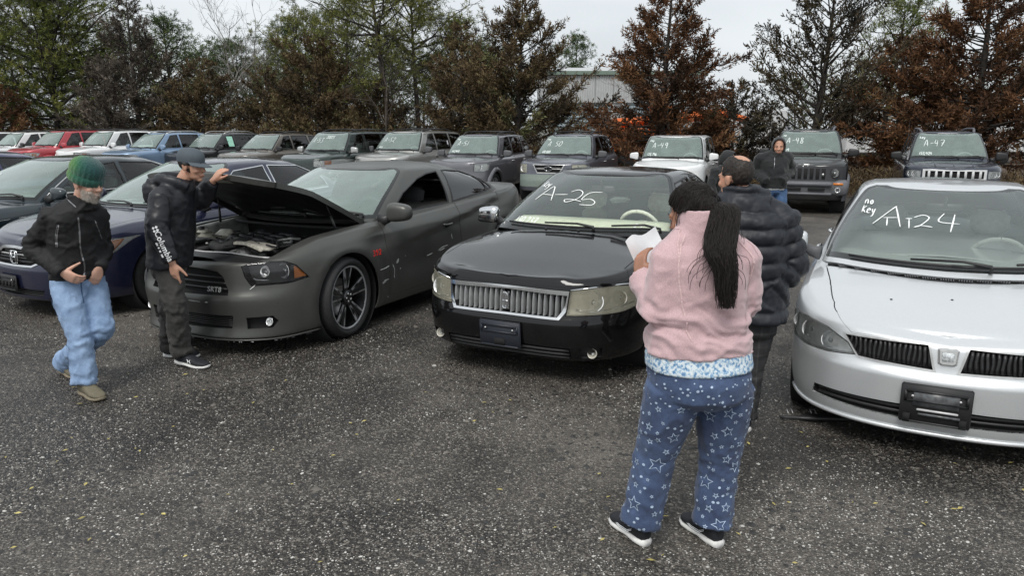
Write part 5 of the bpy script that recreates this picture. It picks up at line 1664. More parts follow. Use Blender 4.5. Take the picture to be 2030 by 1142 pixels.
def suv_spec(pos, yaw, col, W=.90, zb=1.10, zt=1.64, wb_=.72, wt=.60, xb=-.45, xt=-.90, fo=.82, wb=2.62, ro=.80, znose=.96, zhood=None, roof=.10, L_rear=.55, boxy=.0, cab=None, **k):
 zh = zhood or zb - .06
 c = dict(wf=xb + .22, wfs=xb, wb=wb_ + .07, rr=-(wb + ro - .10), rrs=-(wb + ro - .45), tf=xt + .14, tfs=xt - .05, wt=wt + .02, tr=-(wb + ro - L_rear + .12), trs=-(wb + ro - L_rear - .22),
    zw=zb, ztf=zt, zts=(zt + .03, zt + .045, zt + .02), zr=zb + .04, ztr=zt + .01, mf=3.2, mr=4.,
    roof=[(xt + .3, zt + .03), (xt - .1, zt + roof * .75), (xt - .9, zt + roof), (-(wb + .2), zt + roof * .85), (-(wb + ro), zt + .03)])
 if cab: c.update(cab)
 p = dict(pos=pos, yaw=yaw, fo=fo, wb=wb, ro=ro, W=W, zs=.32, zfb=.30, zrb=.36, zmid=.55, zlamp=.72, znose=znose, zbelt=zb - .02, brise=.03, zdeck=zb + .02, zhood=zh, tyre=.355, tw=.22, arch=.415,
    nose=.10, nose1=.05, mf=3.6, lampin=.03, belt_in=.10, sh=.10,
    hood=[(fo, znose), (fo - .12, znose + .015), (fo - .45, (znose + zb) / 2 + .03), (xb + .30, zb - .005), (xb, zb + .01), (-wb, zb + .03), (-(wb + ro), zb + .02)],
    cab=c, paint=SUV_PAINT[col], seatmat='grey_cloth', dashmat='grey_dash', rear_glass='tint_glass')
 bx = xb - .30
 w0, w1 = zb + .04, zt + .0
 B, Cx = -1.42, -2.32
 p['windows'] = [dict(pts=[(bx, w0), (bx - .38, w1 - .03), (B + .03, w1), (B + .01, w0 + .01)], mat='side_glass'),
     dict(pts=[(B - .10, w0 + .01), (B - .08, w1), (Cx + .05, w1), (Cx + .02, w0 + .02)], mat='tint_glass'),
     dict(pts=[(Cx - .10, w0 + .02), (Cx - .08, w1 - .01), (-(wb + ro - L_rear - .12), w1 - .04), (-(wb + ro - .50), w0 + .03)], mat='tint_glass')]
 p['doors'] = [[(-.50, .42), (-.50, zb - .12), (-.62, zb + .1), (B - .02, zb + .1), (B - .02, .42)], [(B - .045, .42), (B - .045, zb + .1), (Cx - .06, zb + .1), (Cx - .02, .75), (Cx + .14, .42)]]
 p['hood_cut'] = ([(0., 5.85), (.55, 5.85), (.66, 5.9)], [(fo - .22, W - .22), (.2, W - .17), (xb + .05, W - .15)])
 p['cowl'] = True
 p['mirror'] = (xb - .12, W + .08, zb + .06); p['mirror_s'] = (.06, .11, .085); p['mirror_e'] = .5
 p['rw'] = (2.30, 1., 2.34, 3.6)
 p['ws'] = (.88, .45, .85, 3.9)
 p['wheel_dz'] = -.02; p['seat_z'] = .42
 p['wiper_spec'] = ((-.55, .15), (.05, .70))
 p.update(k)
 return p
def lamp_cut(y0, y1, z0, z1, mat='clear_lens', **k):
 return C_('headlight', [(y0, z0), (y0, z1), (y1 - .04, z1), (y1, z1 - .03), (y1 - .01, z0 + .03), (y1 - .08, z0)], mat, off=.002, skirt=.01, gap=.006, **k)
def grille_cut(w, z0, z1, mat='matblack', rimmat='black', rim=.02, name='grille', w2=None):
 return C_(name, mirror_pts([(0, z1), (w, z1), (w2 or w, z0), (0, z0)]), mat, off=-.03, skirt=-.03, center=True, rim=rim, rimmat=rimmat, rimoff=.006, rimname=name + '_surround')
def clad_cut(z0, z1, w=.80, mat='grey_trim'):
 return C_('bumper', mirror_pts([(0, z1), (w, z1 - .01), (w, z0), (0, z0)]), mat, off=.012, skirt=.03, center=True)
SUVS = [
 ('A47', 'navy off-roader with a white slotted grille and A-47 on its windshield', 'off-roader',
  suv_spec((9.25, 15.9), 23, 'navy', W=.918, zb=1.19, zt=1.70, wb_=.72, wt=.60, znose=1.03, fo=.80, wb=2.69, cuts=[grille_cut(.52, .84, .985, 'matblack', 'white_plastic', .05), lamp_cut(.60, .86, .84, .99), clad_cut(.42, .70)], mirror_mat=M['black'], lod=1, rails='raised', antenna=-1, rib=2)),
 ('A48', 'black boxy off-roader with round headlights, grey fender flares and -48 on its windshield', 'off-roader',
  suv_spec((6.63, 16.95), 22, 'black', W=.88, zb=1.24, zt=1.735, wb_=.70, wt=.60, xb=-.40, xt=-.80, fo=.78, wb=2.65, ro=.75, znose=1.06, cuts=[clad_cut(.46, .73, .85)], mirror_mat=M['black'], rails='raised', antenna=-1, flares=True)),
 ('A49', 'white boxy compact wagon with A-49 on its windshield', 'wagon',
  suv_spec((3.78, 18.0), 21, 'white', W=.88, zb=1.11, zt=1.60, wb_=.71, wt=.63, xb=-.30, xt=-.65, znose=.95, fo=.78, wb=2.6, roof=.07, mirror_mat=SUV_PAINT['white'], mirror_mat2=M['black'], wind='tint')),
 ('A50', 'steel grey off-roader with a chrome-framed oval badge grille and A 50 on its windshield', 'off-roader',
  suv_spec((1.18, 19.2), 21, 'steel', W=.93, zb=1.13, zt=1.61, wb_=.74, wt=.60, znose=.98, xt=-1.0, fo=.85, cuts=[grille_cut(.38, .78, .955, 'matblack', 'dullchrome', .022, w2=.28), lamp_cut(.58, .88, .76, .97, 'hazy_lens'), clad_cut(.42, .73, .80, 'grey_green')], mirror_mat=M['grey_trim'], rails='bars')),
 ('A51', 'grey compact off-roader with a dark sunroof and A-51 on its windshield', 'off-roader',
  suv_spec((-1.22, 19.7), 21, 'grey', W=.89, zb=1.13, zt=1.61, wb_=.71, wt=.59, znose=.99, cuts=[lamp_cut(.56, .85, .78, .97)], mirror_mat=M['grey_trim'], rails='bars', flares='paint', sunroof=True)),
 ('A52', 'silver off-roader with black mirrors and A-52 on its windshield', 'off-roader',
  suv_spec((-3.62, 22.2), 24, 'silver', W=.945, zb=1.17, zt=1.68, wb_=.75, wt=.63, znose=1.0, wb=2.87, ro=.98, cuts=[lamp_cut(.55, .90, .82, .97)], mirror_mat=M['grey_trim'], rails='bars', sunroof=False)),
 ('A53', 'dark green off-roader with pale mirror caps and a long roof rack', 'off-roader',
  suv_spec((-5.75, 22.0), 26, 'green', W=.93, zb=1.16, zt=1.67, wb_=.74, wt=.62, znose=.98, wb=2.83, ro=.95, cuts=[lamp_cut(.55, .92, .78, .96)], mirror_mat=M['dullchrome'], rails='bars', flares='paint')),
 ('A54', 'taupe crossover with black mirrors and S4 on its windshield', 'crossover',
  suv_spec((-9.1, 25.9), 27, 'taupe', W=.90, zb=1.09, zt=1.58, wb_=.73, wt=.59, xt=-1.05, znose=.94, zhood=1.02, cuts=[lamp_cut(.50, .86, .74, .93)], mirror_mat=M['black'], rails='bars')),
 ('A55', 'charcoal crossover with a pale green notice stuck in its side window', 'crossover',
  suv_spec((-11.6, 27.2), 29, 'charcoal', W=.92, zb=1.11, zt=1.60, wb_=.74, wt=.60, xt=-1.05, znose=.96, cuts=[lamp_cut(.52, .88, .74, .92)], mirror_mat=M['black'], rails='silver', notice=True)),
 ('A56', 'light blue off-roader with silver roof rails', 'off-roader',
  suv_spec((-13.4, 26.6), 30, 'lightblue', W=.92, zb=1.13, zt=1.61, wb_=.74, wt=.60, xt=-1.0, znose=.98, cuts=[lamp_cut(.52, .88, .78, .96)], rails='silver')),
 ('A57', 'white off-roader with dark window visors between the red and light blue cars', 'off-roader',
  suv_spec((-16.2, 28.6), 29, 'white', W=.93, zb=1.17, zt=1.67, wb_=.74, wt=.62, znose=1.0, cuts=[lamp_cut(.55, .90, .80, .97)], rails='bars')),
 ('A58', 'red long-roofed off-roader with amber corner lamps', 'off-roader',
  suv_spec((-18.3, 29.0), 29, 'red', W=.93, zb=1.16, zt=1.67, wb_=.74, wt=.62, znose=.99, wb=2.9, ro=1.1, cuts=[lamp_cut(.55, .90, .80, .95)], rails='bars', flares='paint')),
 ('A59', 'white off-roader at the left beyond the red one', 'off-roader',
  suv_spec((-20.9, 30.6), 30, 'white', W=.90, zb=1.12, zt=1.61, wb_=.71, wt=.59, znose=.97, cuts=[lamp_cut(.55, .86, .78, .95)], mirror_mat=M['black'], rails='bars')),
 ('A60', 'white car at the far left end of the back row', 'car',
  suv_spec((-24.0, 32.2), 30, 'white', W=.90, zb=1.10, zt=1.60, wb_=.71, wt=.59, znose=.95, cuts=[lamp_cut(.55, .86, .78, .95)], mirror_mat=M['black'])),
]
WRITE = {'A47': ('A-47', 'key', '153,424'), 'A48': ('A-48', 'no', '99,19'), 'A49': ('A-49', 'key', '123,796'), 'A50': ('A 50', 'key', '102,000'), 'A51': ('A-51', 'key', '142,449'), 'A52': ('A-52', '', '1449'), 'A53': ('A-53', '20023', ''), 'A54': ('S4', '', ''), 'A55': ('A-55', '', ''), 'A56': ('A-56', '', ''), 'A57': ('A-57', '', ''), 'A58': ('', '', ''), 'A59': ('', '', ''), 'A60': ('', '', '')}
def finish_suv(key, B, p):
 car, S, G = B['car'], B['low'], B['gr']
 g = p.get
 c = p['cab']
 lod = g('lod', 0)
 for lens in [o for o in car.children if o.name.startswith('headlight')]:
  hs_ = backing(lens, .05, M['lamp_silver'])
  ys = [abs(v.co.y) for v in lens.data.vertices]; zs_ = [v.co.z for v in lens.data.vertices]
  sg_ = 1 if lens.data.vertices[0].co.y > 0 else -1
  yo, yi, z0, z1 = max(ys), min(ys), min(zs_), max(zs_)
  bowl(S, sg_ * (yi + (yo - yi) * .38), (z0 + z1) / 2, (z1 - z0) * .36, lens, -.03, bulb=False)
  if key in ('A53', 'A54', 'A57', 'A58'):
   ya = yo - (yo - yi) * .30
   q = [fpt(S, sg_ * a, b, 0) + Vector((-.004, 0, 0)) for a, b in ((ya, z0 + .03), (yo - .03, z0 + .04), (yo - .03, z1 - .04), (ya, z1 - .03))]
   mesh('turn_signal', q, [(0, 1, 2, 3)], M['amber'], lens, False)
 K = G.K
 big, sm_, od = WRITE[key]
 w = c['wt'] * .9
 zt, zb = c['ztf'], c['zw']
 H = zt - zb
 st = []
 if big: st += text_strokes(big, -w * .86, zb + H * .52, H * .26, sp=1.25)
 if sm_ and key != 'A53': st += text_strokes(sm_, -w * 1.0, zb + H * .83, H * .10, sp=1.1)
 if key == 'A53': st += text_strokes(sm_, -.05, zb + H * .74, H * .16, sp=1.1)
 if od: st += text_strokes(od, -w * 1.02, zb + H * .16, H * .12, sp=1.0)
 if st: write_glass(car, G, st, .016, mat=M['chalk_faint'])
 # rails
 rl = g('rails')
 if rl:
  mat = {'silver': M['dullchrome'], 'bars': M['black'], 'raised': M['flare_grey']}[rl]
  for s in (1, -1):
   xs_ = np.linspace(c['tfs'] - .05, c['trs'] + .1, 9)
   pts = []
   for i, x in enumerate(xs_):
    q = spt(G, float(x), c['ztf'] + .052, 0, s)
    e = min(i, 8 - i)
    pts.append(Vector((q.x, q.y - s * .05, q.z + (.0, .055, .075, .08, .08)[e])))
   MB().tube(smooth_line([tuple(q) for q in pts], 2), .018 if rl != 'raised' else .026, 6).build('roof_rail', mat, car)
  if rl == 'bars':
   for x in (c['tfs'] - .45, c['trs'] + .45):
    q = spt(G, x, c['ztf'] + .052, 0)
    MB().tube([(x, -q.y + .05, q.z + .075), (x, 0, q.z + .10), (x, q.y - .05, q.z + .075)], .016, 6).build('cross_bar', mat, car)
 if g('sunroof'):
  x0, x1 = c['tfs'] - .15, c['tfs'] - .75
  v = [tpt(G, x, y, .006) for x in np.linspace(x0, x1, 6) for y in np.linspace(-.38, .38, 7)]
  mesh('sunroof', v, [(i * 7 + k, i * 7 + k + 1, i * 7 + 8 + k, i * 7 + 7 + k) for i in range(5) for k in range(6)], M['frit'], car)
 if g('antenna'):
  s = g('antenna')
  b = spt(S, .05, p['zbelt'] - .10, -.03, s) + Vector((0, 0, .05))
  MB().tube([b, b + Vector((-.02, 0, .45)), b + Vector((-.05, 0, .92))], [.006, .004, .0025], 5).build('antenna', M['black'], car)
 fl = g('flares')
 if fl:
  mat = p['paint'] if fl == 'paint' else M['flare_grey']
  for x in (0, -p['wb']):
   for s in (1, -1):
    v = []; n = 18
    for i in range(n + 1):
     a = R(-8 + 196 * i / n)
     for rr, off in ((.405, -.02), (.408, .045), (.45, .05), (.505, .012), (.51, -.01)):
      q = (x + rr * math.cos(a), p['tyre'] + rr * math.sin(a))
      pt = spt(S, q[0], min(max(q[1], p['zs'] + .02), p['zbelt'] - .04), off, s)
      v.append(Vector((q[0], pt.y, q[1])))
    f = [(i * 5 + k, i * 5 + k + 1, i * 5 + 6 + k, i * 5 + 5 + k) for i in range(n) for k in range(4)]
    mesh('fender_flare', v, [q[::s] for q in f], mat, car)
 door_handles(car, S, [(-1.22, p['zbelt'] - .13), (-2.16, p['zbelt'] - .12)], M['dullchrome'] if key in ('A50', 'A51', 'A52') else p['paint'], .16)
 if key == 'A48':
  # seven-slot face with round lamps
  zc = .90
  pl = []
  for y, z in ((-.80, .74), (-.80, .98), (-.72, 1.03), (.72, 1.03), (.80, .98), (.80, .74)):
   pl.append((y, z))
  v = []
  for i in range(25):
   y = -.80 + 1.6 * i / 24
   for z in (.735, .88, 1.035): v.append(fpt(S, y, z, .012))
  mesh('front_panel', v, [(i * 3 + k, i * 3 + 3 + k, i * 3 + 4 + k, i * 3 + 1 + k) for i in range(24) for k in range(2)], M['flare_dark'], car)
  gr = None
  for k in range(7):
   y = -.36 + .12 * k
   m = MB()
   q = fpt(S, y, .875, .016)
   m.box((q.x, y, .875), (.02, .075, .235), bev=.018)
   m.build('grille_slot', M['matblack'], car)
  for s in (1, -1):
   q = fpt(S, s * .575, .895, .02)
   m = MB().lathe([(.105, -.05), (.105, .02), (.092, .03), (.088, .012), (.085, .0)], 24, 'x', tuple(q)).build('headlight', M['black'], car)
   MB().lathe([(.088, .010), (.07, -.01), (.03, -.028), (.001, -.03)], 24, 'x', tuple(q)).build('lamp_reflector', M['reflector'], m)
   MB().lathe([(.088, .014), (.06, .026), (.001, .032)], 24, 'x', tuple(q)).build('lamp_lens', M['clear_lens'], m)
   MB().lathe([(.03, .0), (.022, .012), (.001, .016)], 12, 'x', tuple(q)).build('lamp_bulb', M['clear_bulb'], m)
   # bumper ends with amber signals and fog lamps
   q = fpt(S, s * .70, .66, .0)
   be = MB().box((q.x - .05, s * .70, .58), (.26, .34, .34), bev=.05)
   be.build('bumper_end', M['flare_grey'], car)
   q2 = Vector((q.x + .085, s * .665, .665))
   MB().box(tuple(q2), (.02, .20, .045), bev=.006).build('turn_signal', M['amber'], car)
   q3 = Vector((q.x + .082, s * .665, .535))
   fg = MB().lathe([(.055, -.01), (.055, .008), (.048, .010), (.04, -.004), (.001, -.012)], 18, 'x', tuple(q3)).build('fog_light', M['reflector'], car)
  b = MB()
  q = fpt(S, 0, .62, 0)
  b.box((q.x + .0, 0, .66), (.16, 1.10, .10), bev=.03).box((q.x - .02, 0, .45), (.12, 1.10, .06), bev=.02)
  b.build('bumper_bar', M['flare_grey'], car)
  for y in (-.24, .24):
   MB().box((q.x + .055, y, .555), (.02, .34, .06), bev=.01).build('bumper_slot', M['matblack'], car)
  def on_nose(a, b_):
   qq = fpt(S, a, 1.065 + b_, .006)
   return qq, Vector((1, 0, .3)).normalized()
  text_on(car, 'badge', 'Jeep', .07, M['dullchrome'], on_nose, bold=.001)
  MB().box((q.x + .01, .35, .865), (.02, .04, .05), bev=.004).build('grille_badge', M['dullchrome'], car)
 if key == 'A47':
  gr = [o for o in car.children if o.name.startswith('grille') and 'surround' not in o.name][0]
  for k in range(8):
   y = -.455 + .13 * k
   q = fpt(S, y, .91, .004)
   MB().box((q.x, y, .912), (.03, .045, .155), bev=.01).build('grille_bar', M['white_plastic'], gr)
  for s in (1, -1):
   for y in (.67, .77): bowl(S, s * y, .915, .055, car, -.04)
   pts = [tpt(S, x, s * (.34 + .02 * (.5 - x)), .004) for x in (.62, .35, .05, -.2)]
   MB().tube(pts, .010, 6, flat=.5).build('hood_rib', p['paint'], car)
  MB().tube([tpt(S, x, 0, .002) for x in (.66, .4, .1, -.15)], .008, 6, flat=.5).build('hood_rib', p['paint'], car)
 if key == 'A50':
  gr = [o for o in car.children if o.name.startswith('grille') and 'surround' not in o.name][0]
  bars(car, S, -.33, .33, (.865,), M['dullchrome'], 'grille_bar', -.008, .010, par=gr)
  for z in (.825, .905): bars(car, S, -.31, .31, (z,), M['black'], 'grille_bar', -.015, .008, par=gr)
  q = fpt(S, 0, .868, .012)
  v = [q + Vector((.0, .105 * math.cos(a), .055 * math.sin(a))) for a in np.linspace(0, 2 * math.pi, 24, endpoint=False)]
  e = mesh('emblem', v + [p_ - Vector((.02, 0, 0)) for p_ in v], [tuple(range(24))] + [(k, (k + 1) % 24, 24 + (k + 1) % 24, 24 + k) for k in range(24)], M['matblack'], gr, False)
  MB().tube([q + Vector((.004, .102 * math.cos(a), .052 * math.sin(a))) for a in np.linspace(0, 2 * math.pi, 25)], .006, 6, cap=False).build('emblem_ring', M['chrome'], e)
  text_on(e, 'emblem_letters', 'KIA', .07, M['chrome'], lambda a, b_: (q + Vector((.004, a, b_)), Vector((1, 0, 0))), bold=.001)
 if g('notice'):
  v = [spt(G, x, z, .004) for x, z in ((-1.12, c['zw'] + .08), (-1.36, c['zw'] + .08), (-1.36, c['ztf'] - .05), (-1.10, c['ztf'] - .05))]
  nt_ = mesh('notice', v, [(0, 1, 2, 3)], M['notice'], car, False)
 if key == 'A52':
  v = [spt(G, x, z, .004) for x, z in ((-2.14, c['zw'] + .18), (-2.22, c['zw'] + .18), (-2.22, c['zw'] + .30), (-2.14, c['zw'] + .30))]
  mesh('sticker', v, [(0, 1, 2, 3)], M['paper'], car, False)
for key, label, cat, p in SUVS:
 B_ = make_car(p, cat.replace('-', '_'), label, cat, 'vehicles in the back row', lod=1 if key in ('A47', 'A48', 'A50') else 0)
 finish_suv(key, B_, p)
# a slice of one more indigo sedan at the left edge, beyond the dark teal one
INDIGO = dict(TEAL, pos=(-9.45, 10.6), yaw=27, paint=SUV_PAINT['blue'])
B_ = make_car(INDIGO, 'sedan', 'indigo blue sedan cut off by the left edge behind the dark teal one', 'car', 'cars in the front row')
for lens in [o for o in B_['car'].children if o.name.startswith('headlight')]: backing(lens, .05, M['lamp_silver'])
# ------------------------------------------------------------------ people
# joints in metres, where each person stands
JOINTS = {
 'BEAN': dict(pelvis=(-3.061, 5.140, 0.761), chest=(-3.020, 5.120, 1.147), neck=(-2.929, 5.080, 1.335), head=(-2.848, 5.020, 1.476), shR=(-3.093, 5.000, 1.265), elR=(-3.292, 5.050, 1.027), wrR=(-3.057, 4.960, 0.875), shL=(-2.935, 5.230, 1.256), elL=(-2.945, 5.300, 1.000), wrL=(-2.885, 5.120, 0.880), hipR=(-3.100, 5.060, 0.731), knR=(-2.998, 4.980, 0.389), anR=(-2.993, 4.950, 0.057), toeR=(-2.776, 4.800, 0.042), hipL=(-2.993, 5.200, 0.712), knL=(-2.907, 5.100, 0.429), anL=(-3.408, 5.420, 0.075), toeL=(-3.300, 5.340, 0.021)),
 'CAP': dict(pelvis=(-2.647, 5.680, 0.808), chest=(-2.615, 5.680, 1.188), neck=(-2.506, 5.680, 1.407), head=(-2.415, 5.680, 1.561), shR=(-2.584, 5.520, 1.344), elR=(-2.604, 5.440, 1.104), wrR=(-2.511, 5.420, 0.855), shL=(-2.583, 5.860, 1.326), elL=(-2.503, 6.000, 1.274), wrL=(-2.375, 5.960, 1.425), hipR=(-2.634, 5.600, 0.772), knR=(-2.568, 5.520, 0.485), anR=(-2.591, 5.600, 0.116), toeR=(-2.412, 5.550, 0.033), hipL=(-2.689, 5.780, 0.758), knL=(-2.718, 5.740, 0.440), anL=(-2.790, 5.840, 0.077), toeL=(-2.592, 5.820, 0.031)),
 'WOMAN': dict(pelvis=(0.795, 3.020, 0.800), chest=(0.779, 3.020, 1.217), neck=(0.762, 3.020, 1.427), head=(0.741, 3.040, 1.488), shL=(0.649, 2.98, 1.325), elL=(0.617, 2.98, 1.108), wrL=(0.545, 3.13, 1.21), shR=(0.945, 3.060, 1.316), elR=(0.985, 3.100, 1.106), wrR=(0.930, 3.380, 1.036), hipL=(0.686, 3.000, 0.740), knL=(0.633, 3.050, 0.417), anL=(0.577, 3.060, 0.069), toeL=(0.508, 3.200, -0.011), hipR=(0.912, 3.040, 0.737), knR=(0.922, 3.080, 0.379), anR=(0.902, 3.050, 0.075), toeR=(0.846, 3.180, -0.018)),
 'PUFF': dict(pelvis=(1.424, 4.400, 0.717), chest=(1.386, 4.380, 1.200), neck=(1.340, 4.380, 1.454), head=(1.307, 4.380, 1.550), shR=(1.562, 4.360, 1.345), elR=(1.650, 4.360, 1.052), wrR=(1.520, 4.300, 0.875), shL=(1.185, 4.440, 1.328), elL=(1.146, 4.500, 1.027), wrL=(1.243, 4.650, 0.803), hipR=(1.482, 4.380, 0.675), knR=(1.457, 4.360, 0.360), anR=(1.435, 4.340, 0.071), toeR=(1.412, 4.520, -0.029), hipL=(1.359, 4.440, 0.659), knL=(1.359, 4.500, 0.312), anL=(1.373, 4.600, 0.001), toeL=(1.348, 4.800, -0.097)),
 'HOOD': dict(pelvis=(3.840, 11.000, 0.980), chest=(3.817, 11.000, 1.288), neck=(3.848, 10.980, 1.470), head=(3.859, 10.950, 1.579), shR=(3.616, 11.000, 1.419), elR=(3.583, 11.080, 1.211), wrR=(3.663, 10.850, 1.094), shL=(4.005, 11.000, 1.433), elL=(4.109, 11.080, 1.225), wrL=(3.911, 10.850, 1.094), hipR=(3.747, 11.000, 0.936), knR=(3.740, 10.950, 0.593), anR=(3.740, 11.000, 0.188), toeR=(3.647, 10.800, 0.158), hipL=(3.947, 11.000, 0.936), knL=(3.985, 10.950, 0.593), anL=(4.049, 11.000, 0.188), toeL=(4.009, 10.800, 0.158)),
 'KID': dict(pelvis=(3.196, 11.300, 0.745), chest=(3.175, 11.300, 1.086), neck=(3.203, 11.300, 1.251), head=(3.241, 11.300, 1.378), shR=(3.027, 11.200, 1.219), elR=(2.966, 11.150, 0.999), wrR=(3.024, 11.100, 0.801), shL=(3.326, 11.400, 1.208), elL=(3.386, 11.400, 0.980), wrL=(3.361, 11.300, 0.783), hipR=(3.138, 11.250, 0.711), knR=(3.145, 11.200, 0.488), anR=(3.181, 11.300, 0.205), toeR=(3.216, 11.200, 0.189), hipL=(3.266, 11.350, 0.701), knL=(3.273, 11.300, 0.476), anL=(3.318, 11.400, 0.206), toeL=(3.352, 11.300, 0.190)),
}
for k_, d_ in JOINTS.items():
 d_ = {n: Vector(v) for n, v in d_.items()}
 for n in d_:
  if n.startswith('toe'): d_[n].z = max(d_[n].z, .035)
  if n.startswith('an'): d_[n].z = max(d_[n].z, .085)
 JOINTS[k_] = d_
for k_ in ('HOOD', 'KID'):
 j_ = JOINTS[k_]
 for s_ in 'LR':
  j_['an' + s_].z = .085; j_['toe' + s_].z = .035; j_['kn' + s_].z = .48 if k_ == 'HOOD' else .40
def remesh(mb, vox, smooth=3, name='tmp', dec=0):
 """fuse overlapping shapes into one continuous surface; returns verts (N,3), faces"""
 o = mesh(name, mb.v, mb.f, None, None, False)
 m = o.modifiers.new('r', 'REMESH'); m.mode = 'VOXEL'; m.voxel_size = vox
 if smooth:
  s = o.modifiers.new('s', 'SMOOTH'); s.iterations = smooth; s.factor = .5
 if dec:
  q_ = o.modifiers.new('d', 'DECIMATE'); q_.ratio = dec
 dg = bpy.context.evaluated_depsgraph_get()
 me = bpy.data.meshes.new_from_object(o.evaluated_get(dg))
 V = np.empty(len(me.vertices) * 3); me.vertices.foreach_get('co', V)
 Nn = np.empty(len(me.vertices) * 3); me.vertex_normals.foreach_get('vector', Nn)
 F = [tuple(p.vertices) for p in me.polygons]
 md = o.data
 bpy.data.objects.remove(o); bpy.data.meshes.remove(md); bpy.data.meshes.remove(me)
 return V.reshape(-1, 3), Nn.reshape(-1, 3), F
def vnoise(P, sc, seed=0., oct=3):
 off = Vector((seed * 3.1, seed * 1.7, seed * 5.3))
 return np.array([noise.fractal(Vector((p[0] * sc[0], p[1] * sc[1], p[2] * sc[2])) + off, .6, 2.0, oct) for p in P])
def loft(mb, rings, n=28):
 """closed tube of oval rings: (centre, side vector, front vector, half width, half depth front, half depth back, squareness)"""
 v = []; f = []
 for c, sx, fy, a, b, b2, e in rings:
  for k in range(n):
   t = 2 * math.pi * k / n
   cs, sn = math.cos(t), math.sin(t)
   x = a * math.copysign(abs(cs) ** e, cs)
   bb = b if sn > 0 else b2
   y = bb * math.copysign(abs(sn) ** e, sn)
   v.append(Vector(c) + sx * x + fy * y)
 m = len(rings)
 for i in range(m - 1):
  for k in range(n):
   f.append((i * n + k, i * n + (k + 1) % n, (i + 1) * n + (k + 1) % n, (i + 1) * n + k))
 f.append(tuple(range(n - 1, -1, -1))); f.append(tuple((m - 1) * n + k for k in range(n)))
 return mb.add(v, f)
def limb(mb, pts, rs, n=16, flat=1.):
 """tapered limb with rounded ends"""
 P = smooth_line([tuple(p) for p in pts], 6);
 m = len(pts)
 rr = smooth_line([(r,) for r in rs], 6)
 P = [Vector(p) for p in P]; rr = [max(.004, r[0]) for r in rr]
 d0 = (P[0] - P[1]).normalized(); d1 = (P[-1] - P[-2]).normalized()
 P = [P[0] + d0 * rr[0] * .7, P[0] + d0 * rr[0] * .4] + P + [P[-1] + d1 * rr[-1] * .4, P[-1] + d1 * rr[-1] * .7]
 rr = [rr[0] * .3, rr[0] * .8] + rr + [rr[-1] * .8, rr[-1] * .3]
 return mb.tube(P, rr, n, True, flat)
def hand(mb, w, d, nb, side, curl=(.3, .3, .35, .4), thumb=.5, s=1., spread=.05, tcurl=.3):
 """palm and five bent fingers: w wrist, d direction of the fingers, nb back of the hand, side +1 left / -1 right"""
 d = d.normalized(); nb = (nb - d * nb.dot(d)).normalized()
 t = d.cross(nb).normalized() * side      # towards the thumb
 L = .088 * s
 loft(mb, [(w - d * .02, t, nb, .026 * s, .018 * s, .018 * s, .9), (w + d * .015, t, nb, .030 * s, .018 * s, .018 * s, .85), (w + d * L * .55, t, nb, .041 * s, .015 * s, .017 * s, .75), (w + d * L, t, nb, .040 * s, .012 * s, .014 * s, .75), (w + d * (L + .006), t, nb, .034 * s, .006 * s, .008 * s, .8)], 16)
 for i, (o, ln, c) in enumerate(zip((.030, .010, -.010, -.029), (.072, .080, .075, .058), curl)):
  p = w + d * (L - .008) + t * o * s
  dd = (d + t * (o * spread * 20)).normalized()
  pts = [p]
  a = c * .6
  for k, fr in enumerate((.45, .32, .25)):
   ax = t
   dd2 = (dd * math.cos(a) - nb * math.sin(a)).normalized()
   pts.append(pts[-1] + dd2 * ln * fr * s)
   a += c
  r = (.0092 if i < 3 else .0080) * s
  mb.tube(pts, [r * 1.05, r * 1.0, r * .95, r * .72], 8)
  mb.add(*superell(pts[-1], (r * .74,) * 3, 1., 8, 6))
 p = w + d * .022 * s + t * .022 * s - nb * .006 * s
 dd = (d * (1 - thumb * .6) + t * thumb * 1.1 - nb * .25).normalized()
 p1 = p + dd * .045 * s
 dd2 = (dd * math.cos(tcurl) + d * math.sin(tcurl) * .9 - nb * tcurl * .3).normalized()
 p2 = p1 + dd2 * .032 * s; p3 = p2 + (dd2 + d * tcurl * .4).normalized() * .026 * s
 mb.tube([p, p1, p2, p3], [.016 * s, .0125 * s, .0105 * s, .008 * s], 8)
 mb.add(*superell(p3, (.0085 * s,) * 3, 1., 8, 6))
def head_frame(fwd, tilt=0., roll=0.):
 """columns: the head's right, forward, up; a negative tilt looks down"""
 y = Vector(fwd).normalized()
 x = y.cross(Vector((0, 0, 1))).normalized()
 z = x.cross(y)
 return Matrix((x, y, z)).transposed() @ Matrix.Rotation(tilt, 3, 'X') @ Matrix.Rotation(roll, 3, 'Y')
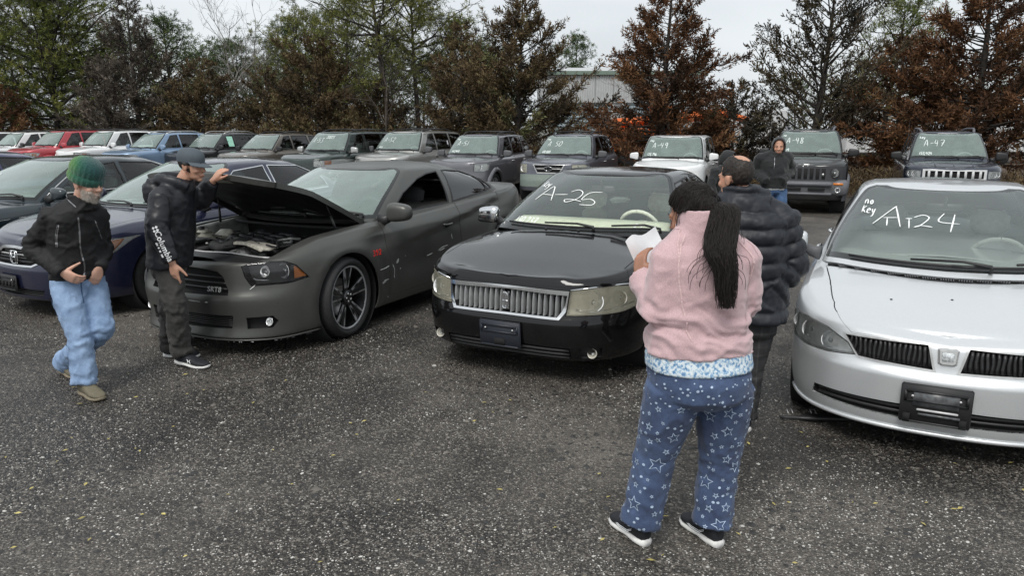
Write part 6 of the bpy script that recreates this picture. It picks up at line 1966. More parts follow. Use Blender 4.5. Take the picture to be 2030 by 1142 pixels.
def head_shapes(mb, c, Rm, s=1., nose=1., jaw=1., fat=0.):
 def T(p): return Rm @ (Vector(p) * s) + c
 def se(cc, sz, e=.9, n=20, m=14):
  v, f = superell((0, 0, 0), sz, e, n, m)
  mb.add([T(Vector(p) + Vector(cc)) for p in v], f)
 se((0, -.012, .035), (.074, .094, .088), .95, 24, 16)          # skull
 se((0, .034, -.012), (.061 + fat * .5, .060, .082), .88)       # face
 se((0, .036, -.070), (.048 * jaw + fat, .050, .038), .85)      # jaw
 se((0, .070, -.098), (.023, .020, .018), .95)                  # chin
 for sx in (-1, 1):
  se((sx * .040, .066, -.030), (.021 + fat * .4, .022, .022), 1.)   # cheeks
  se((sx * .029, .084, .020), (.022, .010, .008), 1.)        # brow
  se((sx * .076, -.006, -.012), (.010, .020, .032), .9)      # ear
  se((sx * .080, -.012, -.002), (.009, .016, .022), .9)
 # nose: bridge to tip, wings
 v = [T(p) for p in ((-.008, .088, .022), (.008, .088, .022), (.017 * nose, .094, -.032), (-.017 * nose, .094, -.032), (0, .098, .018), (0, .122, -.026))]
 mb.add(v, [(0, 1, 2, 3)[::-1], (0, 4, 1), (1, 4, 5, 2), (0, 3, 5, 4), (3, 2, 5)])
 se((0, .110, -.028), (.011 * nose, .012, .010), 1., 12, 8)
 for sx in (-1, 1): se((sx * .012 * nose, .099, -.031), (.009, .011, .008), 1., 10, 8)
 se((0, .090, -.060), (.024, .012, .0065), .9)                  # upper lip
 se((0, .088, -.071), (.021, .012, .007), .9)                   # lower lip
def skin_mat(name, col, blush=1.):
 m, nt, b = newmat(name)
 oc = objcoord(nt)
 no = N(nt, 'ShaderNodeTexNoise', Scale=14., Detail=5.)
 nt.links.new(oc, no.inputs['Vector'])
 c = ramp(nt, no.outputs['Fac'], [(.3, tuple(x * .80 for x in col)), (.55, col), (.75, (min(1, col[0] * 1.15), col[1] * .92, col[2] * .88))])
 nt.links.new(c, b.inputs['Base Color'])
 b.inputs['Roughness'].default_value = .5
 b.inputs['Subsurface Weight'].default_value = .12
 b.inputs['Subsurface Radius'].default_value = (.012, .005, .003)
 b.inputs['Subsurface Scale'].default_value = .5
 n2 = N(nt, 'ShaderNodeTexNoise', Scale=220., Detail=3.)
 nt.links.new(oc, n2.inputs['Vector'])
 bp = N(nt, 'ShaderNodeBump', Strength=.15, Distance=.002)
 nt.links.new(n2.outputs['Fac'], bp.inputs['Height']); nt.links.new(bp.outputs['Normal'], b.inputs['Normal'])
 return m
def cloth(name, col, rough=.8, weave=500., var=.2, sheen=0., bump=.25, big=4., fade=None):
 m, nt, b = newmat(name)
 oc = objcoord(nt)
 a = N(nt, 'ShaderNodeTexNoise', Scale=big, Detail=6., Roughness=.65)
 nt.links.new(oc, a.inputs['Vector'])
 hi = fade or tuple(min(1, x * (1 + var)) for x in col)
 c = ramp(nt, a.outputs['Fac'], [(.32, tuple(x * (1 - var) for x in col)), (.70, hi)])
 w = N(nt, 'ShaderNodeTexNoise', Scale=weave, Detail=2.)
 nt.links.new(oc, w.inputs['Vector'])
 wc = ramp(nt, w.outputs['Fac'], [(.3, (.78, .78, .78)), (.7, (1.15, 1.15, 1.15))])
 mx = N(nt, 'ShaderNodeMix', data_type='RGBA', blend_type='MULTIPLY')
 mx.inputs['Factor'].default_value = 1.
 nt.links.new(c, mx.inputs['A']); nt.links.new(wc, mx.inputs['B'])
 nt.links.new(mx.outputs['Result'], b.inputs['Base Color'])
 b.inputs['Roughness'].default_value = rough
 b.inputs['Sheen Weight'].default_value = sheen
 bp = N(nt, 'ShaderNodeBump', Strength=bump, Distance=.002)
 nt.links.new(w.outputs['Fac'], bp.inputs['Height']); nt.links.new(bp.outputs['Normal'], b.inputs['Normal'])
 return m
M['skin_pale'] = skin_mat('pale_skin', (.62, .37, .275))
M['skin_tan'] = skin_mat('tan_skin', (.54, .30, .205))
M['skin_brown'] = skin_mat('brown_skin', (.38, .19, .12))
M['black_jacket'] = cloth('black_nylon_jacket', (.008, .008, .009), .75, 350, .3)
M['shell_jacket'] = cloth('black_rain_shell', (.009, .010, .014), .45, 420, .3, bump=.12)
M['puffer_shell'] = cloth('black_puffer_shell', (.010, .012, .018), .55, 300, .3, bump=.15)
M['hoodie'] = cloth('black_hoodie', (.012, .013, .014), .85, 260, .3, .2)
M['fleece'] = cloth('pink_fleece', (.56, .385, .40), .95, 330, .06, .4, .35, big=5.)
M['jeans_light'] = cloth('light_denim', (.20, .315, .52), .85, 420, .28, .05, .4, big=6., fade=(.33, .46, .66))
M['jeans_dark'] = cloth('mid_denim', (.055, .11, .22), .85, 420, .35, .05, .4, big=6.)
M['work_trousers'] = cloth('charcoal_work_trousers', (.045, .043, .040), .82, 380, .45, .05, .3, big=7.)
M['star_trousers'] = cloth('navy_lounge_trousers', (.045, .068, .145), .92, 300, .3, .12, .35, big=8., fade=(.07, .11, .21))
M['star_print'] = plain('pale_star_print', (.40, .50, .64), .9, var=.25, scale=60)
M['sole'] = plain('white_sole', (.66, .66, .64), .6, var=.15, scale=25)
M['shoe_black'] = cloth('black_knit_shoe', (.014, .015, .019), .75, 500, .3)
M['shoe_olive'] = cloth('olive_suede_shoe', (.14, .125, .085), .85, 300, .25)
M['sole_tan'] = plain('tan_sole', (.20, .17, .12), .8)
M['hair_black'] = None
M['zip'] = plain('metal_zip', (.30, .30, .31), .35, .8, var=.4, scale=220)
M['cap_grey'] = cloth('grey_cap', (.075, .095, .11), .8, 420, .15)
M['shirt_white'] = cloth('white_shirt', (.70, .72, .72), .85, 300, .05)
M['eye_white'] = plain('eyeball', (.62, .60, .57), .2, var=.03)
M['iris'] = plain('iris', (.03, .018, .010), .15)
M['lip'] = plain('lips', (.36, .13, .10), .5)
M['beard'] = cloth('grey_beard', (.36, .31, .27), .9, 240, .35, bump=.8, fade=(.62, .58, .52))
M['logo_white'] = plain('printed_white', (.78, .80, .80), .7, var=.04)
def hair_mat(name, col, col2):
 m, nt, b = newmat(name)
 mp = N(nt, 'ShaderNodeMapping'); mp.inputs['Scale'].default_value = (1, 1, .12)
 nt.links.new(objcoord(nt), mp.inputs['Vector'])
 no = N(nt, 'ShaderNodeTexNoise', Scale=160., Detail=4.)
 nt.links.new(mp.outputs['Vector'], no.inputs['Vector'])
 nt.links.new(ramp(nt, no.outputs['Fac'], [(.3, col), (.75, col2)]), b.inputs['Base Color'])
 b.inputs['Roughness'].default_value = .55
 b.inputs['Specular IOR Level'].default_value = .3
 bp = N(nt, 'ShaderNodeBump', Strength=.6, Distance=.004)
 nt.links.new(no.outputs['Fac'], bp.inputs['Height']); nt.links.new(bp.outputs['Normal'], b.inputs['Normal'])
 return m
M['hair_black'] = hair_mat('black_hair', (.006, .005, .0045), (.028, .022, .019))
M['hair_dark'] = hair_mat('dark_short_hair', (.010, .008, .007), (.045, .037, .032))
M['hair_grey'] = hair_mat('grey_hair', (.20, .18, .16), (.45, .42, .38))
def beanie_mat():
 m, nt, b = newmat('green_variegated_knit')
 oc = objcoord(nt)
 no = N(nt, 'ShaderNodeTexNoise', Scale=4., Detail=1.)
 nt.links.new(oc, no.inputs['Vector'])
 sp = N(nt, 'ShaderNodeSeparateXYZ'); nt.links.new(oc, sp.inputs[0])
 ad = N(nt, 'ShaderNodeMath', operation='MULTIPLY_ADD'); nt.links.new(sp.outputs[0], ad.inputs[0]); ad.inputs[1].default_value = 2.6
 nt.links.new(no.outputs['Fac'], ad.inputs[2])
 sb = N(nt, 'ShaderNodeMath', operation='SUBTRACT'); nt.links.new(ad.outputs[0], sb.inputs[0]); sb.inputs[1].default_value = .88
 c = ramp(nt, sb.outputs[0], [(.2, (.15, .30, .05)), (.42, (.06, .23, .06)), (.60, (.018, .14, .08)), (.85, (.012, .085, .085))])
 kn = N(nt, 'ShaderNodeTexVoronoi', Scale=170.); nt.links.new(oc, kn.inputs['Vector'])
 kc = ramp(nt, kn.outputs['Distance'], [(.0, (1.2, 1.2, 1.2)), (.6, (.62, .62, .62))])
 mx = N(nt, 'ShaderNodeMix', data_type='RGBA', blend_type='MULTIPLY'); mx.inputs['Factor'].default_value = 1.
 nt.links.new(c, mx.inputs['A']); nt.links.new(kc, mx.inputs['B'])
 nt.links.new(mx.outputs['Result'], b.inputs['Base Color'])
 b.inputs['Roughness'].default_value = .95; b.inputs['Sheen Weight'].default_value = .3
 bp = N(nt, 'ShaderNodeBump', Strength=.8, Distance=.006, invert=True)
 nt.links.new(kn.outputs['Distance'], bp.inputs['Height']); nt.links.new(bp.outputs['Normal'], b.inputs['Normal'])
 return m
M['beanie'] = beanie_mat()
def plaid_mat():
 m, nt, b = newmat('dark_plaid')
 oc = objcoord(nt)
 sp = N(nt, 'ShaderNodeSeparateXYZ'); nt.links.new(oc, sp.inputs[0])
 outs = []
 for i, k in ((0, 7.), (2, 7.)):
  w = N(nt, 'ShaderNodeMath', operation='MULTIPLY'); nt.links.new(sp.outputs[i], w.inputs[0]); w.inputs[1].default_value = k
  fr = N(nt, 'ShaderNodeMath', operation='FRACT'); nt.links.new(w.outputs[0], fr.inputs[0])
  outs.append(ramp(nt, fr.outputs[0], [(.0, (.010, .010, .011)), (.40, (.012, .012, .013)), (.44, (.028, .028, .028)), (.52, (.013, .013, .014)), (.8, (.018, .018, .018)), (.9, (.010, .010, .011))], 'CONSTANT'))
 mx = N(nt, 'ShaderNodeMix', data_type='RGBA', blend_type='ADD'); mx.inputs['Factor'].default_value = 1.
 nt.links.new(outs[0], mx.inputs['A']); nt.links.new(outs[1], mx.inputs['B'])
 nt.links.new(mx.outputs['Result'], b.inputs['Base Color'])
 b.inputs['Roughness'].default_value = .85
 return m
M['plaid'] = plaid_mat()
def speckle_mat():
 m, nt, b = newmat('blue_speckled_waistband')
 no = N(nt, 'ShaderNodeTexNoise', Scale=75., Detail=3.); nt.links.new(objcoord(nt), no.inputs['Vector'])
 nt.links.new(ramp(nt, no.outputs['Fac'], [(.36, (.11, .23, .42)), (.46, (.30, .45, .60)), (.54, (.62, .70, .74)), (.7, (.70, .76, .78))]), b.inputs['Base Color'])
 b.inputs['Roughness'].default_value = .9
 bp = N(nt, 'ShaderNodeBump', Strength=.6, Distance=.006); nt.links.new(no.outputs['Fac'], bp.inputs['Height']); nt.links.new(bp.outputs['Normal'], b.inputs['Normal'])
 return m
M['speckle'] = speckle_mat()
class Person:
 def __init__(self, key, label, fwd, torso, headfwd, headtilt=0., headroll=0., sc=1., lean=None):
  self.j = {k: v.copy() for k, v in JOINTS[key].items()}
  j = self.j
  base = (j['anL'] + j['anR']) / 2
  self.root = empty('person', (base.x, base.y, 0), 0, label, 'person')
  self.o = Vector((base.x, base.y, 0))
  for k in j: j[k] = j[k] - self.o
  self.f = Vector(fwd).normalized()
  self.s = Vector((self.f.y, -self.f.x, 0)) * -1     # towards the person's left
  self.torso = torso; self.sc = sc
  self.H = head_frame(headfwd, headtilt, headroll)
  self.bv = {}
 def link(self, name, V, F, mat, parent=None, bake_bvh=False):
  o = mesh(name, V, F, mat, parent or self.root)
  return o
 def body(self, mat, hands, vox=.0065, headk=None, hs=1., arms=True):
  j = self.j; mb = MB(); t = self.torso
  k = .86
  self.torso_rings(mb, k, 0, shrink=.012)
  for s in 'LR':
   limb(mb, [j['sh' + s], j['el' + s], j['wr' + s]], [.050, .040, .026])
   h_, k_, a_ = j['hip' + s], j['kn' + s], j['an' + s]
   limb(mb, [h_, h_.lerp(k_, .35), h_.lerp(k_, .75), k_, k_.lerp(a_, .35), k_.lerp(a_, .75), a_], [.052, .05, .044, .042, .040, .036, .034])
   if s in hands: hand(mb, j['wr' + s], *hands[s][0], 1 if s == 'L' else -1, **hands[s][1])
  nk = j['neck']; hd = j['head']
  limb(mb, [nk - Vector((0, 0, .08)), nk, hd + self.H @ Vector((0, -.02, -.05))], [.062 + t.get('fat', 0), .058 + t.get('fat', 0), .052])
  head_shapes(mb, hd, self.H, hs, **(headk or {}))
  V, Nn, F = remesh(mb, vox, 2, dec=.3)
  self.body_o = self.link('body', V, F, mat)
  self.hs = hs
  return self.body_o
 def face(self, hs=1., brow=M['hair_dark'], gaze=0.):
  c = self.j['head']; Rm = self.H
  for s in (-1, 1):
   e = MB()
   p = c + Rm @ (Vector((s * .029, .0775, .002)) * hs)
   e.add(*superell(p, (.0125 * hs,) * 3, 1., 12, 8))
   eo = e.build('eye', M['eye_white'], self.body_o)
   ip = p + Rm @ (Vector((gaze, .0105, -.001)) * hs)
   MB().add(*superell(ip, (.0058 * hs, .0035 * hs, .0058 * hs), 1., 10, 6)).build('iris', M['iris'], eo)
   lid = MB().tube([c + Rm @ (Vector((s * x, y, z)) * hs) for x, y, z in ((.014, .086, .004), (.022, .0915, .0105), (.033, .0905, .011), (.043, .081, .004))], [.003 * hs, .0042 * hs, .0042 * hs, .003 * hs], 6)
   lid.build('eyelid', self.body_o.data.materials[0], self.body_o)
   MB().tube([c + Rm @ (Vector((s * x, y, z)) * hs) for x, y, z in ((.012, .092, .022), (.028, .0945, .028), (.046, .083, .023))], [.003 * hs, .005 * hs, .003 * hs], 6, flat=.6).build('eyebrow', brow, self.body_o)
  MB().tube([c + Rm @ (Vector((x, y, z)) * hs) for x, y, z in ((-.024, .088, -.066), (-.010, .101, -.0655), (.010, .101, -.0655), (.024, .088, -.066))], [.002, .0042 * hs, .0042 * hs, .002], 6).build('mouth', M['lip'], self.body_o)
 def torso_rings(self, mb, k, grow, low=None, top=True, shrink=0., hem=None, belly=0.):
  j = self.j; t = self.torso
  pv, ch, nk = j['pelvis'], j['chest'], j['neck']
  ss = (j['shL'] - j['shR']); ss.z *= .6; ss.normalize()
  sp = (j['hipL'] - j['hipR']); sp.z = 0; sp.normalize()
  up = (nk - pv).normalized()
  def fr(s):
   f = Vector((0, 0, 1)).cross(s) * -1
   f = s.cross(Vector((0, 0, 1))) * -1 if f.length < .1 else f
   f.normalize()
   if f.dot(self.f) < 0: f = -f
   return f
  rings = []
  for tt, w, df, db in t['rings']:
   if hem is not None and tt < hem: continue
   c = pv.lerp(ch, tt) if tt <= 1 else ch.lerp(nk, tt - 1)
   s = sp.lerp(ss, min(1, max(0, tt))).normalized()
   g = grow if not callable(grow) else grow(tt)
   rings.append((c, s, fr(s), w + g - shrink, df + g - shrink, db + g - shrink, .86))
  loft(mb, rings)
 def garment(self, name, mb, mat, vox=.010, wr=.006, wsc=(9, 9, 16), seed=1., smooth=3, extra=None, parent=None, joints=(), jamp=.010, jw=.09, jfreq=26.):
  V, Nn, F = remesh(mb, vox, smooth)
  r1 = np.clip(1 - np.abs(vnoise(V, tuple(x * .9 for x in wsc), seed)) * 3.2, 0, 1) ** 2
  r2 = np.clip(1 - np.abs(vnoise(V, tuple(x * .45 for x in wsc), seed + 7., 2)) * 3.0, 0, 1) ** 2
  d = wr * (.75 * r1 + 1.1 * r2 - .6) + vnoise(V, (3, 3, 3), seed + 2., 1) * wr * .6
  for p, ax in joints:        # gathered folds across a bent joint
   q = V - np.array(p)
   r = np.linalg.norm(q, axis=1)
   al = q @ np.array(ax.normalized())
   wob = vnoise(V, (7, 7, 7), seed + 3.) * .05
   d += jamp * np.sin((al + wob) * jfreq * 2 * math.pi * .5) * np.exp(-(r / jw) ** 2)
  V = V + Nn * d[:, None]
  if extra is not None: V = V + extra(V, Nn)
  o = self.link(name, V, F, mat, parent)
  self.bv[name] = BVHTree.FromPolygons([tuple(p) for p in V], F)
  return o
 def near(self, name, p, off=.003):
  loc, n, i, d = self.bv[name].find_nearest(Vector(p))
  c = loc - Vector(p)
  return loc + n * off, n
 def line_on(self, name, pts, width, mb, off=.003, dens=6, ray=None):
  st = []
  P = smooth_line([tuple(p) for p in pts], dens) if len(pts) > 2 else [tuple(Vector(pts[0]).lerp(Vector(pts[1]), t)) for t in np.linspace(0, 1, dens + 1)]
  for p in P:
   if ray is not None:
    loc, n, i, d = self.bv[name].ray_cast(Vector(p) + ray * .6, -ray)
    if loc is not None: st.append((loc + n * off, n)); continue
   st.append(self.near(name, p, off))
  ribbon([st], width, mb)
 def shoe(self, s, upper, sole, logo=None, L=.27, w=.05, pitch=0.):
  j = self.j
  a, tq = j['an' + s], j['toe' + s]
  d = (tq - a); dz = d.z; d.z = 0; d.normalize()
  tilt = 0.
  heel = a - d * .055
  ground = max(0., min(a.z - .085, .3))
  # a lifted heel tips the shoe about its ball
  lift = a.z - .095
  rot = Matrix.Identity(3)
  z0 = 0.
  sd = Vector((-d.y, d.x, 0))
  def P(x, y, z):      # x along the foot from the heel, z height in the shoe
   zz = z
   hh = max(0, lift) * max(0, 1 - x / (L * .68)) if lift > .02 else 0
   return heel + d * x + sd * y + Vector((0, 0, zz + hh - heel.z))
  def ringpts(x, hw, zb, zt, n=14):
   out = []
   for k in range(n):
    t = 2 * math.pi * k / n
    cs, sn = math.cos(t), math.sin(t)
    out.append(P(x, hw * math.copysign(abs(cs) ** .7, cs), (zb + zt) / 2 + (zt - zb) / 2 * math.copysign(abs(sn) ** .75, sn)))
   return out
  def skin(prof):
   v = []; f = []; n = 14
   for x, hw, zb, zt in prof: v += ringpts(x, hw, zb, zt)
   for i in range(len(prof) - 1):
    for k in range(n): f.append((i * n + k, i * n + (k + 1) % n, (i + 1) * n + (k + 1) % n, (i + 1) * n + k))
   f += [tuple(range(n - 1, -1, -1)), tuple((len(prof) - 1) * n + k for k in range(n))]
   return v, f
  L_ = L
  up = MB().add(*skin([(.0, .015, .03, .075), (.008, .030, .022, .10), (.04, w * .76, .02, .115), (.09, w * .78, .02, .112), (.13, w * .82, .02, .095), (.17, w * .94, .02, .075), (.21, w * .98, .02, .062), (L_ - .025, w * .80, .02, .052), (L_ - .006, w * .45, .022, .042), (L_, .012, .026, .034)]))
  u = up.build('shoe', upper, self.root)
  so = MB().add(*skin([(-.006, .018, .0, .034), (.004, .033, .0, .036), (.05, w * .84, .0, .034), (.11, w * .82, .003, .030), (.17, w * 1.02, .0, .028), (.215, w * 1.04, .0, .027), (L_ - .02, w * .84, .004, .030), (L_ - .002, w * .48, .010, .032), (L_ + .004, .014, .016, .030)]))
  so.build('sole', sole, u)
  self.shoeP = P
  return u, P
MAN = dict(leg=1., rings=[(-.30, .10, .08, .09), (-.20, .145, .105, .12), (0, .165, .115, .13), (.45, .152, .122, .105), (.8, .165, .125, .115), (1.1, .178, .122, .118), (1.45, .185, .10, .11), (1.7, .15, .075, .09), (1.9, .085, .06, .07), (2.0, .06, .055, .06)])
def trousers(P, mat, rad, waist=.12, wr=.007, vox=.012, hem=-.02, name='trousers', grow=.008, seed=2., extra=None, jamp=.006, low=-.14, stack=True):
 j = P.j; mb = MB(); t = P.torso
 P2 = dict(t); keep = [r for r in t['rings'] if r[0] <= waist + .3]
 old = P.torso; P.torso = dict(t, rings=[r for r in t['rings'] if r[0] < waist] + [(waist, *np.array([np.interp(waist, [q[0] for q in t['rings']], [q[k] for q in t['rings']]) for k in (1, 2, 3)]))])
 P.torso_rings(mb, 1, grow)
 P.torso = old
 jn = []
 for s in 'LR':
  h, k, a = j['hip' + s], j['kn' + s], j['an' + s]
  e = a + (a - k).normalized() * hem
  pts = [h + (h - k).normalized() * .02, h.lerp(k, .35), h.lerp(k, .75), k, k.lerp(a, .35), k.lerp(a, .75), e]
  rs = list(rad)
  Q = [Vector(q) for q in smooth_line([tuple(q) for q in pts], 5)]
  rr = [q[0] for q in smooth_line([(r,) for r in rs], 5)]
  mb.tube(Q, rr, 20)
  jn.append((tuple(k), (a - h)))
  if stack: jn.append((tuple(k.lerp(a, .86)), (a - k)))
 return P.garment(name, mb, mat, vox, wr, (9, 9, 6), seed, 3, extra, joints=jn, jamp=jamp, jw=.12, jfreq=22.)
def hem_rings(P, lo, hi, grow, mb):
 t = P.torso['rings']
 ts = [lo] + [r[0] for r in t if lo < r[0] < hi] + [hi]
 it = lambda q, k: float(np.interp(q, [r[0] for r in t], [r[k] for r in t]))
 old = P.torso
 P.torso = dict(old, rings=[(q, it(q, 1), it(q, 2), it(q, 3)) for q in ts])
 P.torso_rings(mb, 1, grow)
 P.torso = old
def sleeves(P, mb, rs, end=.0, sides='LR'):
 j = P.j
 for s in sides:
  a, b, c = j['sh' + s], j['el' + s], j['wr' + s]
  pts = [a + (a - b).normalized() * .005, a.lerp(b, .4), b, b.lerp(c, .5), c - (c - b).normalized() * end]
  Q = [Vector(q) for q in smooth_line([tuple(q) for q in pts], 5)]
  rr = [q[0] for q in smooth_line([(r,) for r in rs], 5)]
  mb.tube(Q, rr, 18)
  mb.add(*superell(a - Vector((0, 0, rs[0] * .16)), (rs[0] * .97,) * 3, 1., 14, 10))
  limb(mb, [a + Vector((0, 0, -.01)), j['neck'] * .45 + a * .55 + Vector((0, 0, .005)), j['neck'] + Vector((0, 0, -.02))], [rs[0] * .78, rs[0] * .80, .085])
def collar(P, mb, lo=-.02, hi=.075, r0=.085, r1=.075, lean=(0, 0), th=.014):
 nk = P.j['neck']; u = (P.j['head'] - nk).normalized()
 f = P.f
 n = 24; v = []; fcs = []
 for i, (h, r, ro) in enumerate(((lo, r0, 0), (hi, r1, 0), (hi + .004, r1 - th * .5, 0), (hi, r1 - th, 0), (lo, r0 - th, 0))):
  for k in range(n):
   a = 2 * math.pi * k / n
   d = P.s * math.cos(a) + f * math.sin(a)
   v.append(nk + d * r + Vector((0, 0, h - .02 * max(0, math.sin(a)))) + u * 0)
 for i in range(4):
  for k in range(n): fcs.append((i * n + k, i * n + (k + 1) % n, (i + 1) * n + (k + 1) % n, (i + 1) * n + k))
 fcs += [(4 * n + k, 4 * n + (k + 1) % n, (k + 1) % n, k) for k in range(n)]
 mb.add(v, fcs)
def person_beanie():
 P = Person('BEAN', 'man in a green knit hat, black jacket and light blue jeans with hands in pockets', (.62, -.78, 0), MAN, (.95, -.28, -.05), -.16, 0.)
 j = P.j
 P.body(M['skin_pale'], {'R': ((Vector((.62, .12, -.40)), Vector((-.35, -.85, .1))), dict(curl=(.5, .5, .5, .5), thumb=.9, tcurl=.1)),
       'L': ((Vector((-.35, -.15, -.9)), Vector((.7, -.5, .2))), dict(curl=(.4, .4, .4, .4)))}, .0060, dict(jaw=1.05))
 P.face(1., M['hair_grey'])
 trousers(P, M['jeans_light'], (.098, .094, .084, .080, .080, .084, .088), .14, .008, .011, .0, jamp=.006)
 # jacket
 mb = MB()
 hem_rings(P, .10, 2.0, lambda t: .020 + .014 * math.exp(-((t - .30) / .2) ** 2) - .012 * (t < .14), mb)
 sleeves(P, mb, (.073, .071, .069, .060, .047), .012)
 collar(P, mb, -.03, .075, .098, .086)
 jk = [(tuple(j['elR']), j['wrR'] - j['shR']), (tuple(j['elL']), j['wrL'] - j['shL'])]
 jac = P.garment('jacket', mb, M['black_jacket'], .0115, .010, (8, 8, 11), 1., 3, joints=jk, jamp=.009, jw=.12)
 c = P.j['chest']; f = P.f; s = P.s
 def cp(x, z, y=.25): return c + s * x + f * y + Vector((0, 0, z))
 z = MB()
 P.line_on('jacket', [cp(0, .10), cp(.0, .0), cp(-.005, -.12), cp(.01, -.24), cp(.0, -.32)], .010, z, ray=f)
 P.line_on('jacket', [cp(-.115, .06, .2), cp(-.13, -.02, .2), cp(-.135, -.10, .2)], .008, z, ray=f)
 P.line_on('jacket', [cp(-.123, .06, .2), cp(-.138, -.02, .2), cp(-.142, -.10, .2)], .004, z, ray=f)
 P.line_on('jacket', [cp(.10, .07, .2), cp(.12, .0, .2), cp(.14, -.07, .2)], .008, z, ray=f)
 nk = P.j['neck']
 P.line_on('jacket', [nk + P.s * (-.10) + f * (-.02) + Vector((0, 0, .07)), nk + P.s * (-.085) + f * .05 + Vector((0, 0, .03)), nk + P.s * (-.05) + f * .11 + Vector((0, 0, -.02))], .008, z, ray=f)
 z.build('zipper', M['zip'], jac, False)
 for sd in 'LR':
  cu = MB()
  a, b = j['el' + sd], j['wr' + sd]
  d = (b - a).normalized()
  cu.tube([b - d * .045, b - d * .03, b + d * .004, b + d * .012], [.050, .052, .047, .040], 18)
  cu.build('cuff', M['black_jacket'], jac)
 # jeans details: pocket edge and seams, waistband
 sm = MB()
 for sd, sg in (('R', -1), ('L', 1)):
  h, k, a = j['hip' + sd], j['kn' + sd], j['an' + sd]
  P.line_on('trousers', [h + s * sg * .2 + Vector((0, 0, .02)), h.lerp(k, .6) + s * sg * .2, k + s * sg * .2, k.lerp(a, .5) + s * sg * .2, a + s * sg * .2], .006, sm, .002)
 P.line_on('trousers', [P.j['pelvis'] + f * .3 + Vector((0, 0, .06)), P.j['pelvis'] + f * .3 + Vector((0, 0, -.03)), P.j['pelvis'] + f * .25 + Vector((0, 0, -.12))], .008, sm, .002, ray=f)
 sm.build('seams', M['jeans_dark'], P.root, False)
 # hat
 hd, H = P.j['head'], P.H
 v = []; fc = []; n = 96
 prof = [(.096, -.010, 1), (.103, .000, 1), (.107, .022, 1), (.104, .042, 1), (.098, .046, .3), (.100, .052, 1), (.104, .075, 1), (.101, .100, 1), (.088, .128, 1), (.062, .150, 1), (.03, .162, .8), (.004, .166, 0)]
 tl = Matrix.Rotation(-.18, 3, 'X')
 for r, h, k in prof:
  for i in range(n):
   a = 2 * math.pi * i / n
   rr = r * (1 + .020 * k * math.cos(a * 22))
   p = tl @ Vector((rr * math.cos(a) * .97, rr * math.sin(a) * 1.12 - .012, h))
   v.append(hd + H @ p + Vector((0, 0, .010)))
 for i in range(len(prof) - 1):
  for k in range(n): fc.append((i * n + k, i * n + (k + 1) % n, (i + 1) * n + (k + 1) % n, (i + 1) * n + k))
 mesh('knit_hat', v, fc, M['beanie'], P.root)
 # beard and moustache
 rr = random.Random(5)
 bd = MB()
 tmp = MB(); head_shapes(tmp, hd, H, 1.012, jaw=1.08)
 V, Nn, F = remesh(tmp, .007, 2)
 bv = BVHTree.FromPolygons([tuple(p) for p in V], F)
 for k in range(2600):
  q = Vector((rr.uniform(-.075, .075), rr.uniform(.0, .12), rr.uniform(-.125, -.028)))
  lim = -.035 - .30 * max(0, q.y - .055) if abs(q.x) > .03 else -.050
  if q.z > lim or (abs(q.x) < .022 and -.080 < q.z < -.062 and rr.random() < .85): continue
  loc, nn, i, d = bv.find_nearest(hd + H @ q)
  if d > .03: continue
  L = rr.uniform(.008, .020)
  dn = (nn * .6 + H @ Vector((rr.uniform(-.5, .5), rr.uniform(-.1, .3), -1.))).normalized()
  sd = dn.cross(nn).normalized() * .0011
  bd.add([loc - sd, loc + sd, loc + dn * L + nn * .004], [(0, 1, 2)])
 bd.build('beard', M['beard'], P.root, False)
 P.shoe('R', M['shoe_olive'], M['sole_tan'], L=.285, w=.052)
 P.shoe('L', M['shoe_olive'], M['sole_tan'], L=.285, w=.052)
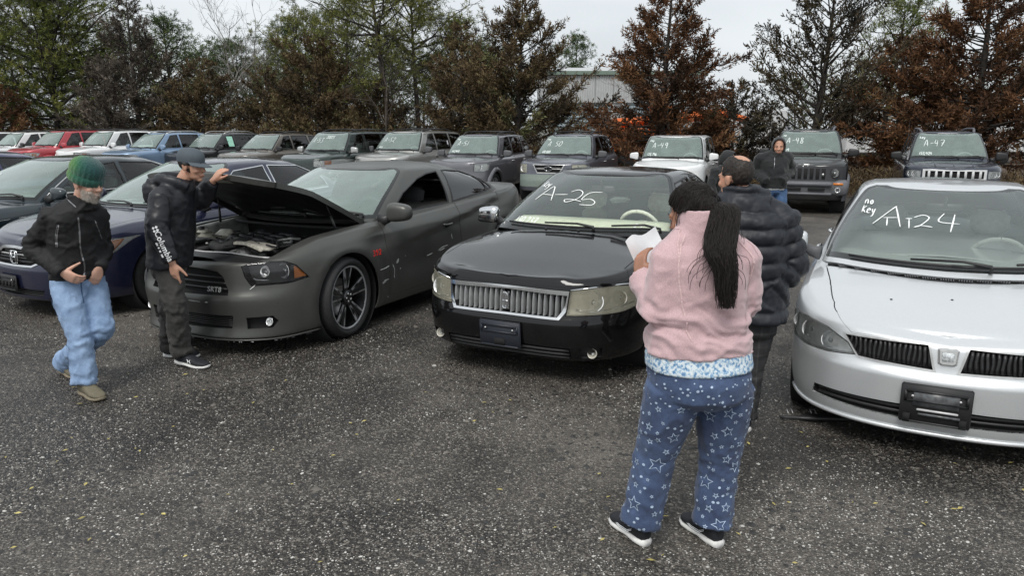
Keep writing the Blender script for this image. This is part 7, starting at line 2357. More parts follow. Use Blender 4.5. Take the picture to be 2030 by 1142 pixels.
def person_cap():
 P = Person('CAP', 'man in a dark grey cap and black rain jacket holding up the open hood', (.985, .17, 0), MAN, (.96, -.20, -.10), -.04)
 j = P.j
 P.body(M['skin_tan'], {'R': ((Vector((.10, .02, -1)), Vector((-.35, -.9, .05))), dict(curl=(.05, .35, .5, .6), thumb=.55, tcurl=.4)),
         'L': ((Vector((.62, .0, .72)), Vector((-.6, -.65, .4))), dict(curl=(.35, .4, .45, .5), thumb=.35, spread=.02))}, .0060)
 P.face(1.)
 trousers(P, M['work_trousers'], (.100, .094, .086, .086, .082, .084, .086), .10, .011, .011, .01, seed=5., jamp=.010)
 mb = MB()
 hem_rings(P, -.05, 2.0, lambda t: .045 + .012 * math.sin(3 * t), mb)
 sleeves(P, mb, (.092, .088, .084, .074, .058), .012)
 collar(P, mb, -.03, .065, .100, .096)
 # hood lying on the back of the neck
 nk = j['neck']; f, s = P.f, P.s
 hp = [nk + f * (.07) + s * .11 + Vector((0, 0, .0)), nk + f * (-.04) + s * .11 + Vector((0, 0, .05)), nk - f * .13 + s * .06 + Vector((0, 0, .06)), nk - f * .16 + Vector((0, 0, .05)), nk - f * .13 - s * .06 + Vector((0, 0, .05)), nk + f * (-.04) - s * .11 + Vector((0, 0, .04)), nk + f * .07 - s * .10 + Vector((0, 0, -.01))]
 mb.tube(smooth_line([tuple(q) for q in hp], 5), .038, 12, flat=1.2)
 mb.tube(smooth_line([tuple(nk - f * .15 + Vector((0, 0, .03))), tuple(nk - f * .17 + Vector((0, 0, -.05))), tuple(nk - f * .14 + Vector((0, 0, -.13)))], 5), [.06] * 3 + [.075] * 5 + [.06] * 3, 12, flat=1.6)
 jk = [(tuple(j['elR']), j['wrR'] - j['shR']), (tuple(j['elL']), j['wrL'] - j['shL']), (tuple(j['elR'].lerp(j['wrR'], .7)), j['wrR'] - j['elR'])]
 jac = P.garment('jacket', mb, M['shell_jacket'], .0115, .0050, (6, 6, 8), 8., 4, joints=jk[:2], jamp=.006, jw=.11)
 # sleeve print: leaf mark, a word and a short second line running down the forearm
 a, b = j['elR'].lerp(j['wrR'], .10), j['elR'].lerp(j['wrR'], 1.0)
 d = (b - a).normalized()
 view = Vector((.18, -1, .05)).normalized()
 up_ = d.cross(view).normalized()
 if up_.x < 0: up_ = -up_
 mid = a.lerp(b, .52)
 def on_sleeve(x, y):
  loc, n, i, dd = P.bv['jacket'].ray_cast(mid + d * x + up_ * y + view * .5, -view)
  return (loc + view * .006, n) if loc is not None else P.near('jacket', mid + d * x + up_ * y + view * .09, .006)
 V, F = font_mesh('Columbia', .058, extrude=.0, bold=.001)
 mesh('sleeve_print', [on_sleeve(p[0] - .022, p[1] + .010)[0] for p in V], F, M['logo_white'], jac, False)
 pr = MB()
 for x0, w in ((-.065, .024), (-.030, .012), (-.005, .016), (.025, .026)):
  pr.add([on_sleeve(x0, -.034)[0], on_sleeve(x0 + w, -.034)[0], on_sleeve(x0 + w, -.020)[0], on_sleeve(x0, -.020)[0]], [(0, 1, 2, 3)])
 for k in range(4):
  an = k * math.pi / 2 + .78
  c0 = (-.158, .008)
  q = [(c0[0] + .016 * math.cos(an) + .011 * math.cos(t), c0[1] + .016 * math.sin(an) + .011 * math.sin(t)) for t in (0, 1.57, 3.14, 4.71)]
  pr.add([on_sleeve(*t)[0] for t in q], [(0, 1, 2, 3)])
 pr.build('sleeve_mark', M['logo_white'], jac, False)
 z = MB()
 ch = j['chest']
 P.line_on('jacket', [ch + f * .3 - s * .02 + Vector((0, 0, .16)), ch + f * .3 - s * .02, ch + f * .3 - s * .02 + Vector((0, 0, -.2)), ch + f * .3 - s * .02 + Vector((0, 0, -.36))], .016, z)
 P.line_on('jacket', [j['shR'] - s * .12 + Vector((0, 0, .06)), j['shR'] - s * .12 + f * .10 + Vector((0, 0, .0)), j['shR'] + f * .13 - s * .1 + Vector((0, 0, -.14))], .005, z)
 z.build('seams', M['black_jacket'], jac, False)
 # cap
 hd, H = j['head'], P.H
 v = []; fc = []; n = 40
 prof = [(.093, .022), (.096, .040), (.096, .060), (.091, .083), (.076, .107), (.050, .122), (.02, .129), (.002, .130)]
 for r, h in prof:
  for i in range(n):
   a_ = 2 * math.pi * i / n
   rr = r * (1 - .012 * (abs(math.sin(a_ * 3)) < .12))
   v.append(hd + H @ Vector((rr * math.cos(a_) * .90, rr * math.sin(a_) * 1.10 - .010, h)))
 for i in range(len(prof) - 1):
  for k in range(n): fc.append((i * n + k, i * n + (k + 1) % n, (i + 1) * n + (k + 1) % n, (i + 1) * n + k))
 cap = mesh('cap', v, fc, M['cap_grey'], P.root)
 v = []; fc = []
 for layer in (0, .004):
  for i in range(13):
   a_ = R(20 + 140 * i / 12)
   for t in (0, .35, .7, 1):
    x = .088 * math.cos(a_); y = .105 * math.sin(a_) - .010
    k = math.sin(a_) ** .8
    v.append(hd + H @ Vector((x * (1 + .05 * t), y + .066 * t * k, .030 - layer - .022 * t * k - .35 * x * x * t * 5)))
 for i in range(12):
  for t in range(3):
   q = (i * 4 + t, i * 4 + t + 1, i * 4 + 5 + t, i * 4 + 4 + t)
   fc.append(q); fc.append(tuple(x + 52 for x in q[::-1]))
  fc.append((i * 4 + 3, i * 4 + 7, i * 4 + 59, i * 4 + 55))
 mesh('cap_brim', v, fc, M['cap_grey'], cap)
 # cropped hair under the cap
 hair_cap(P, M['hair_dark'], lambda q: q.y < .030 and -.050 < q.z < .03 and not (abs(q.x) > .06 and -.03 < q.y and q.z < .0), .004)
 for sd in 'RL':
  u, sp = P.shoe(sd, M['shoe_black'], M['sole'], L=.295, w=.052)
  if sd == 'R':
   lg = MB(); c0 = .150
   st = []
   for sx in (-1, 1):
    st.append([(c0 + sx * .016 + (-sx) * .010 * math.sin(t * math.pi), .040 + .030 * t) for t in (0, .25, .5, .75, 1)])
   st.append([(c0 - .012, .055), (c0 + .012, .055)])
   outl = []
   for q in st:
    outl.append([(sp(x, -.047 + .0, z), Vector((0, -1, .2)).normalized()) for x, z in q])
   ribbon(outl, .007, lg)
   lg.build('shoe_mark', M['logo_white'], u, False)
def hair_cap(P, mat, keep, thick, name='hair', hs=1., noise_amp=0.):
 tmp = MB(); head_shapes(tmp, P.j['head'], P.H, hs)
 V, Nn, F = remesh(tmp, .006, 3)
 Hi = P.H.inverted(); c = P.j['head']
 loc = [(Hi @ (Vector(p) - c)) / hs for p in V]
 ok = [keep(q) for q in loc]
 d = vnoise(V, (60, 60, 60), 3.) * noise_amp if noise_amp else np.zeros(len(V))
 W = V + Nn * (thick + d)[:, None] if noise_amp else V + Nn * thick
 F2 = [f for f in F if all(ok[i] for i in f)]
 used = sorted(set(i for f in F2 for i in f)); ix = {k: n for n, k in enumerate(used)}
 F2 = [tuple(ix[i] for i in f) for f in F2]
 VV = [W[i] for i in used]
 cnt = {}
 for q in F2:
  for i in range(len(q)):
   a, b = q[i], q[(i + 1) % len(q)]
   cnt.setdefault((min(a, b), max(a, b)), []).append((a, b))
 bot = {}
 for e in cnt.values():
  if len(e) == 1:
   a, b = e[0]
   for w in (a, b):
    if w not in bot:
     bot[w] = len(VV); VV.append(V[used[w]] - Nn[used[w]] * .003)
   F2.append((b, a, bot[a], bot[b]))
 return mesh(name, VV, F2, mat, P.root)
WOMAN = dict(leg=1.25, fat=.006, rings=[(-.28, .13, .10, .12), (-.16, .200, .150, .175), (0, .215, .165, .180), (.22, .212, .18, .15), (.5, .196, .178, .13), (.75, .195, .172, .13), (1.0, .195, .162, .13), (1.35, .190, .128, .12), (1.62, .165, .09, .105), (1.85, .09, .07, .08), (2.0, .066, .06, .065)])
def person_woman():
 P = Person('WOMAN', 'woman in pink fleece and star print trousers with a long black ponytail', (-.42, .91, 0), WOMAN, (-.80, .60, -.12), -.22)
 j = P.j; f, s = P.f, P.s
 P.body(M['skin_brown'], {'L': ((Vector((.10, .35, .90)), Vector((-.80, -.45, .1))), dict(curl=(.45, .5, .55, .6), thumb=.6, tcurl=.5, s=.95)),
       'R': ((Vector((-.6, .5, .5)), Vector((.5, .3, -.6))), dict(curl=(.5, .5, .5, .5), s=.92))}, .0058, dict(jaw=1., fat=.004), .97)
 P.face(.97)
 # trousers with their wide speckled waistband
 tr = trousers(P, M['star_trousers'], (.128, .118, .100, .093, .088, .088, .092), .17, .006, .0085, -.01, seed=4., grow=.004, jamp=.006)
 wbm = MB(); hem_rings(P, .10, .36, .013, wbm)
 P.garment('waistband', wbm, M['speckle'], .010, .002, (14, 14, 30), 9.)
 # printed stars and, higher up, scattered dots
 rr = random.Random(12)
 pr = MB(); placed = []
 cam_p = Vector((0, 0, 1.83)) - P.o
 bv = P.bv['trousers']
 tries = 0
 while tries < 3800 and len(placed) < 420:
  tries += 1
  z = rr.uniform(.06, .93); a = rr.uniform(0, 2 * math.pi)
  leg = rr.choice('LR')
  h, k, an = j['hip' + leg], j['kn' + leg], j['an' + leg]
  ax = an.lerp(k, (z - an.z) / (k.z - an.z)) if z < k.z else (k.lerp(h, (z - k.z) / (h.z - k.z)) if z < h.z else Vector(j['pelvis']) * .6 + h * .4)
  o = Vector((ax.x + .45 * math.cos(a), ax.y + .45 * math.sin(a), z))
  loc, nn, i, d = bv.ray_cast(o, (Vector((ax.x, ax.y, z)) - o).normalized())
  if loc is None: continue
  dots = loc.z > .70
  r = rr.uniform(.004, .008) if dots else rr.choice((.008, .010, .012, .016, .020, .024, .030, .038, .042))
  if any((loc - q).length < (r + r2) * 1.12 for q, r2 in placed): continue
  if dots and rr.random() < .35: continue
  placed.append((loc, r))
  t1 = nn.cross(Vector((0, 0, 1))).normalized(); t2 = nn.cross(t1)
  ro = rr.uniform(0, 6.28)
  def pos(x, y):
   q, n2, _, _ = bv.find_nearest(loc + t1 * x + t2 * y)
   return q + n2 * .0022
  if r < .0085:
   v = [pos(r * .8 * (1 + .3 * rr.random()) * math.cos(ro + t), r * .8 * math.sin(ro + t)) for t in np.linspace(0, 2 * math.pi, 6, endpoint=False)]
   pr.add(v, [tuple(range(6))])
  else:
   lw = min(.0044, r * .20 + .0012)
   out = []; inn = []
   for m in range(10):
    R_ = r if m % 2 == 0 else r * .45
    an_ = ro + math.pi * m / 5
    out.append((R_ * math.cos(an_), R_ * math.sin(an_)))
    R2 = R_ - lw * (1.5 if m % 2 == 0 else .9)
    inn.append((R2 * math.cos(an_), R2 * math.sin(an_)))
   v = [pos(*q) for q in out] + [pos(*q) for q in inn]
   pr.add(v, [(m, (m + 1) % 10, 10 + (m + 1) % 10, 10 + m) for m in range(10)])
 sp = pr.build('star_print', M['star_print'], tr, False); sp['kind'] = 'stuff'
 # fleece
 mb = MB()
 hem_rings(P, .27, 2.0, lambda t: .010 + .022 * math.exp(-((t - .36) / .14) ** 2), mb)
 sleeves(P, mb, (.092, .088, .082, .072, .056), .0)
 mb.add(*superell(j['elL'] + Vector((-.005, 0, -.005)), (.086, .086, .088), 1., 14, 10))
 collar(P, mb, -.04, .085, .105, .088, th=.016)
 jk = [(tuple(j['elL']), j['wrL'] - j['shL']), (tuple(j['elR']), j['wrR'] - j['shR'])]
 def rolls(V, Nn):      # soft horizontal rolls round the waist, folds from the armpits
  pv, ch = np.array(j['pelvis']), np.array(j['chest'])
  z = V[:, 2]
  wob = vnoise(V, (3, 3, 3), 2.) * .05
  ax = V[:, :2] - np.array([pv[0], pv[1]])
  r = np.linalg.norm(ax, axis=1)
  core = np.exp(-((z - 1.02) / .13) ** 2) * (r > .1)
  a = .008 * np.sin((z + wob) * 2 * math.pi / .105) * core
  a += .004 * np.sin((z + wob * 1.6 + .3 * V[:, 0]) * 2 * math.pi / .05) * core
  return Nn * a[:, None]
 jac = P.garment('fleece_jacket', mb, M['fleece'], .0095, .005, (7, 7, 9), 6., 4, rolls, joints=jk, jamp=.008, jw=.10, jfreq=20.)
 sm = MB()
 bk = -f
 C = j['chest']
 for sg in (1, -1):
  P.line_on('fleece_jacket', [j['neck'] + s * sg * .10 + bk * .14 + Vector((0, 0, -.01)), C + s * sg * .165 + bk * .22 + Vector((0, 0, .10)), C + s * sg * .155 + bk * .24 + Vector((0, 0, -.05)), C + s * sg * .125 + bk * .24 + Vector((0, 0, -.22))], .007, sm, .003, ray=bk)
  P.line_on('fleece_jacket', [j['neck'] + s * sg * .09 + Vector((0, 0, -.02)) + f * .02, j['sh' + ('L' if sg > 0 else 'R')] + Vector((0, 0, .12)) + bk * .03, j['sh' + ('L' if sg > 0 else 'R')] + s * sg * .05 + bk * .12 + Vector((0, 0, .02))], .005, sm, .003)
 sm.build('seams', M['fleece_seam'], jac, False)
 # hair drawn back into a tie, long wavy ponytail
 hd, H = j['head'], P.H
 hair_cap(P, M['hair_black'], lambda q: (q.z > .062 or q.y < .060 - .9 * max(0, .05 - q.z)) and q.z > -.060 and not (q.y > .045 and q.z < .05) and not (abs(q.x) > .055 and -.035 < q.y and q.z < .012), .012, hs=.97, noise_amp=.0012)
 tie = hd + H @ Vector((.012, -.108, .02))
 cp_ = [o for o in P.root.children if o.name.startswith('hair')][-1]
 cb_ = BVHTree.FromPolygons([tuple(v.co) for v in cp_.data.vertices], [tuple(p.vertices) for p in cp_.data.polygons])
 r2_ = random.Random(4); hs_ = MB()
 for k in range(420):
  a_ = r2_.uniform(-2.6, 2.6)
  st = hd + H @ Vector((.10 * math.sin(a_), .085 * math.cos(a_) * (1 if abs(a_) < 1.4 else .6) - .01, .085 * math.cos(a_ * .62) - .01 + r2_.uniform(-.03, .02)))
  q_ = []
  wob_ = r2_.uniform(-.012, .012)
  for i in range(9):
   t = i / 8
   b_ = st.lerp(tie, t) + H @ Vector((wob_ * math.sin(t * 3.1), 0, .05 * math.sin(t * 3.1)))
   l_, n_, _, _ = cb_.find_nearest(b_)
   q_.append(l_ + n_ * (.0015 + .0015 * r2_.random()))
  hs_.tube(q_, .0011, 3, cap=False)
 hs_.build('hair_strands', M['hair_black'], P.root)
 MB().tube([tie + H @ Vector((.022 * math.cos(a), -.004, .022 * math.sin(a))) for a in np.linspace(0, 6.3, 13)], .006, 6, cap=False).build('hair_tie', M['matblack'], P.root)
 pt = MB()
 vw = Vector((0, -1, 0))
 end = Vector((.835, 2.81, 1.145)) - P.o
 mid1 = Vector((.805, 2.85, 1.385)) - P.o
 mid2 = Vector((.822, 2.82, 1.285)) - P.o
 core = [Vector(q) for q in smooth_line([tuple(tie), tuple(tie + Vector((.02, -.05, -.03))), tuple(mid1), tuple(mid2), tuple(end)], 7)]
 m_ = len(core)
 wid = lambda t: .020 + .046 * math.sin(math.pi * min(1, t * 1.05) ** .8) * (1 - .35 * t) + .012 * t
 rr = random.Random(2)
 lateral = Vector((1, .12, 0)).normalized(); depth = Vector((0, 1, 0))
 for k in range(1100):
  a, q = rr.uniform(0, 6.28), math.sqrt(rr.random())
  ox, oy = q * math.cos(a), q * math.sin(a) * .45
  g_ = k % 16; ph, fr_, am = g_ * 2.4 + rr.gauss(0, .45), 5.2 + (g_ * 7 % 5) * .6 + rr.uniform(-.3, .3), rr.uniform(.005, .013)
  L = 1 - .45 * rr.random() ** 1.6
  pts = []
  nst = 15
  for i in range(nst):
   t = i / (nst - 1) * L
   x = t * (m_ - 1); i0 = min(int(x), m_ - 2)
   c = core[i0].lerp(core[i0 + 1], x - i0)
   w = wid(t)
   pts.append(c + lateral * (ox * w + am * math.sin(ph + fr_ * t * 2.2) * (.2 + t)) + depth * (oy * w + am * .6 * math.cos(ph * 1.3 + fr_ * t * 2.)))
  pt.tube(pts, [.0011 * (1 - .7 * (i / (nst - 1)) ** 2) + .0004 for i in range(nst)], 3, cap=False)
 pt.build('ponytail', M['hair_black'], P.root)
 # loose strands over the back and at the temple
 ls = MB()
 for k in range(26):
  st = core[rr.randint(5, 18)]
  pts = [st]
  dx = rr.choice((-1, -1, 1)) * rr.uniform(.02, .05)
  for i in range(5): pts.append(pts[-1] + Vector((dx * (1 - i * .25) , rr.uniform(-.004, .006), -rr.uniform(.008, .035))))
  ls.tube(smooth_line([tuple(p) for p in pts], 3), .0011, 3, cap=False)
 for k in range(12):
  st = hd + H @ Vector((-.065 + rr.uniform(-.01, .01), .02 + rr.uniform(-.02, .02), .03))
  ls.tube([st, st + Vector((-.012, -.006, -.03)), st + Vector((-.008 + rr.uniform(-.01, .01), -.01, -.065))], .001, 3, cap=False)
 ls.build('loose_hair', M['hair_black'], P.root)
 for sd in 'LR':
  u, spf = P.shoe(sd, M['shoe_black'], M['sole'], L=.265, w=.050)
  st = []
  sgy = .046
  for q in ([(.20, .045), (.15, .035), (.09, .040), (.055, .065)], [(.20, .050), (.15, .042), (.09, .048), (.055, .070)]):
   st.append([(spf(x, sgy, z), Vector((-.8, -.5, .2)).normalized()) for x, z in q])
  lg = MB(); ribbon(st, .0035, lg); lg.build('shoe_mark', M['logo_white'], u, False)
 # the paper in her left hand: a thing of its own
 hw = P.o + j['wrL'] + Vector((.10, .075, .040))
 v = []; n1, n2 = 8, 6
 ux = Vector((.62, .74, .10)).normalized(); uy = Vector((-.30, .10, .62)).normalized()
 c0 = hw + Vector((-.075, .0, -.02))
 for i in range(n1 + 1):
  for k in range(n2 + 1):
   a, b = i / n1, k / n2
   p = c0 + ux * (.25 * a - .03) + uy * (.15 * b - .01) + Vector((-.015, -.02, .0)) * math.sin(a * 3.3) + Vector((0, .012, 0)) * math.sin(b * 5 + a * 4) + Vector((0, 0, .012)) * math.sin(a * 7)
   v.append(p)
 fcs = [(i * (n2 + 1) + k, (i + 1) * (n2 + 1) + k, (i + 1) * (n2 + 1) + k + 1, i * (n2 + 1) + k + 1) for i in range(n1) for k in range(n2)]
 nv = len(v)
 v2 = v + [p + Vector((.008, .012, .004)) for p in v]
 fc2 = fcs + [tuple(x + nv for x in q[::-1]) for q in fcs]
 tag(mesh('paper_sheet', v2, fc2, M['paper']), 'crumpled white paper sheet held by the woman in pink fleece', 'paper')
M['fleece_seam'] = cloth('fleece_seam', (.64, .46, .46), .95, 170, .08)
BIGMAN = dict(leg=1.1, fat=.012, rings=[(-.30, .12, .10, .10), (-.18, .175, .14, .15), (0, .195, .165, .155), (.4, .20, .175, .145), (.8, .205, .165, .145), (1.1, .208, .15, .145), (1.4, .205, .125, .135), (1.65, .165, .095, .11), (1.85, .10, .075, .085), (2.0, .075, .065, .07)])
def person_puffer():
 P = Person('PUFF', 'balding man in a black quilted puffer jacket beside the woman in pink', (-.30, .95, 0), BIGMAN, (-.52, .85, -.04), -.06)
 j = P.j
 P.body(M['skin_tan'], {'R': ((Vector((-.45, .2, -.85)), Vector((.6, -.6, .1))), dict(curl=(.5, .55, .6, .6), thumb=.4)), 'L': ((Vector((0, .2, -1)), Vector((-.9, 0, 0))), dict())}, .0062, dict(fat=.006, jaw=1.1), 1.03)
 P.face(1.03)
 trousers(P, M['plaid'], (.115, .105, .092, .088, .084, .082, .082), .10, .008, .013, .01, seed=6.)
 mb = MB()
 hem_rings(P, -.02, 1.98, lambda t: .040, mb)
 sleeves(P, mb, (.108, .106, .102, .090, .064), .01)
 collar(P, mb, -.06, .045, .128, .108, th=.03)
 sh, el, wr = (np.array(j[k]) for k in ('shR', 'elR', 'wrR'))
 shL, elL, wrL = (np.array(j[k]) for k in ('shL', 'elL', 'wrL'))
 def quilt(V, Nn):
  def seg(a, b):
   d = b - a; L = np.linalg.norm(d); t = np.clip((V - a) @ d / (L * L), 0, 1)
   return np.linalg.norm(V - (a + t[:, None] * d), axis=1), t * L
  best = np.full(len(V), 9.); al = np.zeros(len(V))
  for a, b, c in ((sh, el, wr), (shL, elL, wrL)):
   d1, t1 = seg(a, b); d2, t2 = seg(b, c)
   L1 = np.linalg.norm(b - a)
   d = np.minimum(d1, d2); t = np.where(d1 < d2, t1, L1 + t2)
   al = np.where(d < best, t, al); best = np.minimum(best, d)
  arm = best < .128
  tz = V[:, 2] + vnoise(V, (5, 5, 5), 1.) * .008
  ph = np.where(arm, al / .088, (tz - .68) / .098)
  q = np.sqrt(np.abs(np.sin(math.pi * ph)))
  wr_ = vnoise(V, (22, 22, 10), 5.) * .007
  return Nn * (.026 * q - .016 + wr_ * q)[:, None]
 P.garment('puffer_jacket', mb, M['puffer_shell'], .0105, .004, (9, 9, 14), 3., 3, quilt, joints=[(tuple(j['elR']), j['wrR'] - j['shR'])], jamp=.004)
 hair_cap(P, M['hair_dark'], lambda q: ((q.z > -.045 and q.y < .035) or (q.z > .075 and q.y < .075)) and not (abs(q.x) > .055 and -.032 < q.y and q.z < .012) and not ((q.x / .038) ** 2 + ((q.y + .045) / .045) ** 2 < 1 and q.z > .05), .006, hs=1.03, noise_amp=.003)
 for sd in 'LR':
  P.shoe(sd, M['shoe_black'], M['sole'], L=.29, w=.053)
def hood_up(P, mb, hd, H, r=.118, depth=.13):
 """raised hood: a shell round the head, open at the face"""
 v = []; f = []; n = 26
 prof = [(-.118, .078), (-.108, .094), (-.075, .108), (-.03, .113), (.02, .109), (.055, .099), (.062, .095), (.050, .088)]
 for y, rr in prof:
  for k in range(n):
   a = 2 * math.pi * k / n
   z = math.sin(a); x = math.cos(a)
   v.append(hd + H @ Vector((x * rr * .90, y + .02 * z, z * rr * 1.12 + .012 - .020 * (z < 0) * -z)))
 for i in range(len(prof) - 1):
  for k in range(n): f.append((i * n + k, i * n + (k + 1) % n, (i + 1) * n + (k + 1) % n, (i + 1) * n + k))
 f.append(tuple(range(n - 1, -1, -1)))
 return mb.add(v, f)
def person_hood():
 P = Person('HOOD', 'man with his black hood up standing in front of the black boxy off-roader', (-.25, -.97, 0), MAN, (-.30, -.95, -.10), -.05)
 j = P.j
 P.body(M['skin_tan'], {}, .0075, None, 1.02)
 P.face(1.02)
 trousers(P, M['jeans_dark'], (.098, .092, .084, .080, .076, .076, .078), .2, .008, .015, .0)
 sm = MB(); hem_rings(P, -.10, .3, .012, sm)
 P.garment('shirt', sm, M['shirt_white'], .011, .004)
 mb = MB()
 hem_rings(P, -.02, 2.0, lambda t: .034, mb)
 sleeves(P, mb, (.086, .082, .078, .070, .058), -.03)
 collar(P, mb, -.04, .05, .10, .10)
 nk = j['neck']
 mb.tube([nk + Vector((-.12, .06, -.02)), nk + Vector((-.06, .12, .0)), nk + Vector((.06, .12, .0)), nk + Vector((.12, .06, -.02))], .05, 10)
 jk = [(tuple(j['elR']), j['wrR'] - j['shR']), (tuple(j['elL']), j['wrL'] - j['shL'])]
 P.garment('jacket', mb, M['hoodie'], .0145, .010, (8, 8, 10), 4., 3, joints=jk, jamp=.008)
 hb = MB(); hood_up(P, hb, j['head'], P.H)
 hb.build('hood', M['hoodie'], P.root)
 z = MB(); P.line_on('jacket', [j['chest'] + P.f * .3 + Vector((0, 0, .14)), j['chest'] + P.f * .3 + Vector((0, 0, -.02))], .008, z, ray=P.f); z.build('zipper', M['zip'], P.root, False)
 for sd in 'LR': P.shoe(sd, M['shoe_black'], M['sole'])
KID_T = dict(leg=.85, rings=[(t, a * .86, b * .86, c * .86) for t, a, b, c in MAN['rings']])
def person_kid():
 P = Person('KID', 'short person in a black hooded jacket looking out from behind the balding man', (.6, -.8, 0), KID_T, (.80, -.58, -.10), -.05)
 j = P.j
 P.body(M['skin_pale'], {'L': ((Vector((0, 0, -1)), Vector((1, 0, 0))), dict(s=.85)), 'R': ((Vector((0, 0, -1)), Vector((-1, 0, 0))), dict(s=.85))}, .0075, None, .98)
 P.face(.98)
 trousers(P, M['jeans_dark'], (.085, .08, .072, .068, .066, .066, .068), .2, .007, .015, .0)
 mb = MB()
 hem_rings(P, -.02, 2.0, lambda t: .030, mb)
 sleeves(P, mb, (.074, .070, .066, .058, .048), .0)
 collar(P, mb, -.04, .05, .095, .095)
 P.garment('jacket', mb, M['hoodie'], .0145, .008, (8, 8, 10), 4.)
 hb = MB(); hood_up(P, hb, j['head'], P.H)
 hb.build('hood', M['hoodie'], P.root)
 for sd in 'LR': P.shoe(sd, M['shoe_black'], M['sole'], L=.25, w=.046)
person_beanie(); person_cap(); person_woman(); person_puffer(); person_hood(); person_kid()
# ------------------------------------------------------------------ ground
def ground_mat():
 m, nt, b = newmat('wet_crushed_asphalt')
 L = nt.links
 tc = N(nt, 'ShaderNodeTexCoord').outputs['Object']
 big = N(nt, 'ShaderNodeTexNoise', Scale=.35, Detail=6., Roughness=.6); L.new(tc, big.inputs['Vector'])
 mid = N(nt, 'ShaderNodeTexNoise', Scale=2.2, Detail=7., Roughness=.65); L.new(tc, mid.inputs['Vector'])
 v1 = N(nt, 'ShaderNodeTexVoronoi', Scale=78.); L.new(tc, v1.inputs['Vector'])
 v2 = N(nt, 'ShaderNodeTexVoronoi', Scale=130.); L.new(tc, v2.inputs['Vector'])
 fine = N(nt, 'ShaderNodeTexNoise', Scale=320., Detail=3.); L.new(tc, fine.inputs['Vector'])
 # each stone its own tone: most are dark, some mid, a few pale
 def tones(v, stops):
  sp = N(nt, 'ShaderNodeSeparateColor'); L.new(v.outputs['Color'], sp.inputs[0])
  return ramp(nt, sp.outputs[0], stops, 'CONSTANT'), sp
 c1, s1 = tones(v1, [(0, (.020, .019, .018)), (.30, (.034, .032, .030)), (.55, (.052, .048, .044)), (.72, (.095, .086, .076)), (.83, (.165, .15, .13)), (.93, (.30, .285, .26)), (.98, (.46, .45, .43))])
 c2, s2 = tones(v2, [(0, (.016, .015, .0145)), (.42, (.032, .030, .028)), (.70, (.070, .063, .056)), (.84, (.15, .138, .12)), (.93, (.36, .345, .32))])
 mx = N(nt, 'ShaderNodeMix', data_type='RGBA')
 L.new(ramp(nt, mid.outputs['Fac'], [(.40, (.25, .25, .25)), (.62, (.85, .85, .85))]), mx.inputs['Factor'])
 L.new(c1, mx.inputs['A']); L.new(c2, mx.inputs['B'])
 # binder between the stones; patches where fines have washed over
 m2 = N(nt, 'ShaderNodeMix', data_type='RGBA', blend_type='MULTIPLY'); m2.inputs['Factor'].default_value = 1.
 L.new(mx.outputs['Result'], m2.inputs['A'])
 L.new(ramp(nt, v1.outputs['Distance'], [(.25, (1, 1, 1)), (.75, (.38, .37, .36))]), m2.inputs['B'])
 m3 = N(nt, 'ShaderNodeMix', data_type='RGBA')
 L.new(ramp(nt, big.outputs['Fac'], [(.44, (0, 0, 0)), (.66, (.72, .72, .72))]), m3.inputs['Factor'])
 L.new(m2.outputs['Result'], m3.inputs['A']); m3.inputs['B'].default_value = (.092, .086, .078, 1)
 m4 = N(nt, 'ShaderNodeMix', data_type='RGBA', blend_type='MULTIPLY'); m4.inputs['Factor'].default_value = 1.
 L.new(m3.outputs['Result'], m4.inputs['A'])
 L.new(ramp(nt, mid.outputs['Fac'], [(.30, (.98, .97, .95)), (.70, (1.95, 1.90, 1.84))]), m4.inputs['B'])
 m6 = N(nt, 'ShaderNodeMix', data_type='RGBA', blend_type='MULTIPLY'); m6.inputs['Factor'].default_value = 1.
 L.new(m4.outputs['Result'], m6.inputs['A'])
 L.new(ramp(nt, big.outputs['Fac'], [(.36, (.78, .77, .76)), (.62, (1.25, 1.24, 1.22))]), m6.inputs['B'])
 # dark stains: oil and standing damp with outlines of their own
 st = N(nt, 'ShaderNodeTexNoise', Scale=.8, Detail=4., Roughness=.55, Distortion=.6); L.new(tc, st.inputs['Vector'])
 m5 = N(nt, 'ShaderNodeMix', data_type='RGBA')
 L.new(ramp(nt, st.outputs['Fac'], [(.56, (0, 0, 0)), (.68, (.60, .60, .60))]), m5.inputs['Factor'])
 L.new(m6.outputs['Result'], m5.inputs['A']); m5.inputs['B'].default_value = (.012, .010, .009, 1)
 L.new(m5.outputs['Result'], b.inputs['Base Color'])
 L.new(ramp(nt, big.outputs['Fac'], [(.36, (.34, .34, .34)), (.66, (.62, .62, .62))]), b.inputs['Roughness'])
 b.inputs['Specular IOR Level'].default_value = .5
 ad = N(nt, 'ShaderNodeMath', operation='MULTIPLY_ADD'); L.new(v1.outputs['Distance'], ad.inputs[0]); ad.inputs[1].default_value = -1.
 L.new(s1.outputs[1], ad.inputs[2])
 a2 = N(nt, 'ShaderNodeMath', operation='MULTIPLY_ADD'); L.new(v2.outputs['Distance'], a2.inputs[0]); a2.inputs[1].default_value = -.5; L.new(ad.outputs[0], a2.inputs[2])
 bp = N(nt, 'ShaderNodeBump', Strength=.9, Distance=.010); L.new(a2.outputs[0], bp.inputs['Height'])
 b2 = N(nt, 'ShaderNodeBump', Strength=.5, Distance=.05); L.new(mid.outputs['Fac'], b2.inputs['Height']); L.new(bp.outputs['Normal'], b2.inputs['Normal'])
 L.new(b2.outputs['Normal'], b.inputs['Normal'])
 return m
M['ground'] = ground_mat()
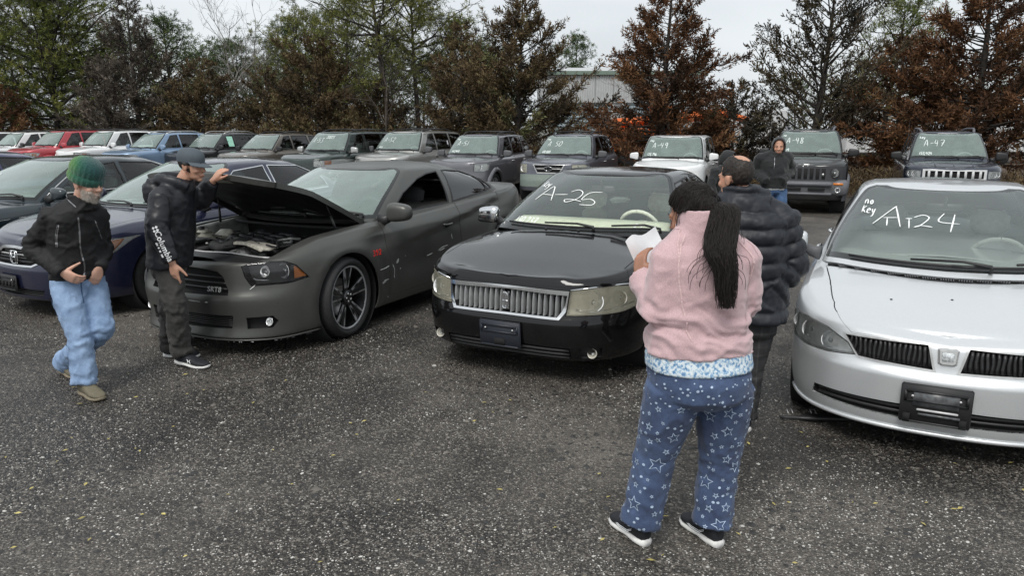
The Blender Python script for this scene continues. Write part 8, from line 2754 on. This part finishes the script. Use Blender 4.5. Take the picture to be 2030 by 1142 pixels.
def soil_mat():
 m, nt, b = newmat('needle_litter')
 tc = objcoord(nt)
 a = N(nt, 'ShaderNodeTexNoise', Scale=1.2, Detail=8., Roughness=.7); nt.links.new(tc, a.inputs['Vector'])
 nt.links.new(ramp(nt, a.outputs['Fac'], [(.3, (.030, .020, .013)), (.5, (.062, .040, .024)), (.7, (.10, .075, .045))]), b.inputs['Base Color'])
 b.inputs['Roughness'].default_value = .95
 bp = N(nt, 'ShaderNodeBump', Strength=.8, Distance=.06); nt.links.new(a.outputs['Fac'], bp.inputs['Height']); nt.links.new(bp.outputs['Normal'], b.inputs['Normal'])
 return m
M['soil'] = soil_mat()
def fast_mesh(name, V, F, mat, parent=None, smooth=False, attr=None):
 """V (n,3), F (m,k) arrays of one face size"""
 me = bpy.data.meshes.new(name)
 V = np.asarray(V, np.float32); F = np.asarray(F, np.int32)
 m, k = F.shape
 me.vertices.add(len(V)); me.vertices.foreach_set('co', V.ravel())
 me.loops.add(m * k); me.loops.foreach_set('vertex_index', F.ravel())
 me.polygons.add(m)
 me.polygons.foreach_set('loop_start', np.arange(0, m * k, k, dtype=np.int32))
 me.polygons.foreach_set('loop_total', np.full(m, k, np.int32))
 if attr is not None:
  a = me.attributes.new('tone', 'FLOAT', 'POINT')
  a.data.foreach_set('value', np.asarray(attr, np.float32))
 me.update(calc_edges=True)
 return link(name, me, mat, parent, smooth)
g_ = fast_mesh('ground', [(-500, -200, 0), (500, -200, 0), (500, 900, 0), (-500, 900, 0)], [(0, 1, 2, 3)], M['ground'])
g_['kind'] = 'structure'
# forest floor beyond the back row, edge roughly along the row
ex = np.linspace(-120, 120, 97)
def lot_edge(x): return 15.9 + (9.15 - x) * .47 + 4.6
fr_ = [(x, lot_edge(x) + 1.2 * noise.noise(Vector((x * .3, 0, 0))) + .5 * noise.noise(Vector((x * 1.3, 4, 0))), .012) for x in ex]
bk_ = [(x, 600, .012) for x in ex]
n_ = len(ex)
fl_ = mesh('forest_floor', fr_ + bk_, [(i, i + 1, n_ + i + 1, n_ + i) for i in range(n_ - 1)], M['soil'], None, False)
fl_['kind'] = 'structure'
def pebbles(name, n, size, mat, seed, ymin=1.6, ymax=9., spread=1.0, zk=.55):
 r = np.random.default_rng(seed)
 # even in the picture: density falls with distance
 y = ymin * (ymax / ymin) ** r.random(n)
 x = (r.random(n) * 2 - 1) * (.78 * y + .5)
 clump = np.array([noise.noise(Vector((a * .9, b * .9, seed))) for a, b in zip(x, y)])
 keep = clump * 1.6 + r.normal(0, .30, n) > -.10
 x, y = x[keep], y[keep]; n = len(x)
 s = size * np.exp(r.normal(0, .42, n)) * (.8 + .06 * y)
 base = np.array([(1, 0, 0), (.3, .95, 0), (-.8, .6, 0), (-.8, -.6, 0), (.3, -.95, 0), (.1, 0, .9)])
 V = base[None] * (1 + r.normal(0, .18, (n, 6, 3)))
 a = r.random(n) * 6.28
 ca, sa = np.cos(a), np.sin(a)
 st = .6 + .5 * r.random(n)
 X = V[:, :, 0] * s[:, None]; Y = V[:, :, 1] * (s * st)[:, None]; Z = V[:, :, 2] * (s * zk)[:, None]
 W = np.stack([X * ca[:, None] - Y * sa[:, None] + x[:, None], X * sa[:, None] + Y * ca[:, None] + y[:, None], np.maximum(Z, 0) + .0005], 2)
 f = np.array([(0, 1, 5), (1, 2, 5), (2, 3, 5), (3, 4, 5), (4, 0, 5)])
 F = (f[None] + 6 * np.arange(n)[:, None, None]).reshape(-1, 3)
 o = fast_mesh(name, W.reshape(-1, 3), F, mat)
 o['kind'] = 'stuff'
 return o
M['stone_pale'] = plain('pale_stone', (.50, .485, .45), .6, var=.3, scale=3)
M['stone_grit'] = plain('pale_grit', (.30, .285, .26), .6, var=.4, scale=3)
M['stone_mid'] = plain('mid_stone', (.125, .115, .10), .5, var=.4, scale=3)
M['stone_dark'] = plain('dark_stone', (.028, .027, .026), .38, var=.4, scale=3)
pebbles('gravel', 36000, .0032, M['stone_pale'], 3)
pebbles('gravel', 30000, .0024, M['stone_grit'], 11, 1.6, 6.)
pebbles('gravel', 26000, .0062, M['stone_mid'], 5)
pebbles('gravel', 22000, .0075, M['stone_dark'], 8)
def leaves():
 r = random.Random(6); mb = MB()
 spots = [(1640, 955), (735, 975), (260, 865), (850, 1040)]
 for k in range(190):
  y = 1.9 * (9 / 1.9) ** r.random(); x = r.uniform(-.75, .75) * y
  s = r.uniform(.009, .022); a = r.uniform(0, 6.28)
  d = Vector((math.cos(a), math.sin(a), 0)); e = Vector((-d.y, d.x, 0))
  c = Vector((x, y, .010))
  mb.add([c - d * s, c + e * s * .45 + Vector((0, 0, .004)), c + d * s + Vector((0, 0, .003)), c - e * s * .45 + Vector((0, 0, .002))], [(0, 1, 2), (0, 2, 3)])
 o = mb.build('fallen_leaves', plain('yellow_leaf', (.42, .36, .12), .7, var=.4, scale=5), None, False)
 o['kind'] = 'stuff'
leaves()
# the dark trim strip fallen from the silver car
def strip():
 m = MB(); pts = [(1.72, 4.50, .018), (1.95, 4.46, .030), (2.2, 4.44, .034), (2.5, 4.46, .03), (2.75, 4.52, .02)]
 m.tube(smooth_line(pts, 4), [.016] * 3 + [.034] * 10 + [.03] * 4, 8, flat=.5)
 o = m.build('trim_strip', M['black'])
 tag(o, 'black plastic trim strip lying on the gravel beneath the silver car', 'trim strip')
 cl = MB()
 for x in (1.80, 1.95): cl.tube([(x - .015, 4.53, .03), (x - .015, 4.56, .045), (x + .015, 4.56, .045), (x + .015, 4.53, .03)], .004, 5)
 cl.build('clip', M['silverplastic'], o)
strip()
# ------------------------------------------------------------------ trees
def foliage_mat(name, stops, rough=.85, trans=.25):
 m, nt, b = newmat(name)
 at_ = N(nt, 'ShaderNodeAttribute', attribute_name='tone')
 no = N(nt, 'ShaderNodeTexNoise', Scale=.9, Detail=4.); nt.links.new(objcoord(nt), no.inputs['Vector'])
 ad = N(nt, 'ShaderNodeMath', operation='MULTIPLY_ADD'); nt.links.new(no.outputs['Fac'], ad.inputs[0]); ad.inputs[1].default_value = .7
 nt.links.new(at_.outputs['Fac'], ad.inputs[2])
 nt.links.new(ramp(nt, ad.outputs[0], stops), b.inputs['Base Color'])
 b.inputs['Roughness'].default_value = rough
 b.inputs['Specular IOR Level'].default_value = .25
 return m
M['rust_cedar'] = foliage_mat('rust_brown_sprays', [(.25, (0.046, 0.025, 0.014)), (.55, (0.112, 0.054, 0.027)), (.85, (0.185, 0.092, 0.043)), (1.15, (0.215, 0.128, 0.062))])
M['dark_cedar'] = foliage_mat('dark_brown_green_sprays', [(.25, (0.025, 0.023, 0.016)), (.55, (0.059, 0.046, 0.029)), (.85, (0.093, 0.074, 0.042)), (1.15, (0.116, 0.105, 0.056))])
M['brown_cedar'] = foliage_mat('brown_sprays', [(.25, (0.041, 0.032, 0.021)), (.55, (0.102, 0.070, 0.037)), (.85, (0.152, 0.112, 0.056)), (1.15, (0.137, 0.144, 0.065))])
M['grey_cedar'] = foliage_mat('grey_brown_sprays', [(.25, (0.041, 0.034, 0.028)), (.6, (0.102, 0.086, 0.068)), (1.0, (0.179, 0.150, 0.120))])
M['pine'] = foliage_mat('pine_needles', [(.25, (0.030, 0.040, 0.013)), (.55, (0.082, 0.109, 0.026)), (.85, (0.165, 0.179, 0.040)), (1.15, (0.247, 0.233, 0.065))])
M['pine_yellow'] = foliage_mat('yellowish_pine_needles', [(.25, (0.035, 0.043, 0.015)), (.55, (0.112, 0.123, 0.033)), (.85, (0.191, 0.194, 0.054)), (1.15, (0.271, 0.245, 0.091))])
M['pine_far'] = foliage_mat('far_pine_needles', [(.25, (0.031, 0.046, 0.024)), (.6, (0.077, 0.112, 0.046)), (1.0, (0.136, 0.179, 0.074))])
M['bark'] = plain('bark', (.06, .048, .038), .9, var=.45, scale=9, bump=.6)
M['bark_dark'] = plain('dark_bark', (.04, .034, .028), .9, var=.45, scale=9, bump=.6)
M['bark_grey'] = plain('grey_bark', (.22, .205, .185), .85, var=.35, scale=12, bump=.3)
def unit(a): return a / np.maximum(np.linalg.norm(a, axis=-1, keepdims=True), 1e-9)
def blades(P, D, L, W, r, tone, bend=.25):
 """little pointed leaves: base points, directions, lengths, widths > verts, faces, tones (two triangles each)"""
 n = len(P)
 rnd = unit(r.normal(size=(n, 3)))
 S = unit(np.cross(D, rnd)) * (W / 2)[:, None]
 mid = P + D * (L * .45)[:, None]
 tip = P + unit(D + rnd * bend) * L[:, None]
 V = np.stack([P, mid + S, tip, mid - S], 1).reshape(-1, 3)
 F = (np.arange(n)[:, None] * 4 + np.array([0, 1, 2, 3])[None])
 return V, F, np.repeat(tone, 4)
def cedar(name_mat, x, y, h, r0, seed, label, cat='tree', nb=130, upsweep=.25, dens=1., lean=(0, 0), bare=.0, top_open=.0, group=None, droop=.0, crown0=.10, bm='bark_dark', leaf=1., shape=.75):
 r = np.random.default_rng(seed)
 root = empty('cedar_tree', (x, y, 0), 0, label, cat, group)
 tk = MB()
 tr = [(lean[0] * t * h + .10 * math.sin(3 * t + seed), lean[1] * t * h + .08 * math.cos(4 * t + seed), h * t) for t in np.linspace(0, 1, 9)]
 tk.tube(tr, [max(.012, .17 * (h / 7) * (1 - .93 * t)) for t in np.linspace(0, 1, 9)], 8)
 trA = np.array(tr)
 BP = []; BD = []; BL = []; tone = []
 nb = int(nb * .85)
 for b in range(nb):
  t = crown0 + (1 - crown0) * (b + r.random()) / nb
  t = min(t, .99)
  k = t * 8; i = min(int(k), 7)
  p0 = trA[i] + (trA[i + 1] - trA[i]) * (k - i)
  az = b * 2.4 + r.normal(0, .5)
  rel = (1 - t) ** shape * (.75 + .5 * r.random())
  if t < .22: rel *= .75 + 1.1 * t
  Lb = r0 * rel + .22
  if r.random() < .09: Lb *= 1.35
  el = upsweep + .35 * t + r.normal(0, .14)
  d = np.array([math.cos(az) * math.cos(el), math.sin(az) * math.cos(el), math.sin(el)])
  ns = 7
  s = np.linspace(0, 1, ns)
  curve = p0 + np.outer(s * Lb, d) + np.outer(s ** 2 * Lb * (.16 - droop), [0, 0, 1]) + np.cumsum(r.normal(0, .025 * Lb, (ns, 3)), 0) * s[:, None]
  if Lb > .5: tk.tube([tuple(c) for c in curve], [max(.005, .028 * (Lb / 2) * (1 - .8 * q)) for q in s], 4, cap=False)
  if r.random() < bare: continue
  # sprays: side twigs along the branch, each with feathery blades
  m = int(max(7, 17 * Lb) * dens)
  q = .22 + .78 * r.random(m) ** .62
  kk = q * (ns - 1); ii = np.minimum(kk.astype(int), ns - 2)
  bp = curve[ii] + (curve[ii + 1] - curve[ii]) * (kk - ii)[:, None]
  bd = unit(curve[ii + 1] - curve[ii])
  sd = unit(np.cross(bd, unit(r.normal(size=(m, 3)))))
  tl = (.16 + .30 * r.random(m)) * (1.15 - .6 * q) * min(1.4, .55 + Lb * .4)
  td = unit(bd * (.7 + .6 * r.random(m))[:, None] + sd * (.65 + .3 * r.random(m))[:, None] + np.array([0, 0, .22 - droop]))
  tn = r.normal(0, .19) + r.normal(0, .08, m)
  nb_ = 9
  w = (np.arange(nb_) + .5) / nb_
  P = bp[:, None] + td[:, None] * (tl[:, None] * w[None])[..., None]
  DD = unit(td[:, None] * .8 + unit(r.normal(size=(m, nb_, 3))) * .75 + np.array([0, 0, .12 - droop]))
  BP.append(P.reshape(-1, 3)); BD.append(DD.reshape(-1, 3))
  BL.append(np.repeat(tl * .28 + .048, nb_)); tone.append(np.repeat(tn, nb_) + r.normal(0, .05, m * nb_))
 P = np.concatenate(BP); D = np.concatenate(BD); L = np.concatenate(BL) * (.7 + .6 * r.random(len(P))) * leaf
 tn = np.concatenate(tone) + .22
 V, F, T = blades(P, D, L, L * (.22 + .12 * r.random(len(P))), r, tn)
 fast_mesh('crown', V, F, M[name_mat], root, False, T)
 tk.build('trunk', M[bm], root)
 return root
def pine(name_mat, x, y, h, r0, seed, label, cat='pine', c0=.35, nb=46, tufts=13, nl=15, lean=(0, 0), group=None, bm='bark_dark', flat=.5, needle=.17, trunk=.15, name='pine_tree'):
 r = np.random.default_rng(seed)
 root = empty(name, (x, y, 0), 0, label, cat, group)
 tk = MB()
 tr = np.array([(lean[0] * t * h + .22 * math.sin(2.3 * t + seed), lean[1] * t * h + .18 * math.cos(2.9 * t + seed), h * t) for t in np.linspace(0, 1, 10)])
 tk.tube([tuple(c) for c in tr], [max(.02, trunk * (h / 8) * (1 - .85 * t)) for t in np.linspace(0, 1, 10)], 9)
 P = []; U = []; tone = []
 qmin = .12 if c0 < .2 else .33
 for b in range(nb):
  t = c0 + (1 - c0) * ((b + r.random()) / nb) ** .9
  t = min(t, .985)
  k = t * 9; i = min(int(k), 8)
  p0 = tr[i] + (tr[i + 1] - tr[i]) * (k - i)
  az = b * 2.4 + r.normal(0, .7)
  prof = math.sin(math.pi * min(1, (.16 + (t - c0) / (1 - c0) * .84))) ** .6
  Lb = r0 * prof * (.55 + .6 * r.random())
  el = .05 + .55 * (t - c0) / (1 - c0) + r.normal(0, .22)
  d = np.array([math.cos(az) * math.cos(el), math.sin(az) * math.cos(el), math.sin(el)])
  ns = 7; s = np.linspace(0, 1, ns)
  curve = p0 + np.outer(s * Lb, d) + np.outer(s ** 2 * Lb * .22, [0, 0, 1]) + np.cumsum(r.normal(0, .055 * Lb, (ns, 3)), 0) * s[:, None]
  tk.tube([tuple(c) for c in curve], [max(.006, .034 * (Lb / 2) * (1 - .8 * q)) for q in s], 5, cap=False)
  m = int(max(5, 1.5 * tufts * (.4 + .6 * Lb / r0)))
  q = qmin + (1 - qmin) * r.random(m) ** .7
  kk = q * (ns - 1); ii = np.minimum(kk.astype(int), ns - 2)
  bp = curve[ii] + (curve[ii + 1] - curve[ii]) * (kk - ii)[:, None]
  off = r.normal(0, 1, (m, 3)) * np.array([.30, .30, .17]) * (.5 + Lb * .38)
  tp = bp + off
  for j in range(0, m, 3): tk.tube([tuple(bp[j]), tuple((bp[j] + tp[j]) / 2 + [0, 0, -.02]), tuple(tp[j])], [.012, .009, .006], 4, cap=False)
  P.append(tp); U.append(unit(off * .5 + d * .5 + np.array([0, 0, .55]))); tone.append(r.normal(0, .10) + r.normal(0, .07, m))
 P = np.concatenate(P); U = np.concatenate(U); tone = np.concatenate(tone)
 m = len(P)
 D = unit(U[:, None] * .75 + unit(r.normal(size=(m, nl, 3))))
 B = P[:, None] + U[:, None] * (r.random((m, nl, 1)) * .10 - .05) + r.normal(0, .035, (m, nl, 3))
 L = needle * (.7 + .6 * r.random((m, nl)))
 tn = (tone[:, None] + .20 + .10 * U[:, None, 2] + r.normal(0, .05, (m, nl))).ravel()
 L = L.ravel()
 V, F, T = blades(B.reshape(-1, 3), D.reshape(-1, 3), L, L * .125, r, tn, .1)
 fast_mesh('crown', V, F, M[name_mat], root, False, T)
 tk.build('trunk', M[bm], root)
 return root
def bare_tree(x, y, h, seed, label, group=None, spread=.5, mat='bark_grey', trunk=.11, lean=0.):
 r = random.Random(seed)
 root = empty('bare_tree', (x, y, 0), 0, label, 'tree', group)
 tk = MB(); br = MB()
 def grow(p, d, L, rad, depth, mb):
  n = 6
  pts = [p]
  for i in range(n):
   d = (d + Vector((r.gauss(0, .12), r.gauss(0, .12), r.gauss(.03, .08)))).normalized()
   pts.append(pts[-1] + d * L / n)
  mb.tube([tuple(q) for q in pts], [max(.004, rad * (1 - .55 * i / n)) for i in range(n + 1)], 5 if depth < 2 else 3, cap=False)
  if depth >= 5 or rad < .004: return
  for k in range(r.choice((3, 3, 4)) if depth else 5):
   i = r.randint(2, n)
   a = r.uniform(0, 6.28); tilt = r.uniform(.35, .95) * spread * 1.6
   e = d.orthogonal().normalized(); e2 = d.cross(e)
   nd = (d * math.cos(tilt) + (e * math.cos(a) + e2 * math.sin(a)) * math.sin(tilt)).normalized()
   grow(pts[i], nd, L * r.uniform(.55, .75), rad * r.uniform(.45, .6), depth + 1, br)
 grow(Vector((0, 0, 0)), Vector((lean, 0, 1)).normalized(), h * .45, trunk, 0, tk)
 tk.build('trunk', M[mat], root); br.build('branches', M[mat], root)
 return root
def px(u, y):      # bearing of a picture column at depth y
 return (u - 1015) / 1475 * y * 1.0
G1, G2, G3 = 'browned cedars behind the back row', 'pines behind the lot', 'far pines beyond the lot'
# front line of cedars, right to left
cedar('rust_cedar', px(1308, 24.6), 24.6, 6.6, 2.75, 11, 'rust-brown cedar standing behind the white boxy wagon', group=G1, nb=170, upsweep=.02, dens=1.4, shape=.95, leaf=.95)
cedar('dark_cedar', px(1600, 23.5), 23.5, 6.6, 2.6, 12, 'sparse dark cedar with upswept branches behind the black boxy off-roader', group=G1, nb=105, upsweep=.45, dens=.75, shape=.66, leaf=.9, lean=(.03, 0))
cedar('rust_cedar', px(1905, 22.5), 22.5, 6.9, 2.9, 13, 'large rust-brown cedar behind the navy off-roader', group=G1, nb=175, upsweep=.05, dens=1.4, shape=.85, leaf=.92)
cedar('rust_cedar', px(2090, 23.5), 23.5, 5.6, 2.3, 14, 'rust-brown cedar cut off by the right edge of the photo', group=G1, nb=110, upsweep=.1, dens=1.1)
cedar('rust_cedar', px(1765, 25.5), 25.5, 4.6, 2.6, 15, 'low spreading rust-brown cedar between the two off-roaders at right', group=G1, nb=100, upsweep=.0, dens=1.2, crown0=.05)
cedar('dark_cedar', px(1450, 27), 27, 3.3, 1.9, 16, 'low dark cedar to the right of the white boxy wagon', group=G1, nb=80, upsweep=.1, dens=1.2, crown0=.05)
cedar('brown_cedar', px(1030, 27), 27, 6.35, 2.5, 17, 'tall dark brown cedar with a ragged double tip behind the steel grey off-roader', group=G1, nb=160, upsweep=.18, dens=1.25, shape=.78)
cedar('brown_cedar', px(915, 29), 29, 5.5, 1.9, 18, 'dull brown cedar behind the silver off-roader', group=G1, nb=130, upsweep=.2, dens=1.1)
cedar('brown_cedar', px(640, 34), 34, 5.6, 2.6, 19, 'reddish-brown cedar behind the dark green off-roader', group=G1, nb=150, upsweep=.22, dens=1.15)
cedar('brown_cedar', px(545, 36), 36, 4.4, 2.2, 20, 'low brown cedar behind the taupe crossover', group=G1, nb=100, upsweep=.2, dens=1.1, crown0=.05)
cedar('grey_cedar', px(295, 37), 37, 7.9, 2.4, 21, 'tall grey-brown cedar behind the light blue off-roader', group=G1, nb=150, upsweep=.15, dens=1.1)
cedar('grey_cedar', px(235, 35), 35, 4.9, 1.8, 22, 'low grey-brown cedar behind the white off-roader with visors', group=G1, nb=100, upsweep=.2, dens=1.1, crown0=.05)
cedar('brown_cedar', px(420, 36.5), 36.5, 4.9, 2.6, 23, 'low olive-brown cedar behind the charcoal crossover', group=G1, nb=110, upsweep=.15, dens=1.1, crown0=.05)
cedar('rust_cedar', px(25, 37.5), 37.5, 3.7, 2.0, 24, 'low rust-brown cedar at the left edge behind the white car', group=G1, nb=100, upsweep=.2, dens=1.1, crown0=.05)
cedar('brown_cedar', px(745, 33), 33, 3.6, 2.0, 25, 'low brown cedar behind the silver off-roader, left of the pine trunks', group=G1, nb=100, upsweep=.2, dens=1.1, crown0=.05)
# pines
pine('pine', px(130, 40), 40, 8.8, 4.6, 31, 'broad bushy green pine above the red off-roader', group=G2, c0=.06, nb=125, tufts=36, nl=15, needle=.20)
pine('pine', px(-10, 42), 42, 9.3, 4.0, 32, 'tall green pine at the left edge of the photo', group=G2, c0=.16, nb=70, tufts=26, nl=12, needle=.20)
pine('pine_yellow', px(775, 33), 33, 8.0, 3.0, 33, 'tall open pine with a bare leaning trunk behind the dark green off-roader', group=G2, c0=.40, nb=56, tufts=19, lean=(-.05, 0), bm='bark_dark', trunk=.20)
pine('pine_yellow', px(835, 35), 35, 8.4, 2.9, 34, 'tall open pine with a thin straight trunk right of the leaning one', group=G2, c0=.40, nb=54, tufts=19, trunk=.14)
pine('pine', px(905, 37), 37, 6.6, 2.7, 35, 'dense green pine behind the dull brown cedar', group=G2, c0=.30, nb=50, tufts=16)
pine('pine', px(700, 38), 38, 7.3, 2.4, 36, 'slim green pine left of the open pines', group=G2, c0=.38, nb=44, tufts=14)
pine('pine_yellow', px(610, 38), 38, 6.9, 2.5, 46, 'yellow-green pine rising behind the reddish-brown cedar', group=G2, c0=.25, nb=44, tufts=16)
pine('pine', px(665, 40), 40, 7.4, 2.6, 47, 'rounded green pine between the reddish-brown cedar and the open pines', group=G2, c0=.25, nb=46, tufts=16)
pine('pine', px(1740, 31), 31, 6.4, 2.7, 37, 'round light green pine showing between the cedars at right', group=G2, c0=.15, nb=56, tufts=18)
pine('pine_far', px(480, 44), 44, 6.3, 2.3, 38, 'slender dark pine beside the bare grey tree', group=G2, c0=.35, nb=46, tufts=15, needle=.2)
pine('pine_far', px(585, 43), 43, 7.1, 2.2, 39, 'pointed dark pine left of the reddish-brown cedar', group=G2, c0=.30, nb=46, tufts=15, needle=.2)
pine('pine_far', px(365, 44), 44, 7.7, 2.7, 40, 'dark pine behind the bare grey tree', group=G2, c0=.30, nb=50, tufts=15, needle=.2)
pine('pine_far', px(975, 36), 36, 5.4, 2.2, 41, 'yellow-green pine just left of the tall ragged cedar', group=G2, c0=.25, nb=44, tufts=15)
pine('pine_far', px(1138, 60), 60, 8.6, 2.4, 42, 'small pale green pine above the metal building', group=G2, c0=.35, nb=40, tufts=14, needle=.24)
bare_tree(px(425, 40), 40, 8.6, 3, 'bare pale grey tree with fine upright branches left of centre', spread=.55)
bare_tree(px(500, 38.5), 38.5, 6.2, 9, 'bare tree with a curved pale limb behind the taupe crossover', spread=.7, lean=.35)
bare_tree(px(770, 31), 31, 6.5, 14, 'bare dark sapling among the pine trunks', spread=.5, mat='bark', trunk=.06)
bare_tree(px(1345, 25.5), 25.5, 5.2, 17, 'thin bare tree behind the rust-brown cedar', spread=.5, trunk=.05)
# far pines, each its own tree
rr_ = random.Random(21)
k_ = 0
for u, d, h in ((-30, 62, 9.5), (60, 58, 9.5), (190, 60, 9.3), (255, 56, 8.2), (330, 62, 8.2), (400, 58, 7.2), (440, 64, 7.2), (520, 60, 6.0), (560, 66, 7.2), (620, 58, 6.6), (670, 62, 6.6), (735, 54, 6.4), (790, 60, 7), (850, 56, 6.6), (930, 58, 6.4), (995, 54, 5.6)):
 pine('pine_far', px(u, d), d, h, 3.4, 60 + k_, 'far dark pine in the wood behind the left half of the lot', group=G3, c0=.14, nb=40, tufts=13, nl=7, needle=.32, trunk=.14)
 k_ += 1
for i_, (u, d, h) in enumerate(((1560, 62, 5.5), (1690, 58, 5.0), (1850, 60, 5.6), (1980, 57, 6.0), (2080, 60, 6))):
 pine('pine_far', px(u, d), d, h, 3., 90 + i_, 'far dark pine in the wood behind the right half of the lot', group='far pines at right', c0=.12, nb=34, tufts=12, nl=7, needle=.32)
# dark undergrowth along the edge of the lot: nobody could count its twigs
def undergrowth(name, x0, x1, off, h, n, mat, seed, depth=3.):
 r = np.random.default_rng(seed)
 x = x0 + (x1 - x0) * r.random(n)
 y = np.array([lot_edge(a) for a in x]) + off + depth * r.random(n)
 hz = h * (.35 + .65 * np.array([.5 + .5 * noise.noise(Vector((a * .7, b * .4, seed))) for a, b in zip(x, y)]))
 z = hz * r.random(n) ** 1.1
 P = np.stack([x, y, z], 1)
 D = unit(r.normal(size=(n, 3)) + np.array([0, 0, .9]))
 L = .10 + .16 * r.random(n)
 V, F, T = blades(P, D, L, L * .14, r, .2 + r.normal(0, .15, n))
 o = fast_mesh(name, V, F, M[mat], None, False, T); o['kind'] = 'stuff'
undergrowth('undergrowth', -30, 1.5, 1.2, 2.6, 36000, 'brown_cedar', 4, 5.)
undergrowth('undergrowth', 1., 16, .3, .8, 22000, 'brown_cedar', 5, 3.)
undergrowth('undergrowth', -34, 2, 9., 4.2, 26000, 'pine_far', 6, 6.)
# ------------------------------------------------------------------ metal building and the orange machine behind the cedars
M['siding'] = plain('pale_metal_siding', (.47, .485, .485), .5, .1, var=.08, scale=2)
M['shutter'] = plain('blue_grey_shutter', (.19, .24, .26), .5, .2, var=.1, scale=3)
M['orange'] = plain('orange_machine_paint', (.62, .13, .02), .45, var=.15, scale=4)
M['roof_trim'] = plain('green_roof_trim', (.16, .22, .18), .5)
def building():
 D0 = 46
 x0, x1 = px(1070, D0), px(1385, D0)
 b = empty('metal_building', ((x0 + x1) / 2, D0, 0), 0, 'pale metal-sided building with a roller door behind the brown cedars', 'building')
 w = (x1 - x0) / 2; H = 5.0
 MB().box((0, 4.1, H / 2), (2 * w - .1, 8, H)).build('wall', M['siding'], b, False)
 # ribbed siding: upright panels of ribs
 n = int(2 * w / 1.0)
 for k in range(n):
  xa = -w + 2 * w * k / n; xb = -w + 2 * w * (k + 1) / n
  m = MB(); v = []; cnt = 8
  for i in range(cnt * 2):
   x = xa + (xb - xa) * i / (cnt * 2 - 1)
   yy = .0 if (i // 1) % 2 else -.045
   v += [(x, yy, 0 if k % 9 > 5 or k < 0 else 3.35), (x, yy, H)]
  m.add(v, [(2 * i, 2 * i + 2, 2 * i + 3, 2 * i + 1) for i in range(cnt * 2 - 1)])
  m.build('siding_panel', M['siding'], b, False)
 for k in range(int(2 * w / 4.5)):
  xc = -w + 2.4 + 4.5 * k
  d = MB(); v = []
  nn = 26
  for i in range(nn):
   z = 3.3 * i / (nn - 1)
   v += [(xc - 1.8, -.02 - .05 * (i % 2), z), (xc + 1.8, -.02 - .05 * (i % 2), z)]
  d.add(v, [(2 * i, 2 * i + 1, 2 * i + 3, 2 * i + 2) for i in range(nn - 1)])
  dr = d.build('roller_door', M['shutter'], b, False)
  MB().box((xc - 1.95, -.05, 1.65), (.22, .12, 3.3)).build('door_frame', M['siding'], b, False)
  MB().box((xc + 1.95, -.05, 1.65), (.22, .12, 3.3)).build('door_frame', M['siding'], b, False)
 MB().box((0, -.06, H + .08), (2 * w + .2, .3, .22)).build('roof_edge', M['roof_trim'], b, False)
 MB().add([(-w - .1, -.2, H + .19), (w + .1, -.2, H + .19), (w + .1, 4.1, H + .7), (-w - .1, 4.1, H + .7), (w + .1, 8.3, H + .19), (-w - .1, 8.3, H + .19)], [(0, 1, 2, 3), (3, 2, 4, 5)]).build('roof', M['siding'], b, False)
building()
def machine():
 D0 = 36
 b = empty('lift_truck', (px(1300, D0), D0, 0), R(6), 'orange telescopic lift truck parked behind the rust-brown cedar', 'lift truck')
 MB().box((0, 0, 1.05), (4.6, 1.7, .7), bev=.12).box((-1.5, 0, 1.6), (1.4, 1.6, .5), bev=.1).build('chassis', M['orange'], b, sharp=30)
 MB().tube([(-2.2, .1, 2.05), (3.3, .1, 2.55)], .24, 4).tube([(3.2, .1, 2.54), (4.4, .1, 2.2)], .17, 4).build('boom', M['orange'], b, False)
 c = MB()
 for x in (-.5, .75):
  for y in (-.85, -.05): c.tube([(x, y, 1.35), (x + .05, y, 2.75)], .05, 5)
 c.box((.12, -.45, 2.80), (1.4, .95, .08), bev=.02)
 cb = c.build('cab', M['orange'], b, False)
 MB().box((.12, -.45, 2.1), (1.15, .8, 1.2)).build('cab_glass', M['tint_glass'], cb, False)
 for x in (-1.5, 1.55):
  for y in (-.9, .9):
   w_ = MB().lathe([(.25, -.2), (.6, -.2), (.68, -.12), (.68, .12), (.6, .2), (.25, .2)], 20, 'y', (x, y, .68)).build('wheel', M['rubber'], b)
   MB().lathe([(.26, -.15), (.26, .15)], 16, 'y', (x, y, .68)).build('rim', M['orange'], w_)
machine()
def trailer():
 for u, d, ln, label in ((1725, 40, 4.5, 'white box trailer half hidden behind the low cedar at right'), (1480, 44, 3.2, 'white box trailer beside the metal building'), (1950, 41, 5., 'white box trailer behind the large cedar at the right edge')):
  b = empty('box_trailer', (px(u, d), d, 0), R(5), label, 'trailer')
  MB().box((0, 0, 1.75), (ln, 2.1, 2.3), bev=.05).build('box', M['white_plastic'], b, False)
  MB().box((0, 0, .52), (ln * .96, 1.9, .12)).build('chassis', M['black'], b, False)
  for s in (-1, 1):
   MB().lathe([(.12, -.1), (.32, -.1), (.36, -.06), (.36, .06), (.32, .1), (.12, .1)], 16, 'y', (-.1, s * 1.0, .36)).build('wheel', M['rubber'], b)
  MB().tube([(ln / 2, 0, .5), (ln / 2 + 1.0, 0, .45)], .05, 6).build('drawbar', M['black'], b)
trailer()
